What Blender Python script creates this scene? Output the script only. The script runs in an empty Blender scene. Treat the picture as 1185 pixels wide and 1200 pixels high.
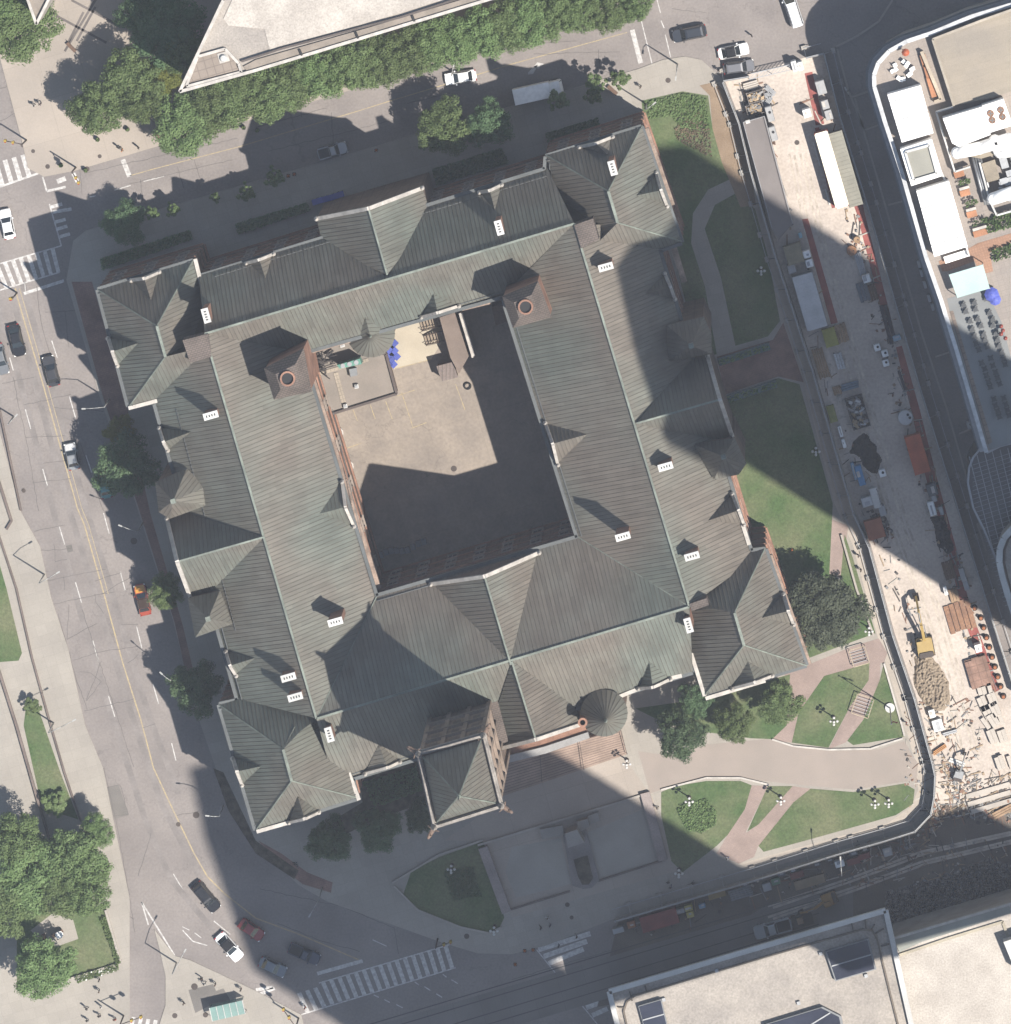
import bpy, math, random
from mathutils import Vector, Matrix
random.seed(7)
# ---------------------------------------------------------------- camera, light, exposure
S = 0.127; CX = 592.5; CY = 600.0; NX = 900.0; NY = -760.0; HC = 1170.0
C = bpy.context.scene.collection
sc = bpy.context.scene
cam = bpy.data.cameras.new('camera'); co = bpy.data.objects.new('camera', cam); C.objects.link(co)
co.location = ((NX-CX)*S, (CY-NY)*S, HC)
cam.lens = 36*HC/(1200*S); cam.sensor_width = 36; cam.clip_start = 1; cam.clip_end = 6000
cam.shift_x = -(NX-CX)/1200.0; cam.shift_y = -(CY-NY)/1200.0
sc.camera = co
ELEV = math.radians(57.3); SDX, SDY = 0.848, -0.530          # horizontal direction towards the sun
w = bpy.data.worlds.new('World'); sc.world = w; w.use_nodes = True
wn = w.node_tree; bg = wn.nodes['Background']
sky = wn.nodes.new('ShaderNodeTexSky'); sky.sky_type = 'NISHITA'; sky.sun_disc = False
sky.sun_elevation = ELEV; sky.sun_rotation = math.atan2(SDX, SDY)
sky.air_density = 1.4; sky.dust_density = 0.8; sky.altitude = 100
wn.links.new(sky.outputs[0], bg.inputs[0]); bg.inputs[1].default_value = 0.06
sl = bpy.data.lights.new('sun', 'SUN'); sl.energy = 4.3; sl.angle = math.radians(0.55); sl.color = (1, 0.94, 0.86)
so = bpy.data.objects.new('sun', sl); C.objects.link(so)
so.rotation_euler = Vector((SDX*math.cos(ELEV), SDY*math.cos(ELEV), math.sin(ELEV))).to_track_quat('Z', 'Y').to_euler()
so.location = (0, 0, 300)
sc.view_settings.view_transform = 'Standard'; sc.view_settings.look = 'None'
sc.view_settings.exposure = 1.25; sc.view_settings.gamma = 1.0

HAZE = 5.5e-5
# ---------------------------------------------------------------- geometry helpers
R = math.radians
GA = R(16.2)                                    # the street grid is turned by this much
def P(x, y, h=0.0):                             # the point at height h seen at photo pixel (x, y)
    k = 1-h/HC
    return Vector(((NX-CX)*S+(x-NX)*S*k, (CY-NY)*S-(y-NY)*S*k, h))
def G(x, y, z=0.0):                             # the ground point at pixel (x, y), lifted to z
    v = P(x, y, 0); v.z = z; return v
def T(c, r, pts):                               # tile pixels -> photo pixels
    ox = (0, 300, 600, 885)[c]; oy = r*300; k = 300/1185
    return [(ox+x*k, oy+y*k) for x, y in pts]

class MB:
    def __init__(s): s.v = []; s.f = []; s.m = []; s.uv = {}; s.sm = []
    def quad(s, pts, mi=0, uv=None, smooth=False):
        n = len(s.v); s.v += [Vector(p) for p in pts]; s.f.append(tuple(range(n, n+len(pts)))); s.m.append(mi); s.sm.append(smooth)
        if uv: s.uv[len(s.f)-1] = uv
        return s
    def prism(s, poly, z0, z1, mi=0, top=None, bottom=False, side=None):
        pts = [Vector(p) for p in poly]
        a = sum(pts[i].x*pts[(i+1) % len(pts)].y-pts[(i+1) % len(pts)].x*pts[i].y for i in range(len(pts)))
        if a < 0: pts.reverse()
        n = len(pts)
        for i in range(n):
            p, q = pts[i], pts[(i+1) % n]
            s.quad([(p.x, p.y, z0), (q.x, q.y, z0), (q.x, q.y, z1), (p.x, p.y, z1)], mi if side is None else side)
        s.quad([(p.x, p.y, z1) for p in pts], mi if top is None else top)
        if bottom: s.quad([(p.x, p.y, z0) for p in reversed(pts)], mi)
        return s
    def box(s, c, d, rot=0, mi=0, tilt=None):
        x, y, z = d[0]/2, d[1]/2, d[2]/2
        M = Matrix.Rotation(rot, 3, 'Z')
        if tilt is not None: M = M @ tilt
        c = Vector(c)
        V = [c+M @ Vector(p) for p in ((-x, -y, -z), (x, -y, -z), (x, y, -z), (-x, y, -z), (-x, -y, z), (x, -y, z), (x, y, z), (-x, y, z))]
        for f in ((0, 3, 2, 1), (4, 5, 6, 7), (0, 1, 5, 4), (1, 2, 6, 5), (2, 3, 7, 6), (3, 0, 4, 7)):
            s.quad([V[i] for i in f], mi)
        return s
    def bar(s, a, b, wd, ht, mi=0):             # a beam from a to b
        a, b = Vector(a), Vector(b); d = b-a; L = d.length
        if L < 1e-4: return s
        d /= L; up = Vector((0, 0, 1))
        if abs(d.z) > .95: up = Vector((1, 0, 0))
        e = d.cross(up).normalized()*wd/2; u = e.cross(d).normalized()*ht/2
        V = [a-e-u, a+e-u, a+e+u, a-e+u, b-e-u, b+e-u, b+e+u, b-e+u]
        for f in ((0, 3, 2, 1), (4, 5, 6, 7), (0, 1, 5, 4), (1, 2, 6, 5), (2, 3, 7, 6), (3, 0, 4, 7)):
            s.quad([V[i] for i in f], mi)
        return s
    def tube(s, a, b, r0, r1=None, n=10, mi=0, cap=True, smooth=True):
        a, b = Vector(a), Vector(b); r1 = r0 if r1 is None else r1
        d = (b-a).normalized(); up = Vector((0, 0, 1)) if abs(d.z) < .9 else Vector((1, 0, 0))
        e = d.cross(up).normalized(); u = e.cross(d)
        k = len(s.v)
        for i in range(n):
            t = 2*math.pi*i/n; o = e*math.cos(t)+u*math.sin(t)
            s.v += [a+o*r0, b+o*r1]
        for i in range(n):
            j = (i+1) % n
            s.f.append((k+2*i, k+2*i+1, k+2*j+1, k+2*j)); s.m.append(mi); s.sm.append(smooth)
        if cap:
            for q, rr in ((1, r1), (0, r0)):
                if rr > 1e-3:
                    f = [k+2*i+q for i in range(n)]
                    s.f.append(tuple(f if q == 0 else reversed(f))); s.m.append(mi); s.sm.append(False)
        return s
    def lathe(s, c, prof, n=16, mi=0, smooth=True):
        c = Vector(c)
        for (r0, z0), (r1, z1) in zip(prof, prof[1:]):
            for i in range(n):
                t, q = 2*math.pi*i/n, 2*math.pi*(i+1)/n
                A = c+Vector((r0*math.cos(t), r0*math.sin(t), z0)); B = c+Vector((r0*math.cos(q), r0*math.sin(q), z0))
                D = c+Vector((r1*math.cos(q), r1*math.sin(q), z1)); E_ = c+Vector((r1*math.cos(t), r1*math.sin(t), z1))
                if r0 < 1e-4: s.quad([A, D, E_], mi, smooth=smooth)
                elif r1 < 1e-4: s.quad([A, B, D], mi, smooth=smooth)
                else: s.quad([A, B, D, E_], mi, smooth=smooth)
        return s
    def loft(s, rings, mi=0, cap=True, smooth=False, capmi=None):
        for A, B in zip(rings, rings[1:]):
            n = len(A)
            for i in range(n): s.quad([A[i], A[(i+1) % n], B[(i+1) % n], B[i]], mi, smooth=smooth)
        if cap: s.quad(rings[-1], mi if capmi is None else capmi)
        return s
    def build(s, name, mats, parent=None, weld=False):
        me = bpy.data.meshes.new(name)
        off = Vector(parent.location) if (parent is not None and parent.get('_w')) else Vector((0, 0, 0))
        if parent is not None and parent.parent is not None and parent.get('_w'): off = Vector(parent['_o'])
        me.from_pydata([tuple(v-off) for v in s.v], [], s.f)
        if not isinstance(mats, (list, tuple)): mats = [mats]
        for m in mats: me.materials.append(m)
        me.polygons.foreach_set('material_index', s.m)
        me.polygons.foreach_set('use_smooth', s.sm)
        if s.uv:
            ul = me.uv_layers.new(name='UVMap')
            for fi, uv in s.uv.items():
                p = me.polygons[fi]
                for k, li in enumerate(p.loop_indices): ul.data[li].uv = uv[k]
        if weld:
            import bmesh
            b = bmesh.new(); b.from_mesh(me); bmesh.ops.remove_doubles(b, verts=b.verts, dist=.001); b.to_mesh(me); b.free()
        me.update()
        o = bpy.data.objects.new(name, me); C.objects.link(o)
        if parent is not None:
            o.parent = parent
            if parent.get('_w'): o['_w'] = 1; o['_o'] = tuple(off)
        return o

def tag(o, label=None, cat=None, group=None, kind=None):
    if label: o['label'] = label
    if cat: o['category'] = cat
    if group: o['group'] = group
    if kind: o['kind'] = kind
    return o
def empty(name, loc, label, cat, group=None, rz=0, world=False):
    o = bpy.data.objects.new(name, None); C.objects.link(o); o.location = loc; o.rotation_euler.z = rz
    o.empty_display_size = .5
    if world: o['_w'] = 1
    return tag(o, label, cat, group)
def copy_tree(o, parent=None):
    c = o.copy(); C.objects.link(c); c.parent = parent
    for ch in list(o.children): copy_tree(ch, c)
    return c
def place(proto, x, y, rz=0, label=None, group=None, z=0, s=None, first=set()):
    if proto.name in first: o = copy_tree(proto)
    else: first.add(proto.name); o = proto
    o.location = G(x, y, z); o.rotation_euler.z = rz
    if s: o.scale = s if isinstance(s, (tuple, list)) else (s, s, s)
    if label: o['label'] = label
    if group: o['group'] = group
    return o

# ---------------------------------------------------------------- materials
def nd(t, ty, **k):
    n = t.nodes.new(ty)
    for a, b in k.items(): setattr(n, a, b)
    return n
def mat(name, col, rough=.8, var=.12, sc1=.25, sc2=6.0, bump=.0, metal=0.0, col2=None, spec=.3, joints=None, cracks=0, emit=None, coat=0, alpha=None, stretch=None, rnd=0):
    m = bpy.data.materials.new(name); m.use_nodes = True; t = m.node_tree; b = t.nodes['Principled BSDF']
    b.inputs['Roughness'].default_value = rough; b.inputs['Metallic'].default_value = metal
    b.inputs['Specular IOR Level'].default_value = spec
    if coat: b.inputs['Coat Weight'].default_value = coat
    K = .62 if max(col) < .7 else .95
    col = tuple(c*K for c in col); col2 = tuple(c*K for c in col2) if col2 else None
    tc = nd(t, 'ShaderNodeTexCoord'); src = tc.outputs['Object']
    if stretch:
        mp = nd(t, 'ShaderNodeMapping'); mp.inputs['Rotation'].default_value = (0, 0, stretch[0]); mp.inputs['Scale'].default_value = stretch[1]
        t.links.new(src, mp.inputs[0]); ssrc = mp.outputs[0]
    else: ssrc = src
    def noise(scale, detail=5, s_=None):
        n = nd(t, 'ShaderNodeTexNoise'); n.inputs['Scale'].default_value = scale; n.inputs['Detail'].default_value = detail
        t.links.new(s_ or ssrc, n.inputs['Vector']); return n.outputs['Fac']
    def rgbmix(fac, a, b_, mode='MIX'):
        n = nd(t, 'ShaderNodeMix', data_type='RGBA', blend_type=mode)
        for sock, v in ((n.inputs[0], fac), (n.inputs[6], a), (n.inputs[7], b_)):
            if hasattr(v, 'links') or isinstance(v, bpy.types.NodeSocket): t.links.new(v, sock)
            else: sock.default_value = v if not isinstance(v, tuple) else (*v[:3], 1)
        return n.outputs[2]
    def ramp(fac, a, b_, lo=0.0, hi=1.0):
        n = nd(t, 'ShaderNodeMapRange'); t.links.new(fac, n.inputs[0])
        n.inputs[1].default_value = a; n.inputs[2].default_value = b_; n.inputs[3].default_value = lo; n.inputs[4].default_value = hi
        return n.outputs[0]
    c2 = col2 or tuple(c*(1-2.2*var) for c in col)
    c1 = col if col2 else tuple(min(1, c*(1+var)) for c in col)
    out = rgbmix(ramp(noise(sc1), .35, .65), c1, c2)
    if var:
        fine = ramp(noise(sc2, 6), .25, .75, 1-var*1.6, 1+var*1.2)
        cb = nd(t, 'ShaderNodeCombineColor')
        for i in range(3): t.links.new(fine, cb.inputs[i])
        out = rgbmix(1.0, out, cb.outputs[0], 'MULTIPLY')
    if joints:                                    # (size_x, size_y, width, darkness, rotation)
        mp = nd(t, 'ShaderNodeMapping'); mp.inputs['Rotation'].default_value = (0, 0, -joints[4]); t.links.new(src, mp.inputs[0])
        br = nd(t, 'ShaderNodeTexBrick'); t.links.new(mp.outputs[0], br.inputs['Vector']); br.inputs['Scale'].default_value = 1
        br.offset = joints[5] if len(joints) > 5 else 0
        br.inputs['Brick Width'].default_value = joints[0]; br.inputs['Row Height'].default_value = joints[1]; br.inputs['Mortar Size'].default_value = joints[2]
        br.inputs['Color1'].default_value = (1, 1, 1, 1); br.inputs['Color2'].default_value = (.93, .93, .93, 1)
        d = joints[3]; br.inputs['Mortar'].default_value = (d, d, d, 1); br.inputs['Mortar Smooth'].default_value = .3
        out = rgbmix(1.0, out, br.outputs['Color'], 'MULTIPLY')
    if cracks:
        vo = nd(t, 'ShaderNodeTexVoronoi', feature='DISTANCE_TO_EDGE'); vo.inputs['Scale'].default_value = .11
        nz = nd(t, 'ShaderNodeTexNoise'); nz.inputs['Scale'].default_value = .5; nz.inputs['Detail'].default_value = 6; t.links.new(src, nz.inputs['Vector'])
        vm = nd(t, 'ShaderNodeVectorMath', operation='MULTIPLY_ADD'); t.links.new(nz.outputs['Color'], vm.inputs[0]); vm.inputs[1].default_value = (5, 5, 0); t.links.new(src, vm.inputs[2])
        t.links.new(vm.outputs[0], vo.inputs['Vector'])
        f = ramp(vo.outputs['Distance'], .002, .008, 1-cracks, 1)
        gate = ramp(noise(.06, 2), .45, .55)
        cb = nd(t, 'ShaderNodeCombineColor')
        for i in range(3): t.links.new(f, cb.inputs[i])
        dark = rgbmix(1.0, out, cb.outputs[0], 'MULTIPLY')
        out = rgbmix(gate, out, dark)
    if rnd:
        oi = nd(t, 'ShaderNodeObjectInfo'); f = ramp(oi.outputs['Random'], 0, 1, 1-rnd, 1+rnd)
        cb = nd(t, 'ShaderNodeCombineColor')
        for i in range(3): t.links.new(f, cb.inputs[i])
        out = rgbmix(1.0, out, cb.outputs[0], 'MULTIPLY')
    t.links.new(out, b.inputs['Base Color'])
    if bump:
        bp = nd(t, 'ShaderNodeBump'); bp.inputs['Strength'].default_value = bump; bp.inputs['Distance'].default_value = .08
        t.links.new(noise(sc2*1.5, 6), bp.inputs['Height']); t.links.new(bp.outputs[0], b.inputs['Normal'])
    if alpha is not None: b.inputs['Alpha'].default_value = alpha
    if emit: b.inputs['Emission Color'].default_value = (*emit, 1); b.inputs['Emission Strength'].default_value = 1
    return m
def flat(name, col, rough=.6, metal=0, var=.05, **k): return mat(name, col, rough, var, 1.5, 12, metal=metal, **k)

M = {}
M['asphalt'] = mat('asphalt', (.30, .268, .248), .9, .09, .13, 3, bump=.15, cracks=.18, col2=(.235, .21, .198))
M['concrete'] = mat('pavement concrete', (.42, .385, .335), .9, .05, .12, 5, joints=(1.6, 1.6, .03, .86, GA), col2=(.36, .33, .29))
M['plaza'] = mat('plaza concrete', (.46, .40, .34), .9, .05, .1, 5, joints=(6, 6, .05, .85, GA), col2=(.38, .335, .29))
M['pinkpath'] = mat('pink paved path', (.37, .285, .25), .9, .06, .3, 4, joints=(.4, .2, .02, .8, GA, .5))
M['redpath'] = mat('red brick paving', (.30, .185, .155), .9, .12, .4, 4, joints=(.6, .3, .03, .8, GA, .5))
M['kerb'] = mat('kerb stone', (.45, .41, .36), .85, .08)
M['lawn'] = mat('lawn', (.078, .132, .048), .95, .2, .16, 3.5, bump=.6, col2=(.165, .18, .095))
M['bed'] = mat('planting bed', (.12, .105, .08), .95, .25, 1.2, 8, bump=.8)
M['dirt'] = mat('bare dirt', (.33, .245, .17), .95, .12, .3, 6, bump=.4, col2=(.25, .18, .12))
M['works'] = mat('works concrete', (.64, .56, .49), .9, .12, .16, 2.5, bump=.2, col2=(.50, .435, .38))
M['spoil'] = mat('excavated soil', (.13, .11, .09), .95, .3, .7, 4, bump=1, col2=(.06, .052, .045))
M['white'] = mat('road paint white', (.69, .67, .64), .7, .12, 2.2, 9, col2=(.44, .42, .4))
M['yellow'] = mat('road paint yellow', (.50, .40, .22), .7, .14, 2, 9, col2=(.36, .30, .22))
M['iron'] = mat('cast iron', (.09, .07, .06), .7, .1)
M['rail'] = mat('tram rail', (.10, .095, .09), .5, .1, metal=.4)
M['slot'] = mat('tram slab', (.24, .22, .205), .9, .07, .15, 7, joints=(4, 30, .03, .75, GA))

def roofmat():
    m = bpy.data.materials.new('weathered copper roof'); m.use_nodes = True; t = m.node_tree; b = t.nodes['Principled BSDF']
    uv = nd(t, 'ShaderNodeUVMap'); uv.uv_map = 'UVMap'
    mp = nd(t, 'ShaderNodeMapping'); mp.inputs['Scale'].default_value = (1.75, .16, 1); t.links.new(uv.outputs[0], mp.inputs[0])
    n1 = nd(t, 'ShaderNodeTexNoise'); n1.inputs['Scale'].default_value = 1.0; n1.inputs['Detail'].default_value = 5; t.links.new(mp.outputs[0], n1.inputs[0])
    tc = nd(t, 'ShaderNodeTexCoord'); n2 = nd(t, 'ShaderNodeTexNoise'); n2.inputs['Scale'].default_value = .055; n2.inputs['Detail'].default_value = 7; t.links.new(tc.outputs['Object'], n2.inputs[0])
    mr = nd(t, 'ShaderNodeMapRange'); t.links.new(n2.outputs[0], mr.inputs[0]); mr.inputs[1].default_value = .38; mr.inputs[2].default_value = .62
    mx = nd(t, 'ShaderNodeMix', data_type='RGBA'); t.links.new(mr.outputs[0], mx.inputs[0])
    mx.inputs[6].default_value = (.124, .108, .091, 1); mx.inputs[7].default_value = (.099, .109, .094, 1)
    m2 = nd(t, 'ShaderNodeMapRange'); t.links.new(n1.outputs[0], m2.inputs[0]); m2.inputs[1].default_value = .3; m2.inputs[2].default_value = .7; m2.inputs[3].default_value = .9; m2.inputs[4].default_value = 1.1
    cb = nd(t, 'ShaderNodeCombineColor')
    for i in range(3): t.links.new(m2.outputs[0], cb.inputs[i])
    mu = nd(t, 'ShaderNodeMix', data_type='RGBA', blend_type='MULTIPLY'); mu.inputs[0].default_value = 1
    t.links.new(mx.outputs[2], mu.inputs[6]); t.links.new(cb.outputs[0], mu.inputs[7])
    sp = nd(t, 'ShaderNodeSeparateXYZ'); t.links.new(uv.outputs[0], sp.inputs[0])
    d1 = nd(t, 'ShaderNodeMath', operation='DIVIDE'); t.links.new(sp.outputs[0], d1.inputs[0]); d1.inputs[1].default_value = .58
    f1 = nd(t, 'ShaderNodeMath', operation='FLOOR'); t.links.new(d1.outputs[0], f1.inputs[0])
    d2 = nd(t, 'ShaderNodeMath', operation='DIVIDE'); t.links.new(sp.outputs[1], d2.inputs[0]); d2.inputs[1].default_value = 4.3
    a2 = nd(t, 'ShaderNodeMath', operation='MULTIPLY_ADD'); t.links.new(f1.outputs[0], a2.inputs[0]); a2.inputs[1].default_value = .37; t.links.new(d2.outputs[0], a2.inputs[2])
    f2 = nd(t, 'ShaderNodeMath', operation='FLOOR'); t.links.new(a2.outputs[0], f2.inputs[0])
    cx = nd(t, 'ShaderNodeCombineXYZ'); t.links.new(f1.outputs[0], cx.inputs[0]); t.links.new(f2.outputs[0], cx.inputs[1])
    wn_ = nd(t, 'ShaderNodeTexWhiteNoise', noise_dimensions='2D'); t.links.new(cx.outputs[0], wn_.inputs[0])
    pm2 = nd(t, 'ShaderNodeMapRange'); t.links.new(wn_.outputs[0], pm2.inputs[0]); pm2.inputs[3].default_value = .90; pm2.inputs[4].default_value = 1.09
    st_ = nd(t, 'ShaderNodeTexNoise'); st_.inputs['Scale'].default_value = .22; st_.inputs['Detail'].default_value = 8; t.links.new(tc.outputs['Object'], st_.inputs[0])
    sm_ = nd(t, 'ShaderNodeMapRange'); t.links.new(st_.outputs[0], sm_.inputs[0]); sm_.inputs[1].default_value = .3; sm_.inputs[2].default_value = .7; sm_.inputs[3].default_value = .84; sm_.inputs[4].default_value = 1.14
    mm = nd(t, 'ShaderNodeMath', operation='MULTIPLY'); t.links.new(pm2.outputs[0], mm.inputs[0]); t.links.new(sm_.outputs[0], mm.inputs[1])
    cc = nd(t, 'ShaderNodeCombineColor')
    for i in range(3): t.links.new(mm.outputs[0], cc.inputs[i])
    mv = nd(t, 'ShaderNodeMix', data_type='RGBA', blend_type='MULTIPLY'); mv.inputs[0].default_value = 1; t.links.new(mu.outputs[2], mv.inputs[6]); t.links.new(cc.outputs[0], mv.inputs[7])
    t.links.new(mv.outputs[2], b.inputs['Base Color']); b.inputs['Roughness'].default_value = .62; b.inputs['Specular IOR Level'].default_value = .35
    return m
M['roof'] = roofmat()
M['seam'] = mat('roof seam', (.15, .14, .115), .7, .15, .5, 5)
M['ridge'] = mat('verdigris flashing', (.235, .265, .225), .6, .15, .5, 5)
M['tileroof'] = mat('brown roof tiles', (.185, .15, .13), .8, .12, .4, 8, joints=(.55, .3, .06, .55, GA, .5))
M['stone'] = mat('brown sandstone', (.24, .165, .125), .9, .14, .5, 5, bump=.3, joints=(.9, .45, .03, .75, 0, .5), col2=(.17, .125, .1))
M['redstone'] = mat('red sandstone', (.36, .20, .14), .9, .14, .4, 4, bump=.3)
M['coping'] = mat('pale coping stone', (.60, .56, .51), .8, .1, .8, 6)
M['cap'] = mat('white chimney cap', (.69, .68, .65), .7, .08)
M['dark'] = mat('dark opening', (.012, .012, .014), .6, .05)
M['gutter'] = mat('lead gutter', (.13, .14, .14), .5, .1, metal=.2)
M['glass'] = mat('window glass', (.03, .035, .04), .12, .05, spec=.6)
M['whitep'] = flat('white paint', (.8, .8, .78), .4)
M['blackp'] = flat('black paint', (.02, .02, .022), .35)
M['steel'] = flat('galvanised steel', (.42, .43, .44), .45, .6)
M['grey'] = flat('grey metal', (.25, .26, .27), .5, .2)
M['trunk'] = mat('bark', (.11, .08, .06), .9, .2, 3, 12, bump=.5)
M['rubber'] = flat('tyre rubber', (.02, .02, .02), .9)
# ================================================================ SETTING: ground, roads, pavements
def sheet(name, pts, z, m, kerb=None, zb=None):
    mb = MB(); P2 = [G(x, y) for x, y in pts]
    if kerb is None: mb.quad([(p.x, p.y, z) for p in fixccw(P2)], 0); mats = [m]
    else: mb.prism(P2, -.05, z, 1, top=0); mats = [m, kerb]
    return tag(mb.build(name, mats), kind='structure')
def fixccw(p):
    a = sum(p[i].x*p[(i+1) % len(p)].y-p[(i+1) % len(p)].x*p[i].y for i in range(len(p)))
    return list(reversed(p)) if a < 0 else p
g = MB(); g.quad([(-1500, -1500, 0), (1500, -1500, 0), (1500, 1500, 0), (-1500, 1500, 0)], 0)
tag(g.build('ground', M['asphalt']), kind='structure')

FL = [(848, 94), (867, 143), (880.5, 199), (910, 300), (953, 432), (1001, 600), (1019, 638), (1047, 742), (1072, 815), (1093, 891), (1096, 905), (1095, 930), (1091, 951), (1072, 971), (1037, 982), (984, 997), (885, 1028), (721, 1076)]
FR = [(945, 67), (965, 62), (983, 134), (998, 182), (1016, 240), (1050, 359), (1077, 452), (1122, 596), (1153, 696), (1190, 812)]
sheet('pavement', [(0, 68), (25, 162), (33, 197), (52, 207), (88, 200), (203, 166), (323, 132), (426, 101), (578, 55), (686, 23), (752, 0), (772, -60), (-160, -60), (-80, 68)], .12, M['plaza'], M['kerb'])
sheet('pavement', [(101, 270), (300, 212), (450, 168), (600, 124), (747, 81), (777, 70), (803, 66), (822, 70), (840, 86)]+FL+[(640, 1108), (600, 1118), (560, 1117), (520, 1105), (450, 1080), (383, 1056), (350, 1037), (300, 990), (266, 938), (253, 900), (228, 828), (203, 727), (167, 615), (150, 560), (116, 462), (78, 328), (86, 282)], .12, M['concrete'], M['kerb'])
sheet('pavement', [(-20, 430), (2, 515), (25, 600), (47, 640), (60, 700), (80, 760), (100, 850), (121, 900), (137, 980), (152, 1052), (152, 1200), (150, 1260), (-120, 1260), (-120, 430)], .12, M['concrete'], M['kerb'])
sheet('pavement', [(181, 1089), (205, 1120), (223, 1125), (300, 1161), (353, 1189), (372, 1260), (180, 1260), (187, 1200), (194, 1178), (194, 1143), (187, 1112)], .12, M['concrete'], M['kerb'])
sheet('works_ground', [(850, 95)]+FR+[(1260, 980), (1260, 1010), (1185, 1030), (1060, 1058), (1040, 1060), (900, 1035)]+[(x+1.5, y) for x, y in reversed(FL[:-1])][1:], .008, M['works'])
sheet('earth_ground', [(1100, 948), (1185, 928), (1260, 930), (1260, 1120), (1040, 1120), (700, 1180), (725, 1078), (885, 1031), (984, 1000), (1037, 985), (1074, 974)], .014, mat('trampled earth', (.20, .17, .14), .95, .14, .15, 5, bump=.4, col2=(.13, .11, .095)))
# paving inside the city hall grounds
sheet('side_walk_strip', [(840, 100), (848, 96), (1017, 640), (1045, 742), (1070, 818), (1092, 900), (1092, 930), (1087, 949), (1070, 966), (1036, 977), (884, 1022), (866, 1012), (1040, 965), (1068, 945), (1076, 925), (1072, 890), (1055, 830), (1028, 745), (1000, 640), (978, 590), (942, 450), (915, 378), (900, 300), (868, 200)], .124, mat('pale walkway', (.52, .455, .385), .9, .05, .3, 5, joints=(3, 3, .04, .85, GA), col2=(.45, .4, .34)))
sheet('front_plaza', [(730, 884), (765, 935), (795, 1020), (600, 1075), (575, 1000), (560, 985), (520, 985), (585, 940), (586, 900)], .125, M['plaza'])
sheet('curved_drive', [(748, 880), (790, 886), (830, 872), (900, 866), (930, 874), (971, 880), (1030, 878), (1060, 868), (1076, 895), (1074, 915), (1060, 916), (1000, 925), (950, 921), (868, 912), (828, 913), (775, 925), (762, 930)], .13, mat('pink asphalt drive', (.37, .315, .275), .9, .05, .2, 7, col2=(.33, .285, .25)))
sheet('brick_path', [(881, 920), (900, 921), (874, 975), (889, 990), (884, 1004), (866, 1012), (840, 1000), (853, 978), (873, 948)], .131, M['pinkpath'])
sheet('brick_path', [(929, 921), (950, 924), (900, 985), (889, 992), (874, 976), (889, 966)], .134, M['pinkpath'])
sheet('brick_path', [(974, 608), (994, 616), (987, 678), (972, 672)], .134, M['pinkpath'])
sheet('brick_path', [(920, 790), (1000, 757), (1030, 748), (1040, 765), (1036, 777), (1020, 777), (966, 792), (936, 835), (928, 870), (905, 868)], .131, M['pinkpath'])
sheet('brick_path', [(1019, 777), (1032, 776), (1031, 797), (1012, 843), (991, 870), (971, 878), (996, 828), (1018, 797)], .136, M['pinkpath'])
sheet('brick_path', [(840, 418), (906, 398), (918, 378), (942, 448), (912, 441), (850, 462)], .131, M['redpath'])
arc_o = T(2, 0, [(1055, 785), (960, 820), (900, 870), (855, 940), (838, 1010), (845, 1100), (865, 1185)])+[(828, 330), (842, 415)]
arc_i = [(858, 408), (841, 325)]+T(2, 0, [(905, 1185), (885, 1100), (878, 1020), (895, 950), (935, 900), (990, 855), (1065, 825)])
def chaikin(p, n=2):
    for _ in range(n):
        q = [p[0]]
        for a, b in zip(p, p[1:]): q += [(a[0]*.75+b[0]*.25, a[1]*.75+b[1]*.25), (a[0]*.25+b[0]*.75, a[1]*.25+b[1]*.75)]
        p = q+[p[-1]]
    return p
arc_o = [(x+(1.5 if yv > 250 else 0), yv) for x, yv in arc_o]
sheet('curved_path', chaikin(arc_o)+chaikin([(x-2 if yv > 250 else x, yv) for x, yv in arc_i]), .136, M['concrete'])
sheet('brick_path', [(303, 985), (330, 1000), (360, 1022), (390, 1034), (388, 1046), (355, 1036), (322, 1010)], .126, M['redpath'])
sheet('brick_path', [(84, 330), (108, 330), (150, 480), (176, 600), (215, 735), (236, 826), (226, 826), (205, 730), (168, 612), (120, 462)], .126, M['redpath'])
LAWNS = [
 [(775, 928), (792, 921), (828, 915), (868, 915), (881, 920), (873, 948), (853, 978), (840, 991), (800, 1022), (787, 1009), (775, 955)],
 [(900, 921), (929, 921), (889, 966), (876, 974)],
 [(950, 924), (1000, 928), (1060, 918), (1072, 925), (1070, 942), (1050, 955), (990, 972), (940, 986), (895, 998), (889, 991), (930, 940)],
 [(966, 792), (1019, 777), (1018, 797), (996, 828), (971, 876), (928, 870), (936, 835)],
 [(1036, 777), (1057, 851), (1060, 863), (1000, 873), (993, 868), (1012, 843), (1031, 797)],
 [(745, 830), (830, 818), (926, 790), (922, 850), (905, 866), (880, 865), (830, 858), (780, 848)],
 [(566, 986), (575, 1006), (591, 1075), (586, 1086), (573, 1092), (540, 1085), (490, 1065), (472, 1050), (482, 1021), (515, 1004)],
 [(752, 118), (800, 107), (830, 112), (835, 150), (848, 185), (866, 205), (830, 222), (812, 250), (810, 285), (826, 335), (840, 415), (820, 420), (790, 300), (756, 160)],
 [(865, 225), (885, 245), (900, 300), (914, 376), (900, 394), (862, 405), (845, 325), (826, 268), (838, 240)],
 [(848, 468), (912, 443), (937, 450), (976, 590), (972, 672), (985, 680), (990, 626), (1000, 655), (1026, 742), (985, 757), (940, 774), (895, 640), (866, 600)],
]
for L in LAWNS: sheet('lawn', L, .15, M['lawn'])
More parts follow.
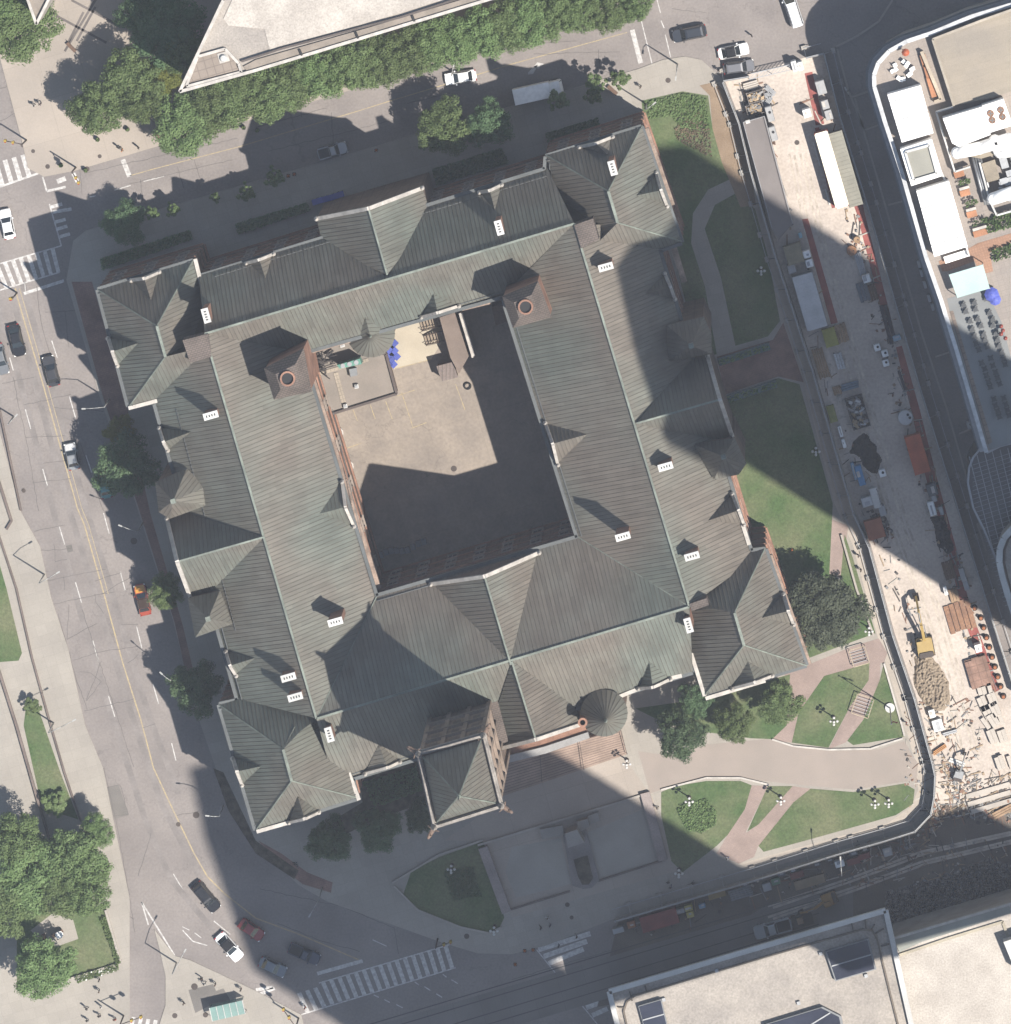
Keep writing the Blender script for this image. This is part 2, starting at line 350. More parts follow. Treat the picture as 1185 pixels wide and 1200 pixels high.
for L in ([(-5, 645), (8, 690), (26, 765), (22, 774), (-5, 776)], [(32, 818), (45, 830), (70, 902), (92, 960), (60, 950), (48, 940), (28, 850)], [(70, 1060), (124, 1062), (141, 1130), (85, 1146), (20, 1160), (20, 1060)]):
    sheet('lawn', L, .15, M['lawn'])
sheet('bare_patch', [(820, 100), (838, 96), (856, 112), (880, 200), (886, 240), (868, 243), (846, 190), (835, 150), (832, 112)], .154, M['dirt'])
for L in ([(250, 900), (262, 905), (300, 985), (350, 1020), (345, 1030), (300, 1000), (268, 950)], [(420, 905), (490, 890), (500, 940), (440, 960), (380, 990), (360, 980), (425, 940)]):
    sheet('planting_bed', L, .128, M['bed'])
sheet('courtyard_ground', [(352, 395), (594, 330), (686, 620), (447, 690)], .13, mat('courtyard paving', (.37, .315, .26), .9, .10, .22, 2.5, col2=(.285, .245, .21), joints=(7.5, 7.5, .05, .88, GA), cracks=.25))
sheet('concrete_pad', T(1, 1, [(640, 310), (860, 240), (860, 400), (810, 480), (640, 525), (610, 470)]), .136, mat('pale concrete pad', (.52, .46, .36), .9, .05))
sheet('patio', [(36, 1090), (62, 1070), (86, 1078), (92, 1100), (58, 1112)], .155, M['concrete'])
# tram road slabs on the wide street at the bottom
mb = MB()
for pts in ([(430, 1205), (880, 1072), (896, 1062), (1000, 1040), (1000, 1085), (560, 1215), (450, 1215)],):
    P2 = fixccw([G(x, y) for x, y in pts]); mb.quad([(p.x, p.y, .018) for p in P2])
tag(mb.build('tram_slab', M['slot']), kind='structure')
mb = MB()
for (a, b) in (((428, 1202), (960, 1043)), ((428, 1213), (960, 1054)), ((490, 1213), (960, 1070)), ((520, 1216), (960, 1083))):
    p, q = G(*a, .021), G(*b, .021); mb.bar(p, q, .16, .012)
tag(mb.build('tram_rails', M['rail']), kind='structure')

# ---------------------------------------------------------------- road markings
def strip(mb, a, b, wd, z=.006, mi=0):
    p, q = G(*a), G(*b); d = (q-p).normalized(); e = Vector((-d.y, d.x, 0))*wd/2
    mb.quad([(p-e)[:2]+(z,), (q-e)[:2]+(z,), (q+e)[:2]+(z,), (p+e)[:2]+(z,)], mi)
def poly_strip(mb, pts, wd, z=.006):
    for a, b in zip(pts, pts[1:]): strip(mb, a, b, wd, z)
y = MB()
poly_strip(y, [(18, 338), (20, 347), (51, 452), (91, 596), (99, 615), (122, 696), (144, 777), (165, 843), (180, 900), (200, 943), (228, 1001), (243, 1027), (263, 1047), (300, 1076), (351, 1095), (421, 1125)], .2)
poly_strip(y, [(23, 338), (56, 452), (96, 596), (104, 615), (127, 696)], .1, .010)
poly_strip(y, [(152, 206), (180, 198), (280, 172), (420, 130), (455, 119), (515, 101), (600, 75), (735, 38)], .13)
tag(y.build('centre_line', M['yellow']), kind='structure')
yc = MB()
for seg in ([(455, 485), (460, 463)],): pass
for a, b in (((391, 488), (407, 525)), ((407, 525), (424, 519)), ((414, 480), (419, 493)), ((434, 474), (440, 491)), ((452, 470), (460, 491)), ((465, 464), (486, 457)), ((471, 460), (484, 500)), ((482, 502), (500, 495)), ((534, 450), (545, 480)), ((463, 432), (506, 421))):
    strip(yc, a, b, .13, .137)
tag(yc.build('parking_lines', M['yellow']), kind='structure')
wl = MB()
for c, r, L in ((0, 1, [(45, 470, 62, 530), (118, 710, 143, 800), (198, 985, 220, 1062), (240, 392, 266, 472), (322, 650, 350, 748), (398, 922, 425, 1002)]),
                (0, 2, [(275, 68, 300, 150), (350, 325, 378, 420), (430, 595, 457, 692), (503, 852, 532, 948), (582, 1128, 607, 1190), (480, 5, 506, 100), (558, 278, 580, 362), (633, 530, 657, 630), (708, 795, 735, 888), (795, 1070, 815, 1150)]),
                (0, 3, [(598, 0, 612, 38), (672, 226, 710, 330), (803, 490, 852, 572), (990, 708, 1066, 770)]),
                (0, 0, [(530, 880, 605, 858), (665, 840, 760, 815), (415, 912, 445, 906)]),
                (2, 0, [(595, 80, 650, 300), (690, 95, 705, 130), (710, 160, 735, 265), (672, 0, 688, 60)]),
                (1, 3, [(540, 795, 605, 825), (735, 990, 755, 1005), (865, 955, 882, 968), (905, 980, 935, 998), (780, 1012, 808, 1030), (835, 1045, 862, 1062), (545, 1050, 570, 1062), (595, 1072, 620, 1085), (650, 1095, 680, 1110)])):
    for x0, y0, x1, y1 in L:
        a, b = T(c, r, [(x0, y0), (x1, y1)]); strip(wl, a, b, .15)
for a, b, wd in (((0, 219), (45, 203), .3), ((50, 207), (55, 224), .25), ((55, 224), (77, 219), .35), ((67, 213), (77, 209), .7), ((86, 203), (91, 213), .6), ((58, 239), (72, 288), .2), ((0, 309), (72, 288), .2), ((0, 340), (70, 319), .2), ((28, 344), (75, 329), .45), ((29, 330), (30, 342), .1),
                 ((144, 187), (152, 207), .7), ((741, 35), (751, 74), .7), ((372, 1141), (425, 1126), .55), ((300, 1160), (320, 1157), .5), ((166, 1057), (205, 1120), .22), ((166, 1057), (174, 1084), .2), ((300, 1167), (322, 1158), .5),
                 ((374, 1152), (527, 1107), .18), ((353, 1189), (534, 1134), .18), ((629, 1113), (663, 1155), .15), ((663, 1155), (700, 1200), .15), ((214, 1090), (226, 1103), .15), ((226, 1103), (243, 1108), .15), ((214, 1086), (222, 1090), .12), ((228, 1093), (236, 1099), .12)):
    strip(wl, a, b, wd)
tag(wl.build('lane_lines', M['white']), kind='structure')
cw = MB()
def bars(pa, pb, qa, qb, n, fill=.5, z=.012):
    for i in range(n):
        t = (i+.25)/n; u = (i+.25+fill)/n
        A, B, C_, D = [Vector(G(a[0]+(b[0]-a[0])*k, a[1]+(b[1]-a[1])*k)) for a, b, k in ((pa, pb, t), (pa, pb, u), (qa, qb, u), (qa, qb, t))]
        P2 = fixccw([A, B, C_, D]); cw.quad([(p.x, p.y, z) for p in P2])
bars((-10, 192), (32, 180), (-2, 220), (40, 206), 4)
bars((-8, 312), (66, 289), (4, 340), (73, 318), 8)
bars((374, 1153), (527, 1107), (385, 1178), (535, 1134), 16)
bars((346, 1165), (374, 1156), (356, 1188), (385, 1178), 3)
for yy, x0, x1 in ((241, 60, 73), (247, 62, 84), (259, 64, 77), (267, 67, 79), (276, 70, 82)):
    strip(cw, (x0, yy+1.5), (x1, yy-2), .5, .012)
for t_ in (0, 1, 2): strip(cw, (631+6*t_, 1113+8*t_), (692-4*t_, 1094+9*t_), .75, .012)
for t_ in (0, 1, 2): strip(cw, (680+7*t_, 1172+9*t_), (712, 1162+10*t_), .7, .012)
bars((144, 1190), (187, 1196), (140, 1203), (185, 1207), 5)
tag(cw.build('crosswalk_stripes', M['white']), kind='structure')
ar = MB()                                          # the turn arrow on the street behind the hall
for pts in (T(2, 0, [(75, 335), (105, 305), (120, 300), (112, 318), (98, 342), (75, 345)]), T(2, 0, [(98, 312), (118, 288), (148, 296), (128, 308), (128, 318)])):
    P2 = fixccw([G(x, y) for x, y in pts]); ar.quad([(p.x, p.y, .012) for p in P2])
tag(ar.build('turn_arrow', M['white']), kind='structure')
# dark pattern lines in the north west plaza, kerb joints
pl = MB()
for a, b in T(0, 0, [(0, 0)]) and (((76, 60), (118, -10)), ((90, 48), (112, 8)), ((60, 15), (125, 50)), ((84, 0), (140, 30)), ((98, 14), (80, 50))):
    strip(pl, a, b, .35, .1245)
tag(pl.build('paving_bands', mat('dark paving band', (.17, .15, .14), .9)), kind='structure')
# manhole covers, drains and grates
mh = MB()
for i, (x, yv, r, z) in enumerate([(27, 170, .35, .006), (39, 177, .3, .125), (56, 195, .35, .125), (117, 183, .3, .125), (102, 198, .4, .125), (157, 634, .5, .006), (934, 167, .38, .014), (783, 94, .4, .125), (228, 1156, .5, .125), (205, 1190, .4, .125), (241, 1189, .4, .125), (665, 1060, .35, .13), (670, 1075, .3, .13), (893, 1121, .4, .018), (209, 966, .35, .006), (230, 955, .5, .006), (532, 549, .45, .137), (1006, 245, .35, .014), (547, 1097, .4, .125), (28, 575, .3, .125)]):
    p = G(x, yv); mh.lathe((p.x, p.y, z), [(0, .004), (r*.85, .004), (r, 0)], 14)
tag(mh.build('manhole_covers', M['iron']), kind='structure')
pt = MB()                                          # asphalt repair patches
for pts, z in (([(119, 924), (139, 919), (151, 955), (131, 961)], .004), ([(242, 1165), (262, 1158), (275, 1180), (250, 1190)], .1245), ([(221, 1160), (250, 1153), (258, 1172), (229, 1187)], .1248), ([(76, 640), (84, 638), (86, 646), (78, 648)], .0045)):
    P2 = fixccw([G(x, y) for x, y in pts]); pt.quad([(p.x, p.y, z) for p in P2])
tag(pt.build('repair_patches', mat('patched surface', (.2, .185, .17), .9, .08)), kind='structure')

ck = MB()                                          # traced cracks and sealed joints in the roads
CR = {(0, 2): [[(160, 90), (300, 60)], [(170, 180), (330, 170), (330, 150)], [(250, 150), (255, 230), (310, 220)], [(210, 320), (310, 300), (360, 290), (490, 265)], [(295, 300), (300, 360)], [(230, 430), (440, 385), (530, 370)], [(320, 430), (310, 590), (450, 515)], [(270, 470), (350, 760), (405, 920)], [(340, 685), (480, 645), (560, 635), (640, 620)], [(370, 740), (420, 745), (470, 785), (400, 875)], [(470, 690), (445, 760), (400, 870)], [(390, 920), (620, 865)], [(470, 380), (610, 300)], [(440, 380), (445, 420), (480, 470)], [(590, 700), (640, 660)], [(380, 450), (620, 1180)], [(440, 320), (560, 280)], [(560, 520), (640, 520)], [(660, 1000), (720, 980)]],
      (0, 1): [[(10, 590), (160, 560)], [(120, 840), (300, 830)], [(60, 560), (120, 840), (180, 1180)], [(110, 690), (330, 640)], [(250, 700), (480, 720)], [(200, 960), (380, 940)], [(150, 1050), (330, 1030)], [(370, 860), (480, 1180)], [(170, 140), (190, 300), (260, 560)], [(210, 260), (380, 250)], [(300, 250), (320, 420)]],
      (0, 3): [[(480, 0), (545, 280), (600, 600), (625, 760)], [(470, 95), (555, 78), (595, 215), (510, 225), (470, 95)], [(500, 620), (620, 700)], [(820, 220), (920, 200)], [(430, 0), (470, 90)], [(700, 300), (640, 500)]],
      (1, 0): [[(0, 590), (330, 500)], [(200, 430), (210, 540)], [(350, 520), (360, 700)], [(60, 700), (620, 560)], [(700, 480), (900, 430)]], (2, 0): [[(20, 210), (300, 190)], [(400, 230), (410, 330)], [(740, 40), (900, 60)], [(100, 250), (500, 240)]],
      (0, 0): [[(370, 770), (380, 900)], [(820, 770), (850, 870)], [(650, 830), (660, 930)], [(900, 740), (930, 830)], [(0, 410), (100, 380)], [(0, 560), (80, 520)], [(400, 800), (1100, 640)], [(600, 850), (1080, 740)]],
      (1, 3): [[(20, 560), (400, 640), (640, 740)], [(100, 720), (300, 800), (480, 850)], [(640, 740), (660, 860)]], (2, 3): [[(0, 980), (500, 830)], [(0, 1060), (440, 940)], [(540, 800), (590, 960)]]}
for (c, r), L in CR.items():
    for pl_ in L:
        q = T(c, r, pl_)
        for a, b in zip(q, q[1:]):
            n_ = max(1, int(math.hypot(b[0]-a[0], b[1]-a[1])/6)); pr0 = a
            for k in range(1, n_+1):
                e_ = b if k == n_ else (a[0]+(b[0]-a[0])*k/n_+random.uniform(-.7, .7), a[1]+(b[1]-a[1])*k/n_+random.uniform(-.7, .7)); strip(ck, pr0, e_, .085, .0075); pr0 = e_
tag(ck.build('road_cracks', mat('sealed crack', (.16, .145, .135), .8, .1)), kind='structure')
wp = MB()                                          # darker polished wheel paths
for pts in ([(10, 330), (42, 452), (81, 596), (113, 700), (152, 830), (190, 943), (235, 1030)], [(26, 330), (60, 452), (101, 596), (132, 696), (156, 777), (176, 843), (210, 930)], [(0, 360), (25, 452), (62, 596), (95, 720), (135, 850), (170, 960), (200, 1030), (250, 1090)]):
    for a, b in zip(pts, pts[1:]): strip(wp, a, b, .9, .0045+.0004*pts.index(a))
tag(wp.build('wheel_paths', mat('polished wheel path', (.262, .236, .222), .85, .09, .3, 3)), kind='structure')
# ================================================================ CITY HALL
EH = 22.0; RH = 33.0
def plane_of(pts):
    a, b, c = pts[:3]; n = (b-a).cross(c-a).normalized()
    if n.z < 0: n = -n
    return n, a
def on_plane(pl, x, y):                         # where the viewing ray of pixel (x, y) meets the plane
    n, a = pl; A = P(x, y, 0); B = P(x, y, 50); d = B-A
    t = n.dot(a-A)/n.dot(d); return A+d*t
def solve(face, plane=None):
    known = [P(x, y, h) for x, y, h in face if h is not None]
    pl = plane or plane_of(known)
    return [on_plane(pl, x, y) for x, y, h in face], pl
def ribs(pts, mb, mi=1, step=.58, w_=.08, h_=.048, off=0.0):
    n = plane_of(pts)[0] if len(pts) == 3 else None
    if n is None:
        n = Vector((0, 0, 0))
        for i in range(1, len(pts)-1): n += (pts[i]-pts[0]).cross(pts[i+1]-pts[0])
        n.normalize()
        if n.z < 0: n = -n
    u = Vector((0, 0, 1)).cross(n)
    if u.length < 1e-3: u = Vector((1, 0, 0))
    u.normalize(); v = n.cross(u)
    q = [(p.dot(u), p.dot(v)) for p in pts]; o = pts[0].dot(n)
    k0 = math.ceil(min(a for a, b in q)/step); k1 = math.floor(max(a for a, b in q)/step)
    for k in range(k0, k1+1):
        uu = k*step+off; xs = []
        for (a, b), (c, d) in zip(q, q[1:]+q[:1]):
            if (a-uu)*(c-uu) < 0: xs.append(b+(d-b)*(uu-a)/(c-a))
        xs.sort()
        for i in range(0, len(xs)-1, 2):
            v0, v1 = xs[i], xs[i+1]
            if v1-v0 < .15: continue
            f = lambda U, V, Hh: u*U+v*V+n*(o+Hh)
            a, b, c = f(uu-w_/2, v0, 0), f(uu+w_/2, v0, 0), f(uu, v0, h_)
            d, e, g_ = f(uu-w_/2, v1, 0), f(uu+w_/2, v1, 0), f(uu, v1, h_)
            mb.quad([a, c, g_, d], mi); mb.quad([c, b, e, g_], mi); mb.quad([a, b, c], mi)
    return u, v, n
def rface(mb, pts, mi=0, rib=True):
    n = Vector((0, 0, 0))
    for i in range(1, len(pts)-1): n += (pts[i]-pts[0]).cross(pts[i+1]-pts[0])
    if n.z < 0: pts = list(reversed(pts)); n = -n
    n.normalize(); u = Vector((0, 0, 1)).cross(n)
    if u.length < 1e-3: u = Vector((1, 0, 0))
    u.normalize(); v = n.cross(u)
    mb.quad(pts, mi, uv=[(p.dot(u), p.dot(v)) for p in pts])
    if rib: ribs(pts, mb)
def thicken(mb, pts, t=.35, mi=2):              # the under side and edges of a roof sheet
    dn = [p-Vector((0, 0, t)) for p in pts]
    for i in range(len(pts)):
        j = (i+1) % len(pts); mb.quad([pts[i], pts[j], dn[j], dn[i]], mi)
    mb.quad(list(reversed(dn)), mi)

hall = empty('city_hall', G(520, 560, 0), 'large old stone city hall with ribbed grey green copper roofs around a square courtyard', 'building', world=True)
MP = {}
def mainplane(k, *p): MP[k] = plane_of([P(*q) for q in p])
A_, B_, C_, D_ = (240, 391, RH), (673, 262, RH), (808, 711, RH), (371, 842, RH)
mainplane('No', A_, B_, (318, 296, EH)); mainplane('Ni', A_, B_, (409, 397, EH))
mainplane('Wo', A_, D_, (182, 475, EH)); mainplane('Wi', A_, D_, (439, 699, EH))
mainplane('Ei', B_, C_, (677, 629, EH)); mainplane('Eo', B_, C_, (775, 300, EH))
mainplane('Si', D_, C_, (677, 629, EH)); mainplane('So', D_, C_, (723, 815, EH))
wings = {
 'No': [A_[:2], B_[:2], (641, 196), (233, 321)], 'Ni': [A_[:2], B_[:2], (589, 347), (354, 413)],
 'Wo': [A_[:2], D_[:2], (276, 818), (174, 448)], 'Wi': [A_[:2], D_[:2], (441, 698), (354, 413)],
 'Ei': [B_[:2], C_[:2], (677, 629), (589, 347)], 'Eo': [B_[:2], C_[:2], (884, 655), (765, 266)],
 'Si': [D_[:2], C_[:2], (677, 629), (441, 698)], 'So': [D_[:2], C_[:2], (812, 787), (392, 920)]}
def roofpart(name, faces, label=None, parent=None, thick=True, rib=True):
    mb = MB()
    for f in faces:
        rface(mb, f, 0, rib)
        if thick: thicken(mb, f)
    return tag(mb.build(name, [M['roof'], M['seam'], M['gutter']], parent or hall), label)
for k, poly in wings.items(): roofpart('wing_roof', [[on_plane(MP[k], x, y) for x, y in poly]])
# corner pavilions: hip roofs
E_, R_ = EH, RH+.25
pav = {
 'nw': [[(114, 339, E_), (227, 304, E_), (184, 382, R_)], [(114, 339, E_), (184, 382, R_), (194, 418, None), (151, 477, E_)],
        [(184, 382, R_), (227, 304, E_), (194, 418, R_), (244, 345, None), (224, 402, None)], [(194, 418, R_), (151, 477, E_), (203, 464, E_), (222, 411, None), (249, 419, None)]],
 'ne': [[(639, 181, E_), (753, 147, E_), (713, 224, R_)], [(753, 147, E_), (800, 283, E_), (724, 261, R_), (713, 224, None)],
        [(639, 181, E_), (713, 224, R_), (724, 261, R_), (702, 283, None), (694, 260, None), (654, 230, None)], [(724, 261, R_), (800, 283, E_), (773, 292, E_), (702, 283, None)]],
 'se': [[(861, 718, R_), (897, 642, E_), (860, 652, E_), (840, 660, None), (806, 700, None), (815, 716, None), (834, 713, None)], [(897, 642, E_), (946, 780, E_), (872, 756, R_), (861, 718, None)],
        [(946, 780, E_), (825, 816, E_), (872, 756, R_)], [(861, 718, R_), (872, 756, R_), (825, 816, E_), (800, 765, None), (812, 700, None), (830, 709, None)]],
 'sw': [[(256, 825, E_), (300, 973, E_), (342, 915, R_), (332, 878, None)], [(300, 973, E_), (420, 935, E_), (342, 915, R_)],
        [(332, 878, R_), (342, 915, R_), (420, 935, E_), (410, 866, None), (392, 826, None), (345, 852, None)], [(332, 878, R_), (256, 825, E_), (300, 812, E_), (378, 838, None), (352, 857, None)]]}
order = {'nw2': [0, 1, 3, 4, 2]}
pavp = {}
for k, fs in pav.items():
    faces = []
    for i, f in enumerate(fs):
        if k == 'nw' and i == 2:
            pl = plane_of([P(*f[0]), P(*f[1]), P(*f[2])]); f = [f[0], f[1], f[3], f[4], f[2]]
            pts = [on_plane(pl, a, b) for a, b, c in f]
        elif k == 'nw' and i == 3:
            pl = plane_of([P(*q) for q in f[:3]]); f = [f[0], f[1], f[2], f[4], f[3]]
            pts = [on_plane(pl, a, b) for a, b, c in f]
        elif k == 'sw' and i == 3:
            pl = plane_of([P(*q) for q in f[:3]]); pts = [on_plane(pl, a, b) for a, b, c in f]
        else: pts, pl = solve(f)
        faces.append(pts); pavp[k, i] = pl
    roofpart('pavilion_roof', faces)
# cross gables
def wall_tri(mb, L, A, Rr, z0, mi=0):
    mb.quad([Vector((L.x, L.y, z0)), Vector((Rr.x, Rr.y, z0)), Rr, A, L], mi)
def coping(mb, L, A, Rr, wd=.55, mi=0, pin=True):
    up = Vector((0, 0, .28))
    for a, b in ((L, A), (Rr, A)): mb.bar(a+up, b+up, wd, .5, mi)
    if pin:
        for q in (L, Rr): mb.lathe(q+Vector((0, 0, -.6)), [(0, 0), (.3, 0), (.3, 1.3), (.36, 1.4), (.1, 2.1), (0, 2.2)], 8, mi, False)
    else: mb.lathe(A+Vector((0, 0, 0)), [(0, 0), (.3, 0), (.3, .9), (0, 1.2)], 6, mi, False)
def gable(apF, back, cl, cr, vl, vr, rh=RH, eh=EH, z0=0, name='gable_roof', pin=True):
    AF, BK = P(*apF, rh+.12), P(*back, rh+.12); L, Rr = P(*cl, eh), P(*cr, eh)
    p1 = plane_of([AF, BK, L]); p2 = plane_of([AF, BK, Rr])
    roofpart(name, [[AF, BK, on_plane(p1, *vl), L], [AF, BK, on_plane(p2, *vr), Rr]])
    wb = MB(); wall_tri(wb, L, AF, Rr, z0)
    VL, VR = on_plane(p1, *vl), on_plane(p2, *vr)
    for a, b in ((L, VL), (Rr, VR)):
        wb.quad([Vector((a.x, a.y, z0)), Vector((b.x, b.y, z0)), b, a])
    wb.build('gable_wall', M['stone'], hall)
    cb = MB(); coping(cb, L, AF, Rr, pin=pin); cb.build('gable_coping', M['coping'], hall)
gable((432, 244), (454, 322), (371, 256), (495, 220), (379, 290), (506, 253))
gable((844, 468), (746, 496), (829, 416), (858, 510), (806, 422), (836, 518))
gable((208, 658), (310, 629), (196, 607), (224, 701), (224, 597), (252, 695))
gable((628, 866), (600, 775), (576, 879), (681, 848), (572, 862), (674, 827))
gable((568, 675), (599, 779), (505, 684), (632, 647), (515, 716), (640, 679))
# small wall dormers (left, apex, right, back, plane)
def dormer(L, A, Rr, B, pl, z0=16, ext=0):
    BK = on_plane(pl, *B); h = min(max(BK.z, EH+2.0), EH+5)
    BK = P(*B, h) if False else BK
    AF = P(*A, BK.z); Lp, Rp = P(*L, EH), P(*Rr, EH)
    if AF.z-EH < .8: AF.z = EH+2.2
    roofpart('dormer_roof', [[AF, BK+Vector((0, 0, .05)), Lp], [AF, BK+Vector((0, 0, .05)), Rp]], thick=False)
    wb = MB(); wall_tri(wb, Lp, AF, Rp, z0); wb.build('dormer_wall', M['stone'], hall)
    cb = MB(); coping(cb, Lp, AF, Rp, .42); cb.build('dormer_coping', M['coping'], hall)
dormer((154, 328), (169, 326), (187, 318), (177, 352), pavp['nw', 0])
dormer((289, 308), (304, 304), (321, 297), (311, 326), MP['No'])
dormer((562, 225), (574, 223), (588, 216), (580, 246), MP['No'])
dormer((679, 172), (698, 168), (718, 160), (713, 182), pavp['ne', 0])
dormer((127, 396), (132, 412), (138, 428), (162, 402), pavp['nw', 1])
dormer((187, 501), (192, 518), (197, 527), (224, 506), MP['Wo'])
dormer((265, 763), (270, 780), (277, 791), (299, 771), MP['Wo'])
dormer((273, 888), (278, 904), (284, 919), (306, 898), pavp['sw', 0])
dormer((339, 963), (357, 959), (374, 951), (349, 933), pavp['sw', 1])
dormer((428, 906), (454, 899), (469, 892), (444, 872), MP['So'])
dormer((748, 806), (765, 805), (786, 795), (761, 775), MP['So'])
dormer((858, 806), (885, 799), (905, 791), (877, 775), pavp['se', 2])
dormer((918, 696), (924, 716), (930, 731), (893, 724), pavp['se', 1])
dormer((769, 202), (775, 223), (782, 241), (746, 229), pavp['ne', 1])
dormer((779, 320), (786, 336), (791, 350), (757, 344), MP['Eo'])
dormer((858, 578), (866, 598), (872, 614), (830, 610), MP['Eo'])
dormer((639, 495), (648, 520), (654, 544), (688, 509), MP['Ei'])
dormer((401, 564), (405, 594), (415, 616), (375, 602), MP['Wi'])
dormer((494, 371), (513, 366), (538, 358), (508, 344), MP['Ni'])
# flat tiled patches on the ridge crossings
for pts, h in (([(214, 399), (244, 391), (248, 418), (223, 425)], RH+.45), ([(673, 264), (695, 256), (702, 281), (681, 291)], RH+.45), ([(808, 708), (828, 701), (831, 709), (811, 716)], RH+.4), ([(546, 822), (581, 812), (596, 869), (572, 877)], 27)):
    P2 = [P(x, y_, h) for x, y_ in pts]; mb = MB(); mb.prism(P2, h-4, h, 0); mb.build('tiled_flat', M['tileroof'], hall)
# ridge flashings
rb = MB()
def rl(a, b, h=RH, w_=.3): rb.bar(P(*a, h)+Vector((0, 0, .1)), P(*b, h)+Vector((0, 0, .1)), w_, .22)
rl(A_[:2], B_[:2]); rl(B_[:2], C_[:2]); rl(C_[:2], D_[:2]); rl(D_[:2], A_[:2])
for a, b in (((184, 382), (194, 418)), ((713, 224), (724, 261)), ((861, 718), (872, 756)), ((332, 878), (342, 915))): rl(a, b, R_, .4)
for a, b in (((432, 244), (454, 322)), ((844, 468), (746, 496)), ((208, 658), (310, 629)), ((628, 866), (600, 775)), ((568, 675), (599, 779))): rl(a, b, RH+.12, .25)
for a, b in (((114, 339), (184, 382)), ((227, 304), (184, 382)), ((151, 477), (194, 418)), ((639, 181), (713, 224)), ((753, 147), (713, 224)), ((800, 283), (724, 261)), ((897, 642), (861, 718)), ((946, 780), (872, 756)), ((825, 816), (872, 756)), ((256, 825), (332, 878)), ((300, 973), (342, 915)), ((420, 935), (342, 915))):
    rb.bar(P(*a, E_)+Vector((0, 0, .06)), P(*b, R_)+Vector((0, 0, .06)), .16, .12)
for a, b in (((371, 842), (442, 698)), ((808, 711), (677, 629))): rb.bar(P(*a, RH)+Vector((0, 0, .0)), P(*b, EH), .14, .12)
rb.build('ridge_flashing', M['ridge'], hall)
# walls
OUT = [(115, 339), (227, 305), (233, 324), (639, 198), (640, 183), (752, 148), (799, 284), (773, 293), (880, 645), (897, 643), (945, 779), (826, 815), (811, 764), (812, 787), (404, 914), (407, 912), (419, 935), (300, 972), (257, 825), (279, 820), (181, 470), (151, 476)]
OUT[14:16] = [(413, 912)]
INN = [(354, 413), (589, 347), (677, 629), (441, 698)]
wb = MB()
op = [P(x, yv, EH-.3) for x, yv in OUT]; ip = [P(x, yv, EH-.3) for x, yv in INN]
op2 = fixccw(list(op)); ip2 = list(reversed(fixccw(list(ip))))
for ring in (op2, ip2):
    for a, b in zip(ring, ring[1:]+ring[:1]):
        wb.quad([(a.x, a.y, 0), (b.x, b.y, 0), b, a])
wb.build('wall', M['stone'], hall)
# string courses, cornice and gutter
cb = MB(); gb = MB(); ob = MB()
def courses(a, b, out):
    d = (b-a); d.z = 0; d.normalize(); n = Vector((d.y, -d.x, 0))*out
    for z, w_, h_ in ((1.2, .3, .5), (6.6, .25, .35), (12.2, .25, .35), (17.6, .25, .35)):
        cb.bar(Vector((a.x, a.y, z))+n*.1, Vector((b.x, b.y, z))+n*.1, w_, h_)
    gb.bar(Vector((a.x, a.y, EH))+n*.12, Vector((b.x, b.y, EH))+n*.12, .5, .45)
    gb.bar(Vector((a.x, a.y, EH+.25))-n*.65, Vector((b.x, b.y, EH+.6))-n*.65, .1, .16)
for a, b in zip(op2, op2[1:]+op2[:1]): courses(a, b, 1)
for a, b in zip(ip2, ip2[1:]+ip2[:1]): courses(a, b, 1)
cb.build('string_course', M['redstone'], hall); gb.build('gutter', M['gutter'], hall)
cb = MB()                                           # pale and red parapets in the courtyard and along the east side
def par(a, b, m_, h=EH, w_=.9, dz=.3, hh=1.0): m_.bar(P(*a, h)+Vector((0, 0, dz)), P(*b, h)+Vector((0, 0, dz)), w_, hh)
ledm = mat('buff ledge', (.36, .27, .215), .9, .16, .6, 4)
for a, b in (((357, 416), (443, 690)), ((358, 412), (410, 397)), ((541, 360), (574, 352))): rd = MB(); par(a, b, rd, EH-2.2, 1.0, .1, .7); rd.build('wall_ledge', ledm, hall)
for a, b in (((757, 150), (788, 240)), ((902, 650), (948, 778)), ((790, 290), (802, 330))): rd = MB(); par(a, b, rd, EH-3.0, .8); rd.build('wall_ledge', ledm, hall)
# pale copings: north gable returns, east side of the north west pavilion, south side
for a, b in (((229, 303), (239, 344)), ((151, 478), (200, 465)), ((827, 818), (897, 797)), ((810, 765), (826, 815)), ((403, 889), (421, 937)), ((301, 974), (340, 963)), ((723, 817), (750, 806)), ((866, 600), (878, 638)), ((783, 795), (799, 791))):
    cb = MB(); par(a, b, cb, EH, .55, .3, .4); cb.build('parapet_coping', M['coping'], hall)
# roof gear: snow rails on the slopes
sr = MB()
for a, b, k in (((250, 318), (640, 200), 'No'), ((205, 480), (275, 740), 'Wo'), ((600, 383), (676, 622), 'Ei'), ((390, 480), (438, 690), 'Wi')):
    n_ = 60
    for i in range(n_):
        t = i/n_; u_ = (i+.8)/n_
        p = on_plane(MP[k], a[0]+(b[0]-a[0])*t+(2 if k[1] == 'o' else 0), a[1]+(b[1]-a[1])*t+(6 if k == 'No' else 0)); q = on_plane(MP[k], a[0]+(b[0]-a[0])*u_+(2 if k[1] == 'o' else 0), a[1]+(b[1]-a[1])*u_+(6 if k == 'No' else 0))
        p.z += .25; q.z += .25; sr.bar(p, q, .07, .07); sr.bar(p-Vector((0, 0, .3)), p, .06, .06)
sr.build('snow_rail', M['gutter'], hall)
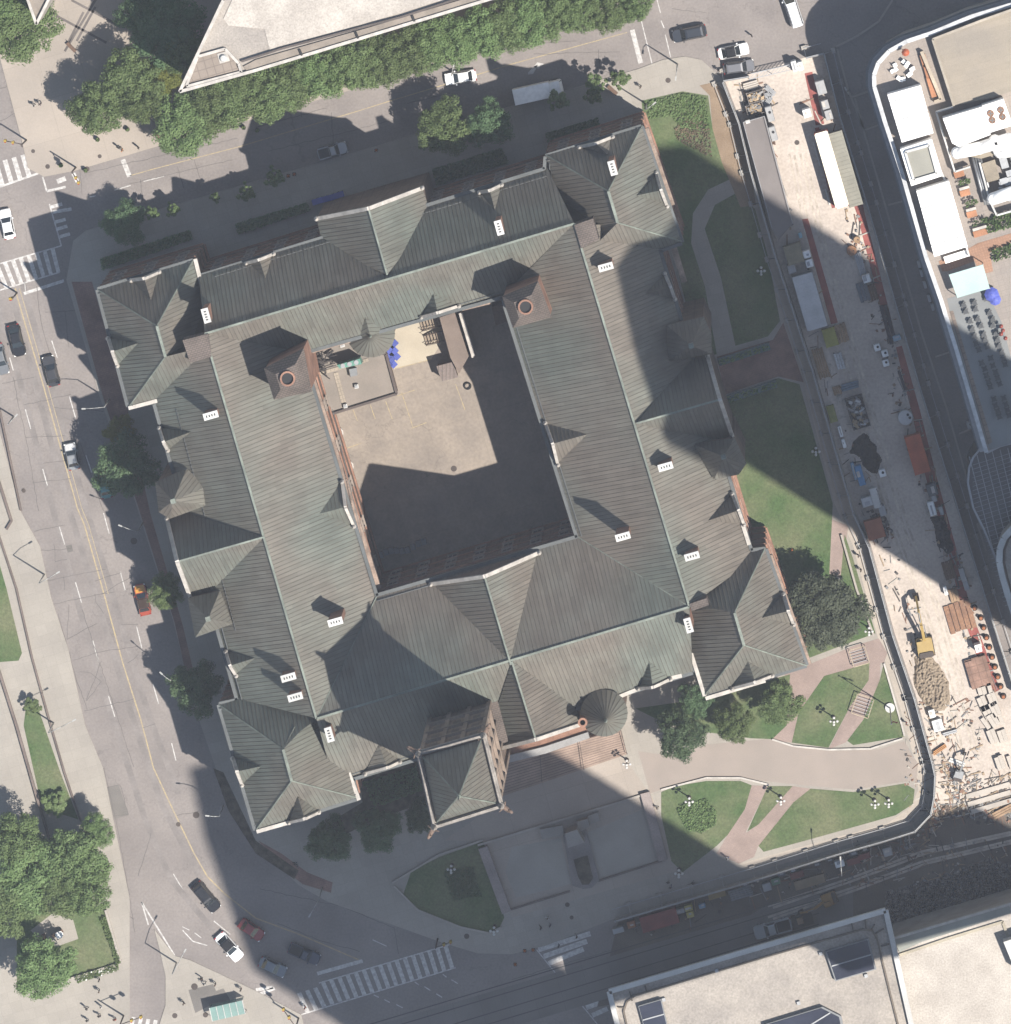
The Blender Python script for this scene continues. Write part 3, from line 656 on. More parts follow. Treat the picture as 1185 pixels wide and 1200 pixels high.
# windows, on the walls that the camera can see
wfm = mat('window stone', (.34, .28, .235), .85, .1)
def window(a, d, n, x, z, wd, ht):
    c = a+d*x+n*.03; c.z = z
    fb = MB(); ang = math.atan2(d.y, d.x)
    fb.box(c+Vector((0, 0, -ht/2-.12))+n*.1, (wd+.5, .5, .24), ang); fb.box(c+Vector((0, 0, ht/2+.15))+n*.06, (wd+.5, .3, .35), ang)
    for s_ in (-1, 1): fb.box(c+d*s_*(wd/2+.08)+n*.05, (.18, .24, ht), ang)
    fb.box(c+n*.05, (.1, .16, ht), ang)
    f = fb.build('window', wfm, hall)
    pb = MB(); pb.box(c+n*.02, (wd, .1, ht), ang); pb.build('pane', M['glass'], f)
def winrow(a, b, out, xs, zs, wd=1.3, ht=2.6):
    a, b = a.copy(), b.copy(); a.z = b.z = 0
    d = (b-a).normalized(); n = Vector((d.y, -d.x, 0))*out; L = (b-a).length
    for z in zs:
        for k in range(xs): window(a, d, n, L*(k+.5)/xs, z, wd, ht)
for a, b in zip(op2, op2[1:]+op2[:1]):
    d = b-a; L = math.hypot(d.x, d.y)
    if L > 8 and (-d.x/L > .8): winrow(a, b, 1, int(L/4.6), (9.4, 15, 19.6))
winrow(ip2[0], ip2[0]+(ip2[1]-ip2[0]), 1, 0, ())
for a, b in zip(ip2, ip2[1:]+ip2[:1]):
    d = b-a; L = math.hypot(d.x, d.y)
    if -d.x/L > .8: winrow(a, b, 1, 7, (5, 10, 15))
    elif abs(d.y)/L > .8 and d.y > 0: winrow(a, b, 1, 6, (9.5, 15))
rest = MB()                                         # the many windows on the other fronts
for a, b in zip(op2, op2[1:]+op2[:1]):
    d = b-a; L = math.hypot(d.x, d.y)
    if L > 6 and (-d.x/L <= .8):
        dd = Vector((d.x/L, d.y/L, 0)); n = Vector((dd.y, -dd.x, 0))
        for k in range(int(L/3.4)):
            for z in (4.2, 9.4, 15, 19.6):
                c = a+dd*L*(k+.5)/int(L/3.4); c.z = z
                rest.box(c, (1.3, .16, 2.6), math.atan2(dd.y, dd.x), 1); rest.box(c+Vector((0, 0, 1.45)), (1.7, .4, .3), math.atan2(dd.y, dd.x), 0)
tag(rest.build('window_rows', [M['coping'], M['glass']], hall), kind='stuff')
# chimneys
CH = [(241.5, 370, 0), (247, 487, 1), (585, 267, 0), (718, 197, 0), (710, 313, 1), (780, 547, 1), (730, 629, 1), (811, 652, 1), (807, 733, 0), (393, 729, 1), (338, 794, 1), (346, 817, 1), (386, 861, 0)]
for x, yv, ew in CH:
    h = 34.6
    p = P(x, yv, h); rot = GA-R(.5)+(0 if ew else math.pi/2)
    mb = MB(); mb.box((p.x, p.y, h-5.2), (1.95, .85, 9.6), rot); ch = mb.build('chimney', M['redstone'], hall)
    mb = MB(); mb.box((p.x, p.y, h-.25), (2.15, 1.02, .5), rot); cap = mb.build('chimney_cap', M['cap'], ch)
    mb = MB(); d = Vector((math.cos(rot), math.sin(rot), 0))
    for k in range(4):
        q = p+d*(-.6+k*.4); mb.box((q.x, q.y, h+.02), (.16, .34, .05), rot)
    mb.build('flue', M['dark'], cap)
# big square ventilation turrets at the courtyard corners
def vent(cs, hole, h, top_h, r=.85):
    c4 = [P(x, yv, h) for x, yv in cs]; c4 = fixccw(c4); mb = MB(); mb.prism(c4, 14, h, 0)
    t = mb.build('vent_turret', M['redstone'], hall)
    cen = sum(c4, Vector())/4; ho = P(*hole, top_h)
    mb = MB(); rings = []
    N = 16
    for k, (f, z) in enumerate(((1.06, h-.1), (1.06, h+.2), (.78, h+(top_h-h)*.45), (.52, h+(top_h-h)*.8))):
        rings.append([Vector((cen.x+(p.x-cen.x)*f+(ho.x-cen.x)*k/4, cen.y+(p.y-cen.y)*f+(ho.y-cen.y)*k/4, z)) for p in c4])
    mb.loft(rings, 0, cap=True)
    mb.build('turret_roof', M['tileroof'], t)
    mb = MB(); mb.lathe((ho.x, ho.y, 0), [(r+.3, top_h-1.6), (r+.25, top_h), (r, top_h), (r, top_h-.5)], 18)
    mb.build('vent_rim', M['redstone'], t)
    mb = MB(); mb.lathe((ho.x, ho.y, 0), [(0, top_h-.4), (r, top_h-.4)], 18); mb.build('vent_hole', M['dark'], t)
vent([(311, 432), (355, 410), (364, 458), (322, 467)], (337, 444), 36.5, 39.5)
vent([(590, 348), (630, 331), (645, 371), (602, 383)], (616, 360), 36.5, 39.5)
# turrets on the outer fronts: pyramid or faceted roofs
def turret(cs, apex, eh, ah, base=0, knob=True, mw=None):
    c4 = fixccw([P(x, yv, eh) for x, yv in cs]); ap = P(*apex, ah); mb = MB(); cen = sum(c4, Vector())/len(c4)
    ins = [cen+(p-cen)*.93 for p in c4]
    mb.prism(ins, base, eh, 0); t = mb.build('turret', mw or M['stone'], hall)
    mb = MB()
    for a, b in zip(c4, c4[1:]+c4[:1]): rface(mb, [a, b, ap], 0)
    mb.quad([v-Vector((0, 0, .02)) for v in reversed(c4)], 2)
    mb.build('turret_roof', [M['roof'], M['seam'], M['gutter']], t)
    if knob:
        mb = MB(); mb.box(ap+Vector((0, 0, .1)), (.7, .7, .8), GA); mb.build('finial', M['ridge'], t)
turret([(182, 565), (219, 549), (243, 570), (243, 592), (199, 608), (186, 600)], (203, 587), 25, 31)
turret([(220, 701), (258, 692), (273, 731), (229, 747)], (244, 725), 25, 31)
turret([(781, 381), (825, 371), (834, 392), (834, 415), (782, 424)], (810, 405), 25, 31)
turret([(811, 520), (861, 513), (875, 543), (866, 556), (837, 562)], (848, 535), 25, 31)
# round turret by the entrance and the round stair in the courtyard
def cone(cx, cy, r, eh, ah, apex, base=0, n=26):
    c = P(cx, cy, eh); ap = P(*apex, ah); mb = MB(); mb.lathe((c.x, c.y, 0), [(r*.9, base), (r*.9, eh)], 24); t = mb.build('round_turret', M['stone'], hall)
    mb = MB(); ring = [Vector((c.x+r*math.cos(2*math.pi*i/n), c.y+r*math.sin(2*math.pi*i/n), eh)) for i in range(n)]
    for i in range(n):
        a, b = ring[i], ring[(i+1) % n]; mb.quad([a, b, ap], 0, uv=[(0, 0), (.5, 0), (.25, 5)]); mb.bar(a, ap, .09, .09, 1)
    mb.quad(list(reversed(ring)), 2)
    mb.build('cone_roof', [M['roof'], M['seam'], M['gutter']], t)
    mb = MB(); mb.lathe(ap, [(.25, -.2), (.25, .2), (0, .9)], 8); mb.build('finial', M['ridge'], t)
cone(708, 835.5, 3.45, 24, 30, (710, 845), 0)
cone(435, 391, 3.5, 19, 24, (434, 394), 0)
mb = MB(); p = P(683, 846, 27); mb.lathe((p.x, p.y, 0), [(.55, 0), (.55, 27), (.7, 27), (.7, 27.6), (.4, 27.6), (.4, 27)], 14); mb.build('round_flue', M['redstone'], hall)
# ridge block tying the stair roof to the wing
AF, BK = P(434, 394, 24), on_plane(MP['Ni'], 428, 371)
roofpart('stair_roof', [[AF, BK, P(409, 396, 19.3)], [AF, BK, P(461, 384, 19.3)]], thick=False)
# clock tower
lvm = mat('dark louvre', (.13, .105, .09), .8, .1)  # dark brown louvre panels, alike on every tower face
tw = MB(); TH = 57.0
tc4 = fixccw([P(x, yv, TH) for x, yv in ((492, 884), (566, 863), (586, 943), (510, 967))]); cen = sum(tc4, Vector())/4
ins = [cen+(p-cen)*.96 for p in tc4]
tw.prism(ins, 0, TH-1, 0)
tower = tw.build('clock_tower', mat('tower sandstone', (.27, .20, .155), .9, .14, .4, 5, bump=.3, joints=(1.2, .6, .03, .75, 0, .5)), hall)
pb = MB()
for a, b in zip(ins, ins[1:]+ins[:1]):
    d = (b-a).normalized(); n = Vector((d.y, -d.x, 0)); L = (b-a).length
    for k in (0, 1, 2, 3):
        q = a+d*L*k/3+n*.12; pb.box((q.x, q.y, TH/2-1), (.6, .4, TH-2.4), math.atan2(d.y, d.x))
    for z in (TH-9, TH-16, TH-23):
        pb.bar(Vector((a.x, a.y, z))+n*.2, Vector((b.x, b.y, z))+n*.2, .5, .5)
pb.build('pilaster', mat('pilaster stone', (.31, .24, .19), .9, .12), tower)
pb = MB()
for a, b in zip(ins, ins[1:]+ins[:1]):
    d = (b-a).normalized(); n = Vector((d.y, -d.x, 0)); L = (b-a).length
    for k in (0, 1, 2):
        for z in (TH-5, TH-12, TH-19):
            q = a+d*L*(k+.5)/3+n*.03; pb = MB(); pb.box((q.x, q.y, z), (1.1, .12, 3.6), math.atan2(d.y, d.x)); pb.build('louvre', lvm, tower)
pb = MB(); rr = [cen+(p-cen)*1.03 for p in tc4]
for a, b in zip(rr, rr[1:]+rr[:1]): pb.bar(a+Vector((0, 0, -.4)), b+Vector((0, 0, -.4)), .7, .8); pb.bar(a+Vector((0, 0, .3)), b+Vector((0, 0, .3)), .28, .5)
for p in rr:
    pb.lathe(p-Vector((0, 0, 1.5)), [(0, 0), (.5, 0), (.5, 2.0), (.34, 2.2), (.34, 2.8), (0, 3.8)], 8, 0, False)
pb.build('cornice', mat('weathered cornice', (.34, .31, .28), .85, .15, .8, 4), tower)
pb = MB()
for p in rr:                                       # carved beasts leaning out from the corners
    d = (p-cen); d.z = 0; d.normalize(); e = Vector((-d.y, d.x, 0))
    pb.tube(p, p+d*1.3+Vector((0, 0, .2)), .42, .3, 8); pb.tube(p+d*1.3+Vector((0, 0, .2)), p+d*1.9+Vector((0, 0, .45)), .34, .16, 8)
    for s_ in (-1, 1): pb.tube(p+d*.5, p+d*.2+e*s_*.9+Vector((0, 0, .5)), .18, .05, 6); pb.tube(p+d*1.3+Vector((0, 0, .3)), p+d*1.2+e*s_*.25+Vector((0, 0, .85)), .1, .03, 5)
pb.build('gargoyle', M['stone'], tower)
pb = MB(); ap = P(538, 933, 69); base = [cen+(p-cen)*.93+Vector((0, 0, .2)) for p in tc4]
for a, b in zip(base, base[1:]+base[:1]): rface(pb, [a, b, ap], 0)
sp = pb.build('spire_roof', [M['roof'], M['seam'], M['gutter']], tower)
pb = MB(); pb.lathe(ap, [(.3, -.5), (.3, .3), (.1, .5), (.08, 3.2), (0, 3.4)], 8)
for a in base: pb.bar(a, ap, .18, .16)
pb.build('finial', M['ridge'], sp)
# entrance: portico ledge and wide steps
def pr(name, pts, h, m, z0=0, par_=None): 
    mb = MB(); mb.prism([P(x, yv, h) for x, yv in pts], z0, h, 0); return mb.build(name, m, par_ or hall)
pr('portico_roof', [(584, 897), (640, 883), (691, 865), (689, 858), (638, 875), (582, 889)], 13.6, mat('grey ledge stone', (.42, .41, .40), .85, .1), 12.8)
pr('portico_wall', [(586, 890), (640, 877), (688, 860), (686, 849), (630, 866), (580, 878)], 13, M['redstone'], 0)
ns = 12
stp = MB()
for i in range(ns):
    t0, t1 = i/ns, (i+1)/ns
    def q(t, s_): return (586+(735-8-586)*s_+ (0+8*t)*s_, (893-38*s_)+(41-16*s_)*t+ (0 if s_ < .5 else 4*t))
    h = 2.3*(1-i/ns)
    a, b, c, d = q(t0, 0), q(t0, 1), q(t1, 1), q(t1, 0)
    stp.prism([P(*a, h), P(*b, h), P(*c, h), P(*d, h)], 0, h, 0)
stp.build('entrance_steps', mat('pinkish step stone', (.40, .30, .24), .9, .1, .4, 5), hall)
stp = MB()
for i in range(ns):
    h = 2.3*(1-i/ns)+.012; a, b = q(i/ns+.004, .01), q(i/ns+.004, .99)
    stp.bar(P(*a, h), P(*b, h), .1, .02)
stp.build('step_line', mat('dark step line', (.17, .12, .10), .9, .1), hall)  # thin dark line along the back edge of each tread
stp = MB()
for s_ in (0, .33, .66, 1):
    a, b = q(0, s_), q(1, s_); stp.bar(P(*a, 3.3), P(*b, 1.1), .08, .08)
    for k in range(4):
        t = k/3; h = 3.3-2.2*t; A = P(a[0]+(b[0]-a[0])*t, a[1]+(b[1]-a[1])*t, h); stp.tube((A.x, A.y, h-1), A, .04, n=6)
stp.build('hand_rail', M['iron'], hall)
# ================================================================ NEIGHBOURING BUILDINGS
def top_prism(name, pts, h, m, parent, z0=0, top=None):
    mb = MB(); mb.prism([P(x, yv, h) for x, yv in pts], z0, h, 0, top=1 if top else 0)
    return mb.build(name, [m, top] if top else m, parent)
def edge_wall(name, pts, h, m, parent, wd=.5, hh=.8, close=False):
    mb = MB(); q = [P(x, yv, h) for x, yv in pts]
    for a, b in zip(q, q[1:]+(q[:1] if close else [])): mb.bar(a+Vector((0, 0, hh/2)), b+Vector((0, 0, hh/2)), wd, hh)
    return mb.build(name, m, parent)
gravel = mat('pale roof gravel', (.46, .415, .365), .95, .16, .22, 3.5, col2=(.37, .335, .30))
brightg = mat('bright roof gravel', (.60, .55, .49), .95, .16, .3, 4, col2=(.49, .445, .395))
tan = mat('tan roof membrane', (.42, .36, .28), .9, .07, .12, 6, col2=(.34, .30, .25), joints=(30, .9, .03, .9, GA))
wallm = mat('precast wall', (.45, .41, .36), .85, .08, .4, 5)
brownp = mat('brown parapet roof', (.32, .275, .23), .9, .08, .5, 6)
whiter = mat('white roof sheet', (.82, .81, .79), .6, .03, .5, 3)
nb = empty('podium_building', G(430, 10), 'flat roofed concrete block with a pale gravel roof and pointed corner along the top edge', 'building', world=True)
top_prism('wall', [(212, 107), (300, 80), (571, -1), (700, -36), (760, -110), (300, -110), (262, 0)], 28, wallm, nb, 0, gravel)
top_prism('gravel_roof', [(273, -2), (262, 22), (268, 30), (310, 34), (316, 58), (420, 30), (528, -3), (540, -30), (280, -30)], 28.12, brightg, nb, 27.9)
top_prism('parapet_roof', [(285, 78), (300, 70), (430, 33), (500, 12), (560, -6), (575, -1), (571, 1), (290, 84)], 28.3, brownp, nb, 27.9)
edge_wall('parapet', [(262, 0), (211, 107), (300, 82), (573, -1), (640, -20)], 28, M['coping'], nb, .45, .6)
edge_wall('inner_kerb', [(283, 72), (330, 57), (420, 33), (470, 20), (535, -1)], 28.3, mat('dark roof kerb', (.12, .10, .09)), nb, .3, .3)
mb = MB()
for x, yv in ((351, 58), (417, 38), (483, 18)): mb.bar(P(x, yv, 28.5), P(x+3, yv+7, 28.5), .3, .35)
mb.build('roof_divider', M['dark'], nb)
top_prism('corner_deck', [(222, 97), (234, 65), (265, 58), (275, 73), (280, 82)], 28.25, mat('corner deck', (.36, .3, .25), .9, .06, joints=(1.2, 1.2, .08, .7, GA)), nb, 27.9)
edge_wall('corner_kerb', [(219, 100), (232, 66), (264, 57), (280, 74), (283, 84), (219, 101)], 28, M['coping'], nb, .4, .5)
mb = MB(); p = P(262, 68, 28.3); mb.lathe((p.x, p.y, 28.2), [(.55, 0), (.55, .4), (.4, .7), (0, .8)], 14); mb.build('roof_fan', M['cap'], nb)
ov = MB(); p = P(262, 68, 28.3); ov.box((p.x, p.y+.1, 28.3), (1.5, 1.5, .2), GA); ov.build('fan_base', M['coping'], nb)
t2 = empty('canopy_building', G(40, -20), 'narrow pointed concrete roof corner over the trees in the upper left corner', 'building', world=True)
top_prism('wall', [(33, -2), (43, 28), (59, -2), (70, -60), (20, -60)], 20, wallm, t2, 0, brownp)
edge_wall('parapet', [(31, -6), (43, 28), (60, -6)], 20, M['coping'], t2, .4, .5)

# south east block
sb = empty('department_store', G(880, 1150), 'pale flat roofed block with white parapet and two dark skylights in the lower right', 'building', world=True)
H1 = 13
top_prism('roof_slab', [(714, 1161), (1038, 1066), (1072, 1220), (1100, 1300), (760, 1330)], H1, wallm, sb, H1-1.2, gravel)
top_prism('wall', [(722, 1183), (1027, 1092), (1070, 1260), (1080, 1300), (760, 1330)], H1-1.2, wallm, sb, 0)
edge_wall('parapet', [(730, 1225), (714, 1161), (1038, 1066), (1068, 1200), (1078, 1240)], H1, M['cap'], sb, .75, .7)
edge_wall('inner_kerb', [(738, 1215), (731, 1185), (735, 1173), (745, 1166), (900, 1120), (1010, 1089), (1022, 1090), (1028, 1100), (1040, 1150), (1055, 1210)], H1, mat('roof kerb', (.2, .165, .13)), sb, .25, .35)
mb = MB()
for a, b in (((724, 1180), (732, 1181)), ((738, 1162), (741, 1173)), ((756, 1155), (758, 1163)), ((998, 1082), (1000, 1091)), ((1014, 1078), (1015, 1089)), ((1025, 1083), (1020, 1091)), ((1036, 1088), (1026, 1094)), ((1042, 1106), (1033, 1109))): mb.bar(P(*a, H1+.15), P(*b, H1+.15), .18, .3)
mb.build('kerb_joint', mat('roof kerb joint', (.13, .11, .09)), sb)
glz = mat('skylight glass', (.045, .05, .075), .15, .1, spec=.5)
def skylight(pts, h, par_, ribs_=1):
    k = top_prism('skylight', pts, h+.9, M['grey'], par_, h)
    q = [P(x, yv, h+.9) for x, yv in pts]; c = sum(q, Vector())/len(q); q = [c+(v-c)*.93 for v in q]
    mb = MB(); mb.prism(q, h+.7, h+1.02, 0); mb.build('glazing', glz, k)
    mb = MB(); mid = lambda a, b: (a+b)/2
    mb.bar(mid(q[0], q[3])+Vector((0, 0, .15)), mid(q[1], q[2])+Vector((0, 0, .15)), .18, .12); mb.build('glazing_bar', M['steel'], k)
skylight([(967, 1115), (1018, 1100), (1027, 1136), (979, 1150)], H1, sb)
skylight([(748, 1179), (775, 1171), (783, 1205), (757, 1212)], H1, sb)
skylight([(895, 1201), (964, 1180), (986, 1191), (990, 1210), (900, 1225)], H1, sb)
mb = MB()
for x, yv in ((962, 1117), (1015, 1143), (936, 1175), (840, 1137), (778, 1171)): p = P(x, yv, H1); mb.box((p.x, p.y, H1+.2), (.5, .5, .5), GA)
mb.build('roof_outlet', M['steel'], sb)
sb2 = empty('annex_building', G(1130, 1140), 'lower pale gravel roofed annex with a grey green edge strip beside the larger block', 'building', world=True)
top_prism('wall', [(1047, 1099), (1182, 1059), (1250, 1040), (1250, 1300), (1085, 1300)], 11, wallm, sb2, 0, brightg)
top_prism('edge_roof', [(1047, 1099), (1182, 1059), (1186, 1070), (1080, 1104), (1054, 1116)], 11.3, mat('green grey strip', (.36, .37, .33), .8, .06), sb2, 10.9)
edge_wall('parapet', [(1047, 1099), (1182, 1059), (1250, 1040)], 11, M['coping'], sb2, .35, .7)
edge_wall('roof_kerb', [(1054, 1119), (1110, 1100), (1175, 1080), (1200, 1150)], 11, mat('pale kerb', (.55, .49, .38)), sb2, .4, .3)
top_prism('stair_head', [(1176, 1104), (1200, 1096), (1215, 1130), (1190, 1138)], 13.5, M['cap'], sb2, 11)

# east: the shopping centre with roof terraces
eb = empty('shopping_centre', G(1180, 250), 'long curved white edged building with roof terraces and plant on the right side', 'building', world=True)
HE = 17.0
edge = [(1260, -30), (1185, 5)]+T(3, 0, [(1000, 75), (820, 150), (700, 190), (620, 235), (570, 290), (550, 345), (552, 400), (600, 560), (680, 800), (790, 1185)])+T(3, 1, [(860, 200), (940, 460), (1070, 905)])
pave = mat('terrace paving', (.40, .345, .30), .9, .08, .2, 5, joints=(.8, .8, .04, .85, GA), col2=(.34, .30, .27))
top_prism('wall', edge+[(1185, 519), (1300, 480), (1300, -30)], HE, wallm, eb, 0, pave)
edge_wall('parapet', edge, HE, mat('white curved parapet', (.66, .67, .68), .35, .1, .8, 3), eb, .6, .9)
outer = [(x-4.5, yv-3) for x, yv in edge[:8]]+[(x-5, yv) for x, yv in edge[8:]]
edge_wall('outer_ledge', outer, HE-2.5, M['steel'], eb, .6, .3)
edge_wall('lower_ledge', [(x-3, yv-2) for x, yv in outer], HE-6, M['grey'], eb, .5, .3)
top_prism('tan_roof', [(1093, 46), (1150, 24), (1260, -15), (1260, 90), (1185, 107), (1160, 115), (1118, 124)], HE+1.6, tan, eb, HE)
edge_wall('tan_roof_kerb', [(1118, 124), (1093, 46), (1150, 24), (1260, -15)], HE+1.6, mat('buff kerb', (.5, .44, .36)), eb, .35, .35)
def tent(name, pts, h, seams, par_=None, z0=None, m=whiter):
    o = top_prism(name, pts, h, m, eb, HE if z0 is None else z0)
    mb = MB(); a, b, c, d = [P(x, yv, h+.03) for x, yv in pts[:4]]
    for t in seams: mb.bar(a.lerp(d, t), b.lerp(c, t), .09, .06)
    if seams: mb.build('roof_seam', M['grey'], o)
    return o
tent('glazed_canopy', [(1040, 111), (1079, 100), (1094, 156), (1057, 167)], HE+3.2, (.16, .55))
o = tent('lift_house', [(1055, 175), (1092, 163), (1105, 206), (1068, 218)], HE+3.4, ())
q = [(1061, 178), (1089, 170), (1098, 203), (1071, 211)]
top_prism('flat_panel', q, HE+3.5, mat('grey green membrane', (.36, .35, .30), .8, .05), eb, HE+3.3)
edge_wall('lift_kerb', q, HE+3.4, M['cap'], eb, .35, .45, close=True)
tent('glazed_canopy', [(1074, 224), (1112, 212), (1134, 289), (1095, 301)], HE+3.2, (.27, .56, .83))
tent('plant_room', [(1105, 139), (1152, 125), (1161, 158), (1124, 172), (1116, 168)], HE+4, ())
fan = tent('cooling_unit', [(1151, 124), (1176, 116), (1187, 147), (1159, 156)], HE+4.1, ())
for x, yv in ((1161, 133), (1173, 129), (1163, 141), (1175, 137)):
    p = P(x, yv, HE+4.2); mb = MB(); mb.lathe((p.x, p.y, HE+4.1), [(.5, 0), (.5, .2), (.38, .2), (.38, .12), (0, .12)], 14); f = mb.build('fan', mat('rusty fan', (.34, .18, .1)), fan)
    mb = MB()
    for a in range(4): mb.bar(Vector((p.x, p.y, HE+4.26)), Vector((p.x+.4*math.cos(a*1.57), p.y+.4*math.sin(a*1.57), HE+4.26)), .12, .03)
    mb.build('fan_blade', M['grey'], f)
for pts in (((1122, 179), (1150, 173), (1182, 163)), ((1166, 165), (1172, 178), (1190, 176)), ((1164, 233), (1190, 224))):
    q = [P(x, yv, HE+2.4) for x, yv in pts]; mb = MB()
    for a, b in zip(q, q[1:]): mb.tube(a, b, .95, n=14)
    for a in q: mb.lathe(a, [(0, -.95), (.7, -.7), (.95, 0), (.7, .7), (0, .95)], 12)
    mb.build('duct', whiter, eb)
mb = MB()
for k in range(4):
    a, b = P(1139+3*k, 181, HE+1), P(1155+3*k, 240, HE+1); mb.tube(a, b, .2, n=8)
mb.build('pipe_run', M['steel'], eb)
mb = MB()
for pts in ([(1097, 131), (1117, 125)], [(1097, 131), (1119, 201)], [(1119, 201), (1137, 195)], [(1148, 190), (1160, 235)], [(1160, 235), (1168, 252)], [(1168, 252), (1200, 243)], [(1086, 164), (1108, 212)], [(1108, 212), (1136, 300)]):
    mb.bar(P(*pts[0], HE+1.2), P(*pts[1], HE+1.2), .25, 1.2)
mb.build('screen_wall', M['cap'], eb)
for pts in ([(1150, 192), (1166, 187), (1172, 210), (1157, 214)], [(1134, 183), (1166, 173), (1170, 180), (1150, 186)]):
    top_prism('plant_plinth', pts, HE+1.4, mat('plinth', (.34, .29, .22)), eb, HE)
mb = MB(); pr_ = random.Random(3)
for k in range(16):
    x, yv = pr_.uniform(1172, 1190), pr_.uniform(188, 232); p = P(x, yv, HE+1); mb.box(p, (pr_.uniform(.6, 2), pr_.uniform(.5, 1.2), pr_.uniform(.6, 1.6)), GA+pr_.choice((0, 1.57)))
mb.build('roof_plant', M['steel'], eb)
top_prism('terrace_red', [(1134, 292), (1146, 285), (1190, 272), (1190, 282), (1160, 296), (1164, 318), (1150, 322), (1142, 306), (1110, 318), (1104, 318), (1100, 306)], HE+.04, mat('terracotta paving', (.42, .25, .17), .9, .1, joints=(.4, .4, .04, .8, GA)), eb, HE)
top_prism('grey_deck', [(1110, 350), (1155, 338), (1175, 380), (1185, 420), (1200, 515), (1160, 527), (1130, 440)], HE+.03, mat('grey deck', (.26, .27, .27), .9, .05), eb, HE)
top_prism('paving_border', [(1113, 365), (1117, 364), (1163, 518), (1158, 521)], HE+.06, mat('brown border', (.3, .24, .2), .9, .1, joints=(1, 1, .1, .7, GA)), eb, HE)
# planters along the terrace and by the lounge
mb_leaf = mat('terrace leaves', (.10, .16, .05), .9, .3, 2, 9)
def leafpatch(mb, p, rx, ry, n, h=.5, s=.22, rot=0, mi=0, rng=random):
    for _ in range(n):
        u, v = rng.uniform(-rx, rx), rng.uniform(-ry, ry); c = Vector((p.x+u*math.cos(rot)-v*math.sin(rot), p.y+u*math.sin(rot)+v*math.cos(rot), p.z+rng.uniform(.05, h)))
        n1 = Vector((rng.uniform(-1, 1), rng.uniform(-1, 1), rng.uniform(.3, 1))).normalized(); t = n1.orthogonal().normalized(); b = n1.cross(t); ss = s*rng.uniform(.6, 1.3)
        mb.quad([c-t*ss-b*ss*.5, c+t*ss-b*ss*.5, c+t*ss+b*ss*.5, c-t*ss+b*ss*.5], mi)
for x, yv, ry in ((1124, 204, 0), (1131, 226, 0), (1139, 251, 0), (1149, 273, 1)):
    p = P(x, yv, HE+.6); mb = MB(); wd = 1.5 if not ry else 2.1
    mb.box((p.x, p.y, HE+.35), (wd, .9, .7), GA, 0); mb.box((p.x-.12, p.y+.72, HE+.45), (wd, .4, .9), GA, 1); mb.build('terrace_bench', [mat('orange bench', (.5, .24, .13)), M['coping']], eb)
    if x > 1124:
        mb = MB(); leafpatch(mb, p+Vector((-.1, 1.7, 0)), wd*.6, .35, 70, .7, .16, GA); tag(mb.build('planting', mb_leaf, eb), kind='stuff')
for x, yv, L in ((1083, 71, 1.8), (1087, 83, 2), (1092, 102, 3)):
    p = P(x, yv, HE+.4); mb = MB(); mb.box((p.x, p.y, HE+.35), (.85, L, .7), GA, 0); mb.build('orange_sofa', mat('orange sofa', (.5, .23, .12)), eb)
mb = MB(); mb.bar(P(1080, 60, HE+.6), P(1103, 116, HE+.6), .5, 1.2); mb.bar(P(1103, 116, HE+.6), P(1095, 119, HE+.6), .4, 1.2); mb.build('lounge_wall', mat('buff lounge wall', (.62, .52, .4)), eb)
p = P(1180, 258, HE+.3); mb = MB(); leafpatch(mb, p, 3.2, 1.1, 420, .7, .22, GA); tag(mb.build('roof_garden', mb_leaf, eb), kind='stuff')
p = P(1182, 294, HE+.3); mb = MB(); leafpatch(mb, p, 2.5, .9, 260, .6, .2, GA); tag(mb.build('roof_garden', mb_leaf, eb), kind='stuff')
tent('green_canopy', [(1112, 322), (1152, 310), (1160, 338), (1122, 349)], HE+3.0, (), m=mat('pale green canopy', (.50, .66, .63), .5, .06), z0=HE+2.6)
mb = MB()
for x, yv in ((1112, 322), (1152, 310), (1160, 338), (1122, 349)): a = P(x, yv, HE+2.6); mb.tube((a.x, a.y, HE), a, .08, n=6)
mb.build('canopy_post', M['steel'], eb)
mb = MB(); mb.bar(P(1107, 305, HE+.8), P(1135, 296, HE+.8), 1.0, .3); mb.build('white_counter', whiter, eb)
# big right hand roofs below
eb2 = empty('glass_vault_building', G(1180, 590), 'dark glass vaulted roof with thin metal ribs at the right edge', 'building', world=True)
HV = 12.0
vault = T(3, 1, [(1075, 905), (1050, 880), (1010, 930), (990, 980), (985, 1050)])+T(3, 2, [(1010, -20), (1060, 80), (1150, 300), (1185, 380)])+[(1260, 720), (1260, 500), (1185, 519)]
vr = [P(x, yv, HV) for x, yv in vault]
mb = MB(); mb.prism(vr, 0, HV, 0); mb.build('vault_glass', mat('smoky vault glass', (.085, .08, .08), .3, .12, spec=.5), eb2)
mb = MB()
for k in range(11):
    x0 = 1148+k*9; mb.bar(P(x0-12, 535-k*2, HV+.12), P(x0+30, 700, HV+.12), .12, .16)
for k in range(34):
    yv = 545+k*5; x0 = 1138+max(0, (yv-585))*.30; mb.bar(P(x0+2, yv, HV+.08), P(x0+110, yv-34, HV+.08), .06, .07)
mb.build('vault_rib', M['steel'], eb2)
edge_wall('vault_edge', T(3, 1, [(1075, 905), (1050, 880), (1010, 930), (990, 980), (985, 1050)])+T(3, 2, [(1010, -20), (1060, 80), (1150, 300), (1185, 380)]), HV, M['steel'], eb2, .3, .4)
edge_wall('vault_edge', [(1156, 530), (1172, 522), (1200, 515)], HV+1, M['steel'], eb2, .4, .5)
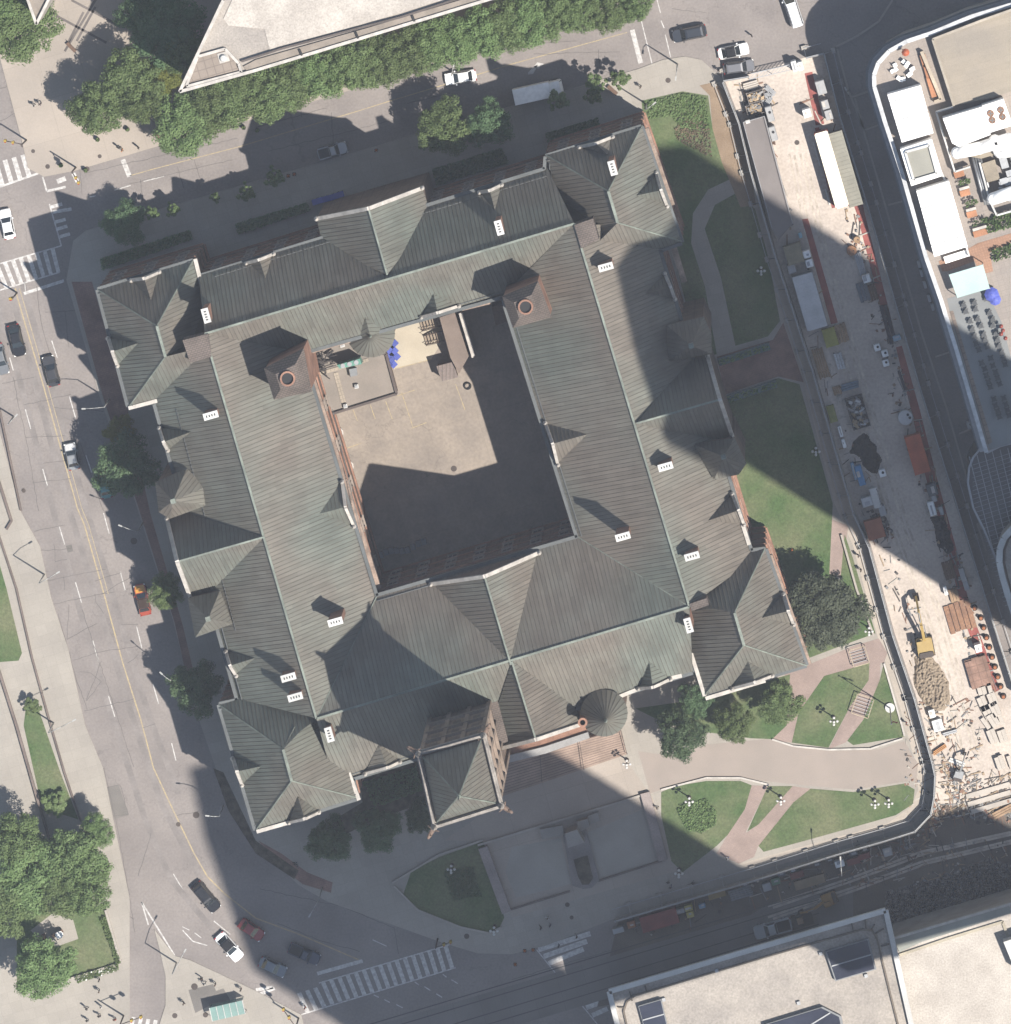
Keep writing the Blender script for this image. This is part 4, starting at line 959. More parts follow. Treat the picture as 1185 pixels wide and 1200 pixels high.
eb3 = empty('round_cornered_building', G(1195, 660), 'white rimmed round cornered roof at the right edge below the glass vault', 'building', world=True)
rim = T(3, 2, [(1230, 45), (1185, 80), (1150, 120), (1132, 170), (1130, 230), (1145, 300), (1185, 430), (1230, 560)])
top_prism('wall', rim+[(1300, 760), (1300, 600)], 19, wallm, eb3, 0, gravel)
edge_wall('rim', rim, 19, M['cap'], eb3, .9, .7)
edge_wall('inner_rim', [(x+6, yv+1) for x, yv in rim], 19, mat('rim groove', (.16, .12, .1)), eb3, .25, .3)
# free standing terrace furniture
def table_proto():
    r = empty('terrace_table', (0, 0, 0), 'small dark table with chairs on the grey roof terrace', 'table', 'tables on the roof terrace')
    mb = MB(); mb.lathe((0, 0, 0), [(0, .70), (.42, .70), (.42, .75), (0, .75)], 12); mb.build('table_top', flat('dark table', (.07, .075, .08)), r)
    mb = MB(); mb.lathe((0, 0, 0), [(.3, 0), (.3, .04), (.05, .06), (.05, .7)], 10); mb.build('leg', M['iron'], r)
    mb = MB()
    for a in range(4):
        c = Vector((.5*math.cos(a*1.57+.78), .5*math.sin(a*1.57+.78), .44)); mb.box(c, (.3, .3, .05), a*1.57+.78)
        for s_ in (-1, 1): mb.tube((c.x, c.y+s_*.15, 0), (c.x, c.y+s_*.15, .44), .02, n=5)
    mb.build('chairs', flat('chair', (.1, .1, .1)), r)
    return r
tp = table_proto()
dull = 'dark table on the shaded grey part of the roof terrace'; tp['label'] = dull; tp['group'] = 'shaded terrace tables'
tabs = T(3, 1, [(965, 225), (1015, 215), (1070, 195), (975, 255), (1020, 245), (1085, 262), (995, 300), (1030, 290), (1100, 292), (1100, 320), (1045, 322), (1005, 338), (1115, 357), (1058, 362), (1015, 370), (1122, 387), (1065, 387), (1022, 402), (1130, 415), (1075, 417), (1035, 432), (1142, 445), (1090, 470), (1150, 475), (1048, 492), (1100, 505), (1157, 500), (1062, 520), (1112, 535), (1070, 550), (1122, 562), (1080, 580), (1132, 590), (1088, 605), (1150, 655), (1105, 660), (1112, 690), (1160, 685), (1122, 715), (1167, 710), (1130, 742), (1175, 735)])
for i, (x, yv) in enumerate(tabs):
    o = tp if i == 0 else copy_tree(tp); p = P(x, yv, HE+.05); o.location = (p.x, p.y, HE+.05); o.rotation_euler.z = GA+random.uniform(-.1, .1); o.scale = (.8, .8, 1)
    sunny = yv < 384 - 0 and i in (0, 1, 2, 3, 4, 5, 7, 8, 9)
    o['label'] = dull; o['group'] = 'shaded terrace tables'
    if sunny: o['label'] = 'dark table in the sunny end of the roof terrace beside the pale green canopy'; o['group'] = 'sunlit terrace tables'
def chair_set():
    r = empty('lounge_chair', (0, 0, 0), 'white lounge chair on the curved corner terrace', 'chair', 'lounge chairs on the corner terrace')
    mb = MB(); mb.box((0, 0, .4), (.6, .6, .08)); mb.build('seat', M['whitep'], r)
    mb = MB(); mb.box((0, .3, .62), (.6, .07, .45)); mb.build('backrest', M['whitep'], r)
    for a in (-1, 1):
        for b in (-1, 1): mb = MB(); mb.tube((a*.25, b*.25, 0), (a*.25, b*.25, .4), .025, n=6); mb.build('leg', M['steel'], r)
    return r
lc = chair_set()
for i, (x, yv, a) in enumerate([(1059, 72, .8), (1062, 77, .8), (1064, 74, .9), (1049, 76, 2), (1046, 83, 2.2), (1050, 81, 2.2), (1068, 82, 0), (1070, 80, .3), (1053, 91, 2.6), (1056, 93, 3), (1059, 92, 3.2), (1065, 88, .6), (1067, 86, .6)]):
    o = lc if i == 0 else copy_tree(lc); p = P(x, yv, HE); o.location = (p.x, p.y, HE+.02); o.rotation_euler.z = a; o.scale = (.9, .9, 1)
def umbrella(x, yv, col, lab, r=1.3, h=2.5):
    p = P(x, yv, HE); e = empty('parasol', (p.x, p.y, HE), lab, 'parasol')
    mb = MB(); mb.lathe((0, 0, 0), [(r, h-.5), (r*.5, h-.15), (0, h)], 8, 0, False); mb.build('canopy', flat(lab[:12], col), e)
    mb = MB(); mb.tube((0, 0, 0), (0, 0, h), .04, n=6); mb.build('pole', M['steel'], e)
umbrella(1061, 60, (.5, .13, .06), 'orange red parasol at the rounded corner terrace', .6)
umbrella(1162, 344, (.10, .13, .5), 'blue cover heaped beside the pale green terrace canopy', 1.1, 1.6)
umbrella(1166, 350, (.12, .15, .55), 'second blue cover, just south of the one touching the canopy', .9, 1.5)
for i, (x, yv) in enumerate([(1173, 381), (1175, 386), (1173, 390), (1178, 395)]): umbrella(x, yv, (.36, .07, .05), 'dark red folded parasol, %s in the row along the terrace wall' % ('northernmost', 'second from the north', 'third from the north', 'southernmost')[i], .32, 1.8)
# roof air units standing on the side street and cabinets
# unseen towers that cast shadows; the bottom one is added, shaped for its shadow
facade = mat('tower facade', (.18, .18, .19), .4, .1, .1, 1, joints=(3, 3.8, .35, .4, 0))
def tower_off(corners, H, lab):
    ox, oy = 4.28*H, 2.68*H
    pts = [G(x+ox, yv+oy) for x, yv in corners]
    e = empty('unseen_tower', sum(pts, Vector())/len(pts), lab, 'tower', world=True)
    mb = MB(); mb.prism(pts, 0, H-3, 0); mb.build('shaft', facade, e)
    c = sum(pts, Vector())/len(pts); mb = MB(); mb.prism([c+(p-c)*.98 for p in pts], H-3, H, 0); mb.build('roof', wallm, e)
    mb = MB(); q = fixccw(list(pts))
    for k in range(int(H/3.9)):
        for a, b in zip(q, q[1:]+q[:1]): mb.bar(Vector((a.x, a.y, k*3.9+3.9)), Vector((b.x, b.y, k*3.9+3.9)), .3, 1.1)
    mb.build('spandrel', M['steel'], e)
tower_off([(600, 206), (640, 188), (700, 176), (800, 165), (866, 366), (840, 470), (722, 446), (655, 405), (618, 300)], 170, 'office tower beyond the right edge with a bowed west front')
ta = empty('unseen_tower', G(1100, 1460), 'added unseen tower beyond the bottom edge with wings shaped to cast the plaza shadow', 'tower', world=True)
def tpart(name, eq, z0, z1, zr=None):  # parts of the added tower, placed by where their shade should land
    zr = zr or z1; pts = [G(x+4.28*zr, yv+2.68*zr) for x, yv in eq]; mb = MB(); mb.prism(pts, z0, z1, 0, bottom=True); o = mb.build(name, facade, ta)
    mb = MB(); q = fixccw(list(pts))
    for k in range(int((z1-z0)/3.9)):
        for a, b in zip(q, q[1:]+q[:1]): mb.bar(Vector((a.x, a.y, z0+k*3.9+2)), Vector((b.x, b.y, z0+k*3.9+2)), .3, 1.1)
    mb.build('spandrel', M['steel'], o)
tpart('shaft', [(222, 900), (260, 888), (543, 1061), (420, 1100), (297, 1137), (268, 1060), (240, 980)], 0, 170)
tpart('upper_shade_wing', [(259, 888.6), (536, 806), (611, 1043), (535, 1066)], 149, 169.6, 170)  # wings added at heights that shade the plaza but miss the store roof
tpart('side_shade_wing', [(256, 889), (536, 806), (541, 822), (278, 904)], 86, 148.8, 170)
tpart('low_shade_wing', [(860, 1018), (1141, 942), (1147, 960), (866, 1036)], 78, 94)
# ================================================================ TREES AND PLANTING
def leafmat(name, col, col2):
    m = bpy.data.materials.new(name); m.use_nodes = True; t = m.node_tree; b = t.nodes['Principled BSDF']
    ge = nd(t, 'ShaderNodeNewGeometry'); oi = nd(t, 'ShaderNodeObjectInfo')
    mx = nd(t, 'ShaderNodeMix', data_type='RGBA'); t.links.new(ge.outputs['Random Per Island'], mx.inputs[0])
    mx.inputs[6].default_value = (*col, 1); mx.inputs[7].default_value = (*col2, 1)
    hs = nd(t, 'ShaderNodeHueSaturation'); mr = nd(t, 'ShaderNodeMapRange'); t.links.new(oi.outputs['Random'], mr.inputs[0]); mr.inputs[3].default_value = .75; mr.inputs[4].default_value = 1.2
    t.links.new(mx.outputs[2], hs.inputs['Color']); t.links.new(mr.outputs[0], hs.inputs['Value'])
    mr2 = nd(t, 'ShaderNodeMapRange'); t.links.new(oi.outputs['Random'], mr2.inputs[0]); mr2.inputs[3].default_value = .485; mr2.inputs[4].default_value = .51
    t.links.new(mr2.outputs[0], hs.inputs['Hue']); t.links.new(hs.outputs[0], b.inputs['Base Color'])
    b.inputs['Roughness'].default_value = .65; b.inputs['Specular IOR Level'].default_value = .25
    tr = nd(t, 'ShaderNodeBsdfTranslucent'); t.links.new(hs.outputs[0], tr.inputs[0]); ms = nd(t, 'ShaderNodeMixShader'); ms.inputs[0].default_value = .4
    t.links.new(b.outputs[0], ms.inputs[1]); t.links.new(tr.outputs[0], ms.inputs[2]); t.links.new(ms.outputs[0], t.nodes['Material Output'].inputs[0])
    return m
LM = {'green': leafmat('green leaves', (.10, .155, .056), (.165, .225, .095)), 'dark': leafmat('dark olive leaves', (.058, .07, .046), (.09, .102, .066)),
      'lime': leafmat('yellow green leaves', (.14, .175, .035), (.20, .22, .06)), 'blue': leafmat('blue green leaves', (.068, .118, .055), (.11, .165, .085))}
def tree_proto(name, lm, seed, nclump=46, per=120, leaf=.05, hgt=1.7, cr=1.0, flatn=.55, loose=0.0, trunkr=.035):
    """crown radius 1 unit; the tree stands on z = 0"""
    rg = random.Random(seed); root = empty(name, (0, 0, 0), '', '')
    mb = MB(); zc = hgt*.62; clumps = []
    for i in range(nclump):
        a = i*2.39996+rg.uniform(-.25, .25); rr = math.sqrt((i+.5)/nclump)*.88*(1+.16*math.sin(3*a+seed)+.1*math.sin(5*a+2*seed)); zz = math.sqrt(max(0, 1-rr*rr*.9))
        z = zc+zz*(hgt-zc)*rg.uniform(.6, 1.0)-.04
        if i % 5 == 0: z = zc-rg.uniform(0, .25)
        clumps.append((Vector((rr*math.cos(a), rr*math.sin(a), z)), rg.uniform(.13, .27)*(1+loose)))
    for c, r in clumps:
        for _ in range(int(per*(r/.2)**2)):
            d = Vector((rg.gauss(0, 1), rg.gauss(0, 1), rg.gauss(.25, 1))).normalized(); p = c+Vector((d.x, d.y, d.z*flatn))*r*rg.uniform(.55, 1.12)
            n = (d+Vector((rg.uniform(-.6, .6), rg.uniform(-.6, .6), rg.uniform(.0, .9)))).normalized(); t = n.orthogonal().normalized()
            t.rotate(Matrix.Rotation(rg.uniform(0, 6.28), 3, n)); b = n.cross(t); s_ = leaf*rg.uniform(.6, 1.35)
            mb.quad([p-t*s_, p-b*s_*.6, p+t*s_, p+b*s_*.6], 0)
    mb.build('crown', lm, root)
    tb = MB(); pz = [(0, 0, 0), (.02, .01, zc*.4), (.0, .03, zc*.75)]
    for k in range(2): tb.tube(pz[k], pz[k+1], trunkr*(1-.25*k), trunkr*(.75-.25*k), 8)
    for c, r in clumps[::3]: tb.tube(pz[1+rg.randint(0, 1)], c*.97, trunkr*.42, trunkr*.1, 5)
    tb.build('trunk', M['trunk'], root)
    return root
PT = {}
def proto(kind):
    if kind not in PT:
        a = {'g1': ('broad_tree', LM['green'], 1), 'g2': ('broad_tree', LM['green'], 5), 'g3': ('broad_tree', LM['green'], 9), 'd1': ('broad_tree', LM['dark'], 3), 'y1': ('broad_tree', LM['lime'], 4), 'b1': ('broad_tree', LM['blue'], 6), 'b2': ('broad_tree', LM['blue'], 13)}
        k = dict(nclump=84, per=150, leaf=.037)
        if kind == 's1': PT[kind] = tree_proto('young_tree', LM['green'], 21, 16, 46, .11, 2.6, loose=.25, trunkr=.05)
        else: PT[kind] = tree_proto(*a[kind], **k)
        PT[kind]['used'] = 0
    return PT[kind]
def tree(x, yv, rpx, kind, label, cat='tree', group=None, h=None, sq=1):
    pr0 = proto(kind); r = rpx*S
    o = pr0 if not pr0['used'] else copy_tree(pr0); pr0['used'] = 1; o['used'] = 1
    hh = h or (1.7*r if kind != 's1' else 2.6*r); zs = hh/(1.7 if kind != 's1' else 2.6)
    c = P(x, yv, hh*.8); o.location = (c.x, c.y, .12); o.scale = (r*1.06, r*1.06*sq, zs); o.rotation_euler.z = random.uniform(0, 6.28)
    tag(o, label, cat, group); return o
ordn = ['first', 'second', 'third', 'fourth', 'fifth', 'sixth', 'seventh', 'eighth', 'ninth', 'tenth', 'eleventh', 'twelfth', 'thirteenth', 'fourteenth', 'fifteenth', 'sixteenth', 'seventeenth', 'eighteenth', 'nineteenth', 'twentieth']
row = [(217, 138, 30), (245, 118, 26), (268, 112, 26), (292, 100, 26), (318, 98, 27), (345, 88, 26), (370, 78, 24), (398, 72, 25), (425, 64, 26), (452, 60, 25), (480, 52, 25), (508, 44, 24), (535, 38, 25), (562, 30, 25), (590, 24, 25), (620, 16, 25), (650, 8, 24), (680, 4, 22), (712, 2, 22), (742, -4, 18)]
for i, (x, yv, r) in enumerate(row):
    tree(x, yv+9, r*1.2, 'g%d' % (1+i % 3), '%s green street tree from the west in the row below the flat roofed block' % ordn[i], group='street trees along the north side', h=9.5)
for x, yv, r, k, lab in [
 (25, 30, 42, 'g1', 'large green tree in the upper left corner under the pointed roof corner'), (8, 5, 30, 'g3', 'green tree cut off by the upper left corner of the picture'),
 (112, 128, 30, 'g2', 'loose green plaza tree, leftmost of the three beside the dappled shadow'), (152, 96, 36, 'g3', 'bright green plaza tree in the middle of the clump above the street corner'), (165, 118, 26, 'g1', 'small plaza tree just below the bright middle one of the clump'),
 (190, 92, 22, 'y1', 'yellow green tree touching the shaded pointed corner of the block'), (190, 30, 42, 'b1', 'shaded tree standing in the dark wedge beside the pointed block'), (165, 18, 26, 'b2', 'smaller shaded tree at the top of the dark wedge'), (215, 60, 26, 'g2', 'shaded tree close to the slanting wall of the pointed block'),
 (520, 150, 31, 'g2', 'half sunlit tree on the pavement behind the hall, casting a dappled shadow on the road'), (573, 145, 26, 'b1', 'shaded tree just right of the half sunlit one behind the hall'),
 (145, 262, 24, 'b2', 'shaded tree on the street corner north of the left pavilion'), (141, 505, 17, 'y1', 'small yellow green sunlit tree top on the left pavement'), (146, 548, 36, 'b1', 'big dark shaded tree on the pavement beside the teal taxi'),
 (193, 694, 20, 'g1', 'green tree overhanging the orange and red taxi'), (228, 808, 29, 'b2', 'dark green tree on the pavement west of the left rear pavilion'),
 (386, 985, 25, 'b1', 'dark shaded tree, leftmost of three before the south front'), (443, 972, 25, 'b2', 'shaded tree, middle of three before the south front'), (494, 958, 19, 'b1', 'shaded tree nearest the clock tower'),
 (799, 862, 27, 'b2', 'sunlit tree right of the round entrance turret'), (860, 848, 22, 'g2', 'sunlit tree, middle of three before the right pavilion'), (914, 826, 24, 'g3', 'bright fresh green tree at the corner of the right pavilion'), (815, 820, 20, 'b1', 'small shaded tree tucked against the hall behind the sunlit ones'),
 (968, 718, 44, 'd1', 'large dark olive tree on the lawn east of the right pavilion'),
 (32, 1030, 42, 'g1', 'broad green tree at the left edge above the small patio'), (88, 1010, 36, 'g2', 'broad green tree leaning over the left pavement of the avenue'), (112, 975, 20, 'g3', 'small bright tree at the top of the lower left grove'), (6, 1062, 34, 'g3', 'green tree cut by the left edge beside the patio'), (70, 1045, 30, 'g1', 'tree in the middle of the lower left grove right above the patio'), (100, 1045, 28, 'g2', 'tree on the pavement side of the lower left grove'), (50, 1136, 34, 'g3', 'round green tree below the small patio'), (18, 985, 30, 'g2', 'tree at the top left of the lower left grove'),
 (38, 828, 10, 's1', 'low bushy shrub at the top of the left grass strip'), (64, 942, 14, 's1', 'small bush at the foot of the left grass strip')]:
    tree(x, yv, r, k, lab, h=(10 if r > 24 else 7) if k != 's1' else 2.5)
for x, yv, r, lab in [(288, 226, 10, 'young sunlit tree, largest of the three small ones north of the hall'), (178, 250, 8, 'young tree, left of the pair by the shaded street corner'), (202, 246, 8, 'young tree, right of the pair by the shaded street corner'), (321, 208, 11, 'young shaded tree beside the orange cones behind the hall'), (252, 232, 6, 'tiny young tree between the pair and the largest small tree'),
                      (698, 98, 12, 'young tree near the bench behind the right pavilion'), (727, 93, 11, 'sunlit young tree nearest the pedestrian crossing'), (654, 118, 12, 'young shaded tree below the white lorry'), (695, 112, 10, 'shaded young tree just under the sunlit pair')]:
    tree(x, yv, r, 's1', lab, group='young trees along the rear street', h=5.5)
def hedge(name, pts, h, label, cat, m, n, s=.2, z=.15, stuff=False, flowers=None):
    q = [G(x, yv) for x, yv in pts]; xs = [p.x for p in q]; ys = [p.y for p in q]; mb = MB(); rg = random.Random(len(label)); k = 0
    def inside(x, y):
        c = False
        for a, b in zip(q, q[1:]+q[:1]):
            if (a.y > y) != (b.y > y) and x < (b.x-a.x)*(y-a.y)/(b.y-a.y)+a.x: c = not c
        return c
    while k < n:
        x, y = rg.uniform(min(xs), max(xs)), rg.uniform(min(ys), max(ys))
        if not inside(x, y): continue
        k += 1; c = Vector((x, y, z+h*rg.uniform(.2, 1)*(.7+.3*math.sin(x*1.7)*math.cos(y*1.3))))
        nn = Vector((rg.uniform(-1, 1), rg.uniform(-1, 1), rg.uniform(.3, 1.4))).normalized(); t = nn.orthogonal().normalized(); b = nn.cross(t); ss = s*rg.uniform(.6, 1.4)
        mb.quad([c-t*ss, c-b*ss*.6, c+t*ss, c+b*ss*.6], 1 if (flowers and rg.random() < .06) else 0)
    o = mb.build(name, [m]+([flowers] if flowers else [])); return tag(o, label, cat, kind='stuff' if stuff else None)
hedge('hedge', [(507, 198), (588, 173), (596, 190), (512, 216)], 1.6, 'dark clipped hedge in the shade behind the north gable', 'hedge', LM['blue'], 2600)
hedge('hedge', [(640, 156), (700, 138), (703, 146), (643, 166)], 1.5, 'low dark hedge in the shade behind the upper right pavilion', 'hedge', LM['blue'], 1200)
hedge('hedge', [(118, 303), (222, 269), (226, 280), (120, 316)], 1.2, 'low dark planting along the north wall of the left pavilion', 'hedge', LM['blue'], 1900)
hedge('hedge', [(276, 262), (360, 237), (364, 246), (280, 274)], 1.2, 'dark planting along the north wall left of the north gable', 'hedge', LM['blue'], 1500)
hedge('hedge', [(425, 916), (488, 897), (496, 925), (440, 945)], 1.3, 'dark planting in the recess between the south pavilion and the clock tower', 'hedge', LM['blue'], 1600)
hedge('shrub_bed', [(793, 948), (800, 941), (828, 936), (840, 950), (839, 966), (822, 976), (805, 972)], .7, 'round bed of green shrubs on the lawn right of the plaza', 'shrub bed', LM['green'], 1500, .16)
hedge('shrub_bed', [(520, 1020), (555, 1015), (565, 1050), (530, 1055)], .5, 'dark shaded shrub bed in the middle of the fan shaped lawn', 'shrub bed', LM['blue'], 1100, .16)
hedge('shrub_bed', [(755, 120), (800, 109), (828, 114), (832, 150), (800, 150), (785, 135), (762, 140)], .6, 'patchy shrubs at the sunlit top of the east lawn', 'shrub bed', LM['green'], 1500, .18)
hedge('dry_scrub', [(790, 150), (820, 130), (832, 150), (835, 185), (815, 175), (795, 165)], .5, 'dry brown scrub in the middle of the upper east lawn', 'scrub', mat('dry twigs', (.2, .15, .10), .9, .2), 700, .15, stuff=True)
hedge('hedge', [(118, 1075), (124, 1073), (142, 1127), (137, 1130)], .9, 'thin clipped hedge along the right edge of the lower left garden', 'hedge', LM['green'], 700, .14)
hedge('hedge', [(88, 1143), (138, 1128), (140, 1136), (92, 1151)], .9, 'pale flowering hedge along the bottom of the lower left garden', 'hedge', LM['green'], 700, .14, flowers=M['whitep'])
# low walls
def lowwall(pts, h, lab, m=None, wd=.35, z=0):
    mb = MB()
    for a, b in zip(pts, pts[1:]): mb.bar(G(*a, z+h/2), G(*b, z+h/2), wd, h)
    o = mb.build('low_wall', m or M['kerb']); return tag(o, lab, 'wall')
dk = mat('dark low wall', (.2, .16, .14), .9)
lowwall([(-2, 560), (14, 610), (8, 620)], .5, 'short low wall stub at the left edge of the avenue', dk)
lowwall([(-4, 775), (20, 850), (47, 945), (58, 982)], .7, 'long dark low wall along the plaza at the left edge', dk)
lowwall([(-3, 620), (20, 690), (38, 770), (60, 850), (76, 905), (95, 962)], .5, 'long thin kerb wall between the left pavement and the grass', dk, .25)
lowwall([(124, 1066), (142, 1128), (84, 1146)], .5, 'low stone wall round the lower left garden', M['kerb'])
lowwall([(0, 480), (25, 598)], .5, 'dark kerb wall at the left edge beside the road', dk, .25)
lowwall([(986, 626), (1004, 690), (1024, 744)], .5, 'low wall edging the pale walkway beside the dark olive tree', M['kerb'], .3, .1)
lowwall([(756, 928), (777, 1007)], .8, 'stone wall at the right side of the sunken plaza', mat('plaza wall', (.33, .28, .26)), 1.4, .1)
lowwall([(566, 992), (594, 1068)], .8, 'stone wall at the left side of the sunken plaza', mat('plaza wall dark', (.33, .28, .26)), 1.4, .1)
lowwall([(560, 990), (760, 929)], .35, 'long thin stone step across the front plaza', M['kerb'], .3, .12)
lowwall([(594, 1067), (668, 1044)], .3, 'low step at the foot of the left plaza court', dk, .25, .12)
lowwall([(698, 1033), (776, 1008)], .3, 'low step at the foot of the right plaza court', dk, .25, .12)
lowwall([(775, 925), (828, 911), (868, 911), (901, 919)], .3, 'curved pale kerb along the top of the shrub bed lawn', M['coping'], .25, .12)
lowwall([(905, 866), (930, 874), (971, 878), (1020, 877), (1058, 865)], .3, 'curved pale kerb above the pink drive', M['coping'], .25, .12)
lowwall([(1036, 777), (1057, 850), (1060, 862)], .3, 'pale kerb along the lawn by the flagpole', M['coping'], .25, .12)
lowwall([(460, 1034), (515, 1001), (566, 984)], .3, 'curved stone kerb above the fan shaped lawn', M['kerb'], .25, .12)
lowwall([(462, 1038), (490, 1066), (540, 1086), (573, 1093), (588, 1086)], .3, 'curved stone kerb below the fan shaped lawn', M['kerb'], .25, .12)
# cenotaph
cn = empty('war_memorial', G(672, 990, .12), 'stone memorial with stepped blocks before the entrance steps', 'memorial', world=True)
stn = mat('memorial granite', (.36, .34, .31), .8, .06)
def mem(name, pts, h, m=stn): mb = MB(); mb.prism([P(x, yv, h) for x, yv in pts], .1, h, 0); return mb.build(name, m, cn)
mem('plinth', T(2, 3, [(235, 300), (340, 270), (405, 520), (370, 555), (330, 560), (280, 545)]), .5, mat('memorial base', (.27, .24, .23)))
mem('pillar', T(2, 3, [(245, 305), (300, 285), (335, 345), (260, 370)]), 4.5)
mem('pedestal', T(2, 3, [(300, 250), (350, 235), (360, 270), (310, 300)]), 2.2)
mem('bench', T(2, 3, [(130, 285), (235, 265), (240, 310), (140, 330)]), .9)
mem('bench', T(2, 3, [(350, 222), (400, 205), (405, 245), (360, 262)]), .9)
mem('flower_bed', T(2, 3, [(285, 425), (350, 405), (375, 510), (355, 540), (325, 540), (305, 500)]), .6, M['bed'])
for pts in ([(0, 365), (225, 325), (275, 535), (20, 600), (-30, 480)], [(345, 300), (620, 185), (700, 430), (405, 510)]):
    sheet('court_paving', T(2, 3, pts), .129, mat('court paving', (.40, .375, .33), .9, .04))
# bridge planters and ramp at the east door
for a, b, lab in (((842, 424), (902, 405), 'green metal planter rail along the upper edge of the east door path'), ((850, 468), (910, 449), 'green metal planter rail along the lower edge of the east door path')):
    e = empty('planter_rail', G(*a, .13), lab, 'planter', world=True); mb = MB(); mb.bar(G(*a, .5), G(*b, .5), 1.1, .7); mb.build('planter', mat('teal painted metal', (.10, .17, .17), .5, .1), e)
    mb = MB(); mb.bar(G(*a, 1.2)+Vector((0, .5, 0)), G(*b, 1.2)+Vector((0, .5, 0)), .07, .07)
    for k in range(8): p = G(a[0]+(b[0]-a[0])*k/7, a[1]+(b[1]-a[1])*k/7, 0)+Vector((0, .5, 0)); mb.tube(p+Vector((0, 0, .1)), p+Vector((0, 0, 1.2)), .03, n=5)
    mb.build('railing', M['ridge'], e)
    mb = MB()
    for k in range(6): p = G(a[0]+(b[0]-a[0])*(k+.5)/6, a[1]+(b[1]-a[1])*(k+.5)/6, .85); leafpatch(mb, p, .55, .4, 24, .5, .16)
    mb.build('plants', LM['green'], e)
# ================================================================ COURTYARD, STREET FURNITURE, VEHICLES, PEOPLE
an = empty('courtyard_annex', G(415, 450, .1), 'low flat roofed annex in the upper left of the courtyard', 'annex', world=True)
ar_ = mat('annex roof', (.30, .26, .225), .9, .06, .3, 6, col2=(.25, .22, .19))
AH = 4.2
ap_ = T(1, 1, [(228, 446), (425, 395), (520, 450), (602, 452), (652, 638), (345, 733)])
mb = MB(); mb.prism([P(x, yv, AH) for x, yv in ap_], .1, AH, 0, top=1); mb.build('wall', [M['stone'], ar_], an)
mb = MB()
for a, b in zip(ap_[2:], ap_[3:]): mb.bar(P(*a, AH+.2), P(*b, AH+.2), .35, .45)
mb.build('parapet', mat('dark parapet', (.12, .095, .085)), an)
mb = MB(); mb.bar(P(*T(1, 1, [(370, 540)])[0], AH+.05), P(*T(1, 1, [(412, 700)])[0], AH+.05), .7, .14); mb.bar(P(*T(1, 1, [(240, 560)])[0], AH+.05), P(*T(1, 1, [(520, 480)])[0], AH+.05), .5, .12); mb.build('roof_walkway', mat('pale roof walkway', (.42, .36, .29), .9, .08, joints=(.6, .6, .05, .7, GA)), an)
def on_annex(pts, h0, h1, name, m, lab, cat):
    mb = MB(); q = [P(x, yv, h1) for x, yv in T(1, 1, pts)]; e = empty(name, sum(q, Vector())/len(q)+Vector((0, 0, h0-h1)), lab, cat, world=True); mb.prism(q, h0, h1, 0); return e, mb.build('casing', m, e), q
e, cs, q = on_annex([(375, 505), (480, 475), (490, 500), (388, 522)], AH+.3, AH+3.2, 'cooling_unit', mat('teal casing', (.13, .33, .26), .5, .1), 'teal green cooling unit on the annex roof', 'cooling unit')
mb = MB()
for k in range(3): c = q[0].lerp(q[1], .2+.3*k).lerp(q[3].lerp(q[2], .2+.3*k), .5); mb.lathe((c.x, c.y, AH+3.2), [(.35, 0), (.35, .12), (0, .12)], 12)
mb.build('fan', M['steel'], e)
mb = MB()
for v in q: mb.box((v.x, v.y, AH+.15), (.15, .15, .4))
mb.build('foot', M['iron'], e)
mb = MB(); rg = random.Random(5)
for k in range(26):
    a = P(*T(1, 1, [(rg.uniform(265, 345), rg.uniform(455, 545))])[0], AH+rg.uniform(.2, 1.2)); b = a+Vector((rg.uniform(-1.6, 1.6), rg.uniform(-1.2, 1.2), rg.uniform(-.4, .6))); mb.tube(a, b, rg.uniform(.06, .18), n=6)
e = empty('pipework', P(*T(1, 1, [(300, 510)])[0], AH), 'tangle of dark pipes left of the teal cooling unit', 'pipework', world=True); mb.build('pipes', mat('dark pipes', (.07, .06, .055)), e)
for pts, lab in (([(455, 597), (473, 594), (476, 612), (458, 615)], 'white roof vent in the middle of the annex roof'), ([(403, 688), (421, 684), (425, 702), (407, 706)], 'white roof vent at the lower edge of the annex roof'), ([(387, 405), (407, 400), (412, 420), (392, 425)], 'white roof vent at the top edge of the annex roof')):
    e, cs, q = on_annex(pts, AH, AH+.6, 'roof_vent', M['cap'], lab, 'vent'); mb = MB(); c = sum(q, Vector())/4; mb.box((c.x, c.y, AH+.66), (.4, .4, .12), GA); mb.build('cowl', M['steel'], e)
e, cs, q = on_annex([(430, 525), (465, 518), (470, 552), (437, 560)], AH, AH+.7, 'roof_hatch', M['grey'], 'small grey roof hatch below the teal cooling unit', 'hatch')
mb = MB(); mb.bar(q[0], q[3], .1, .15); mb.build('hinge', M['iron'], e)
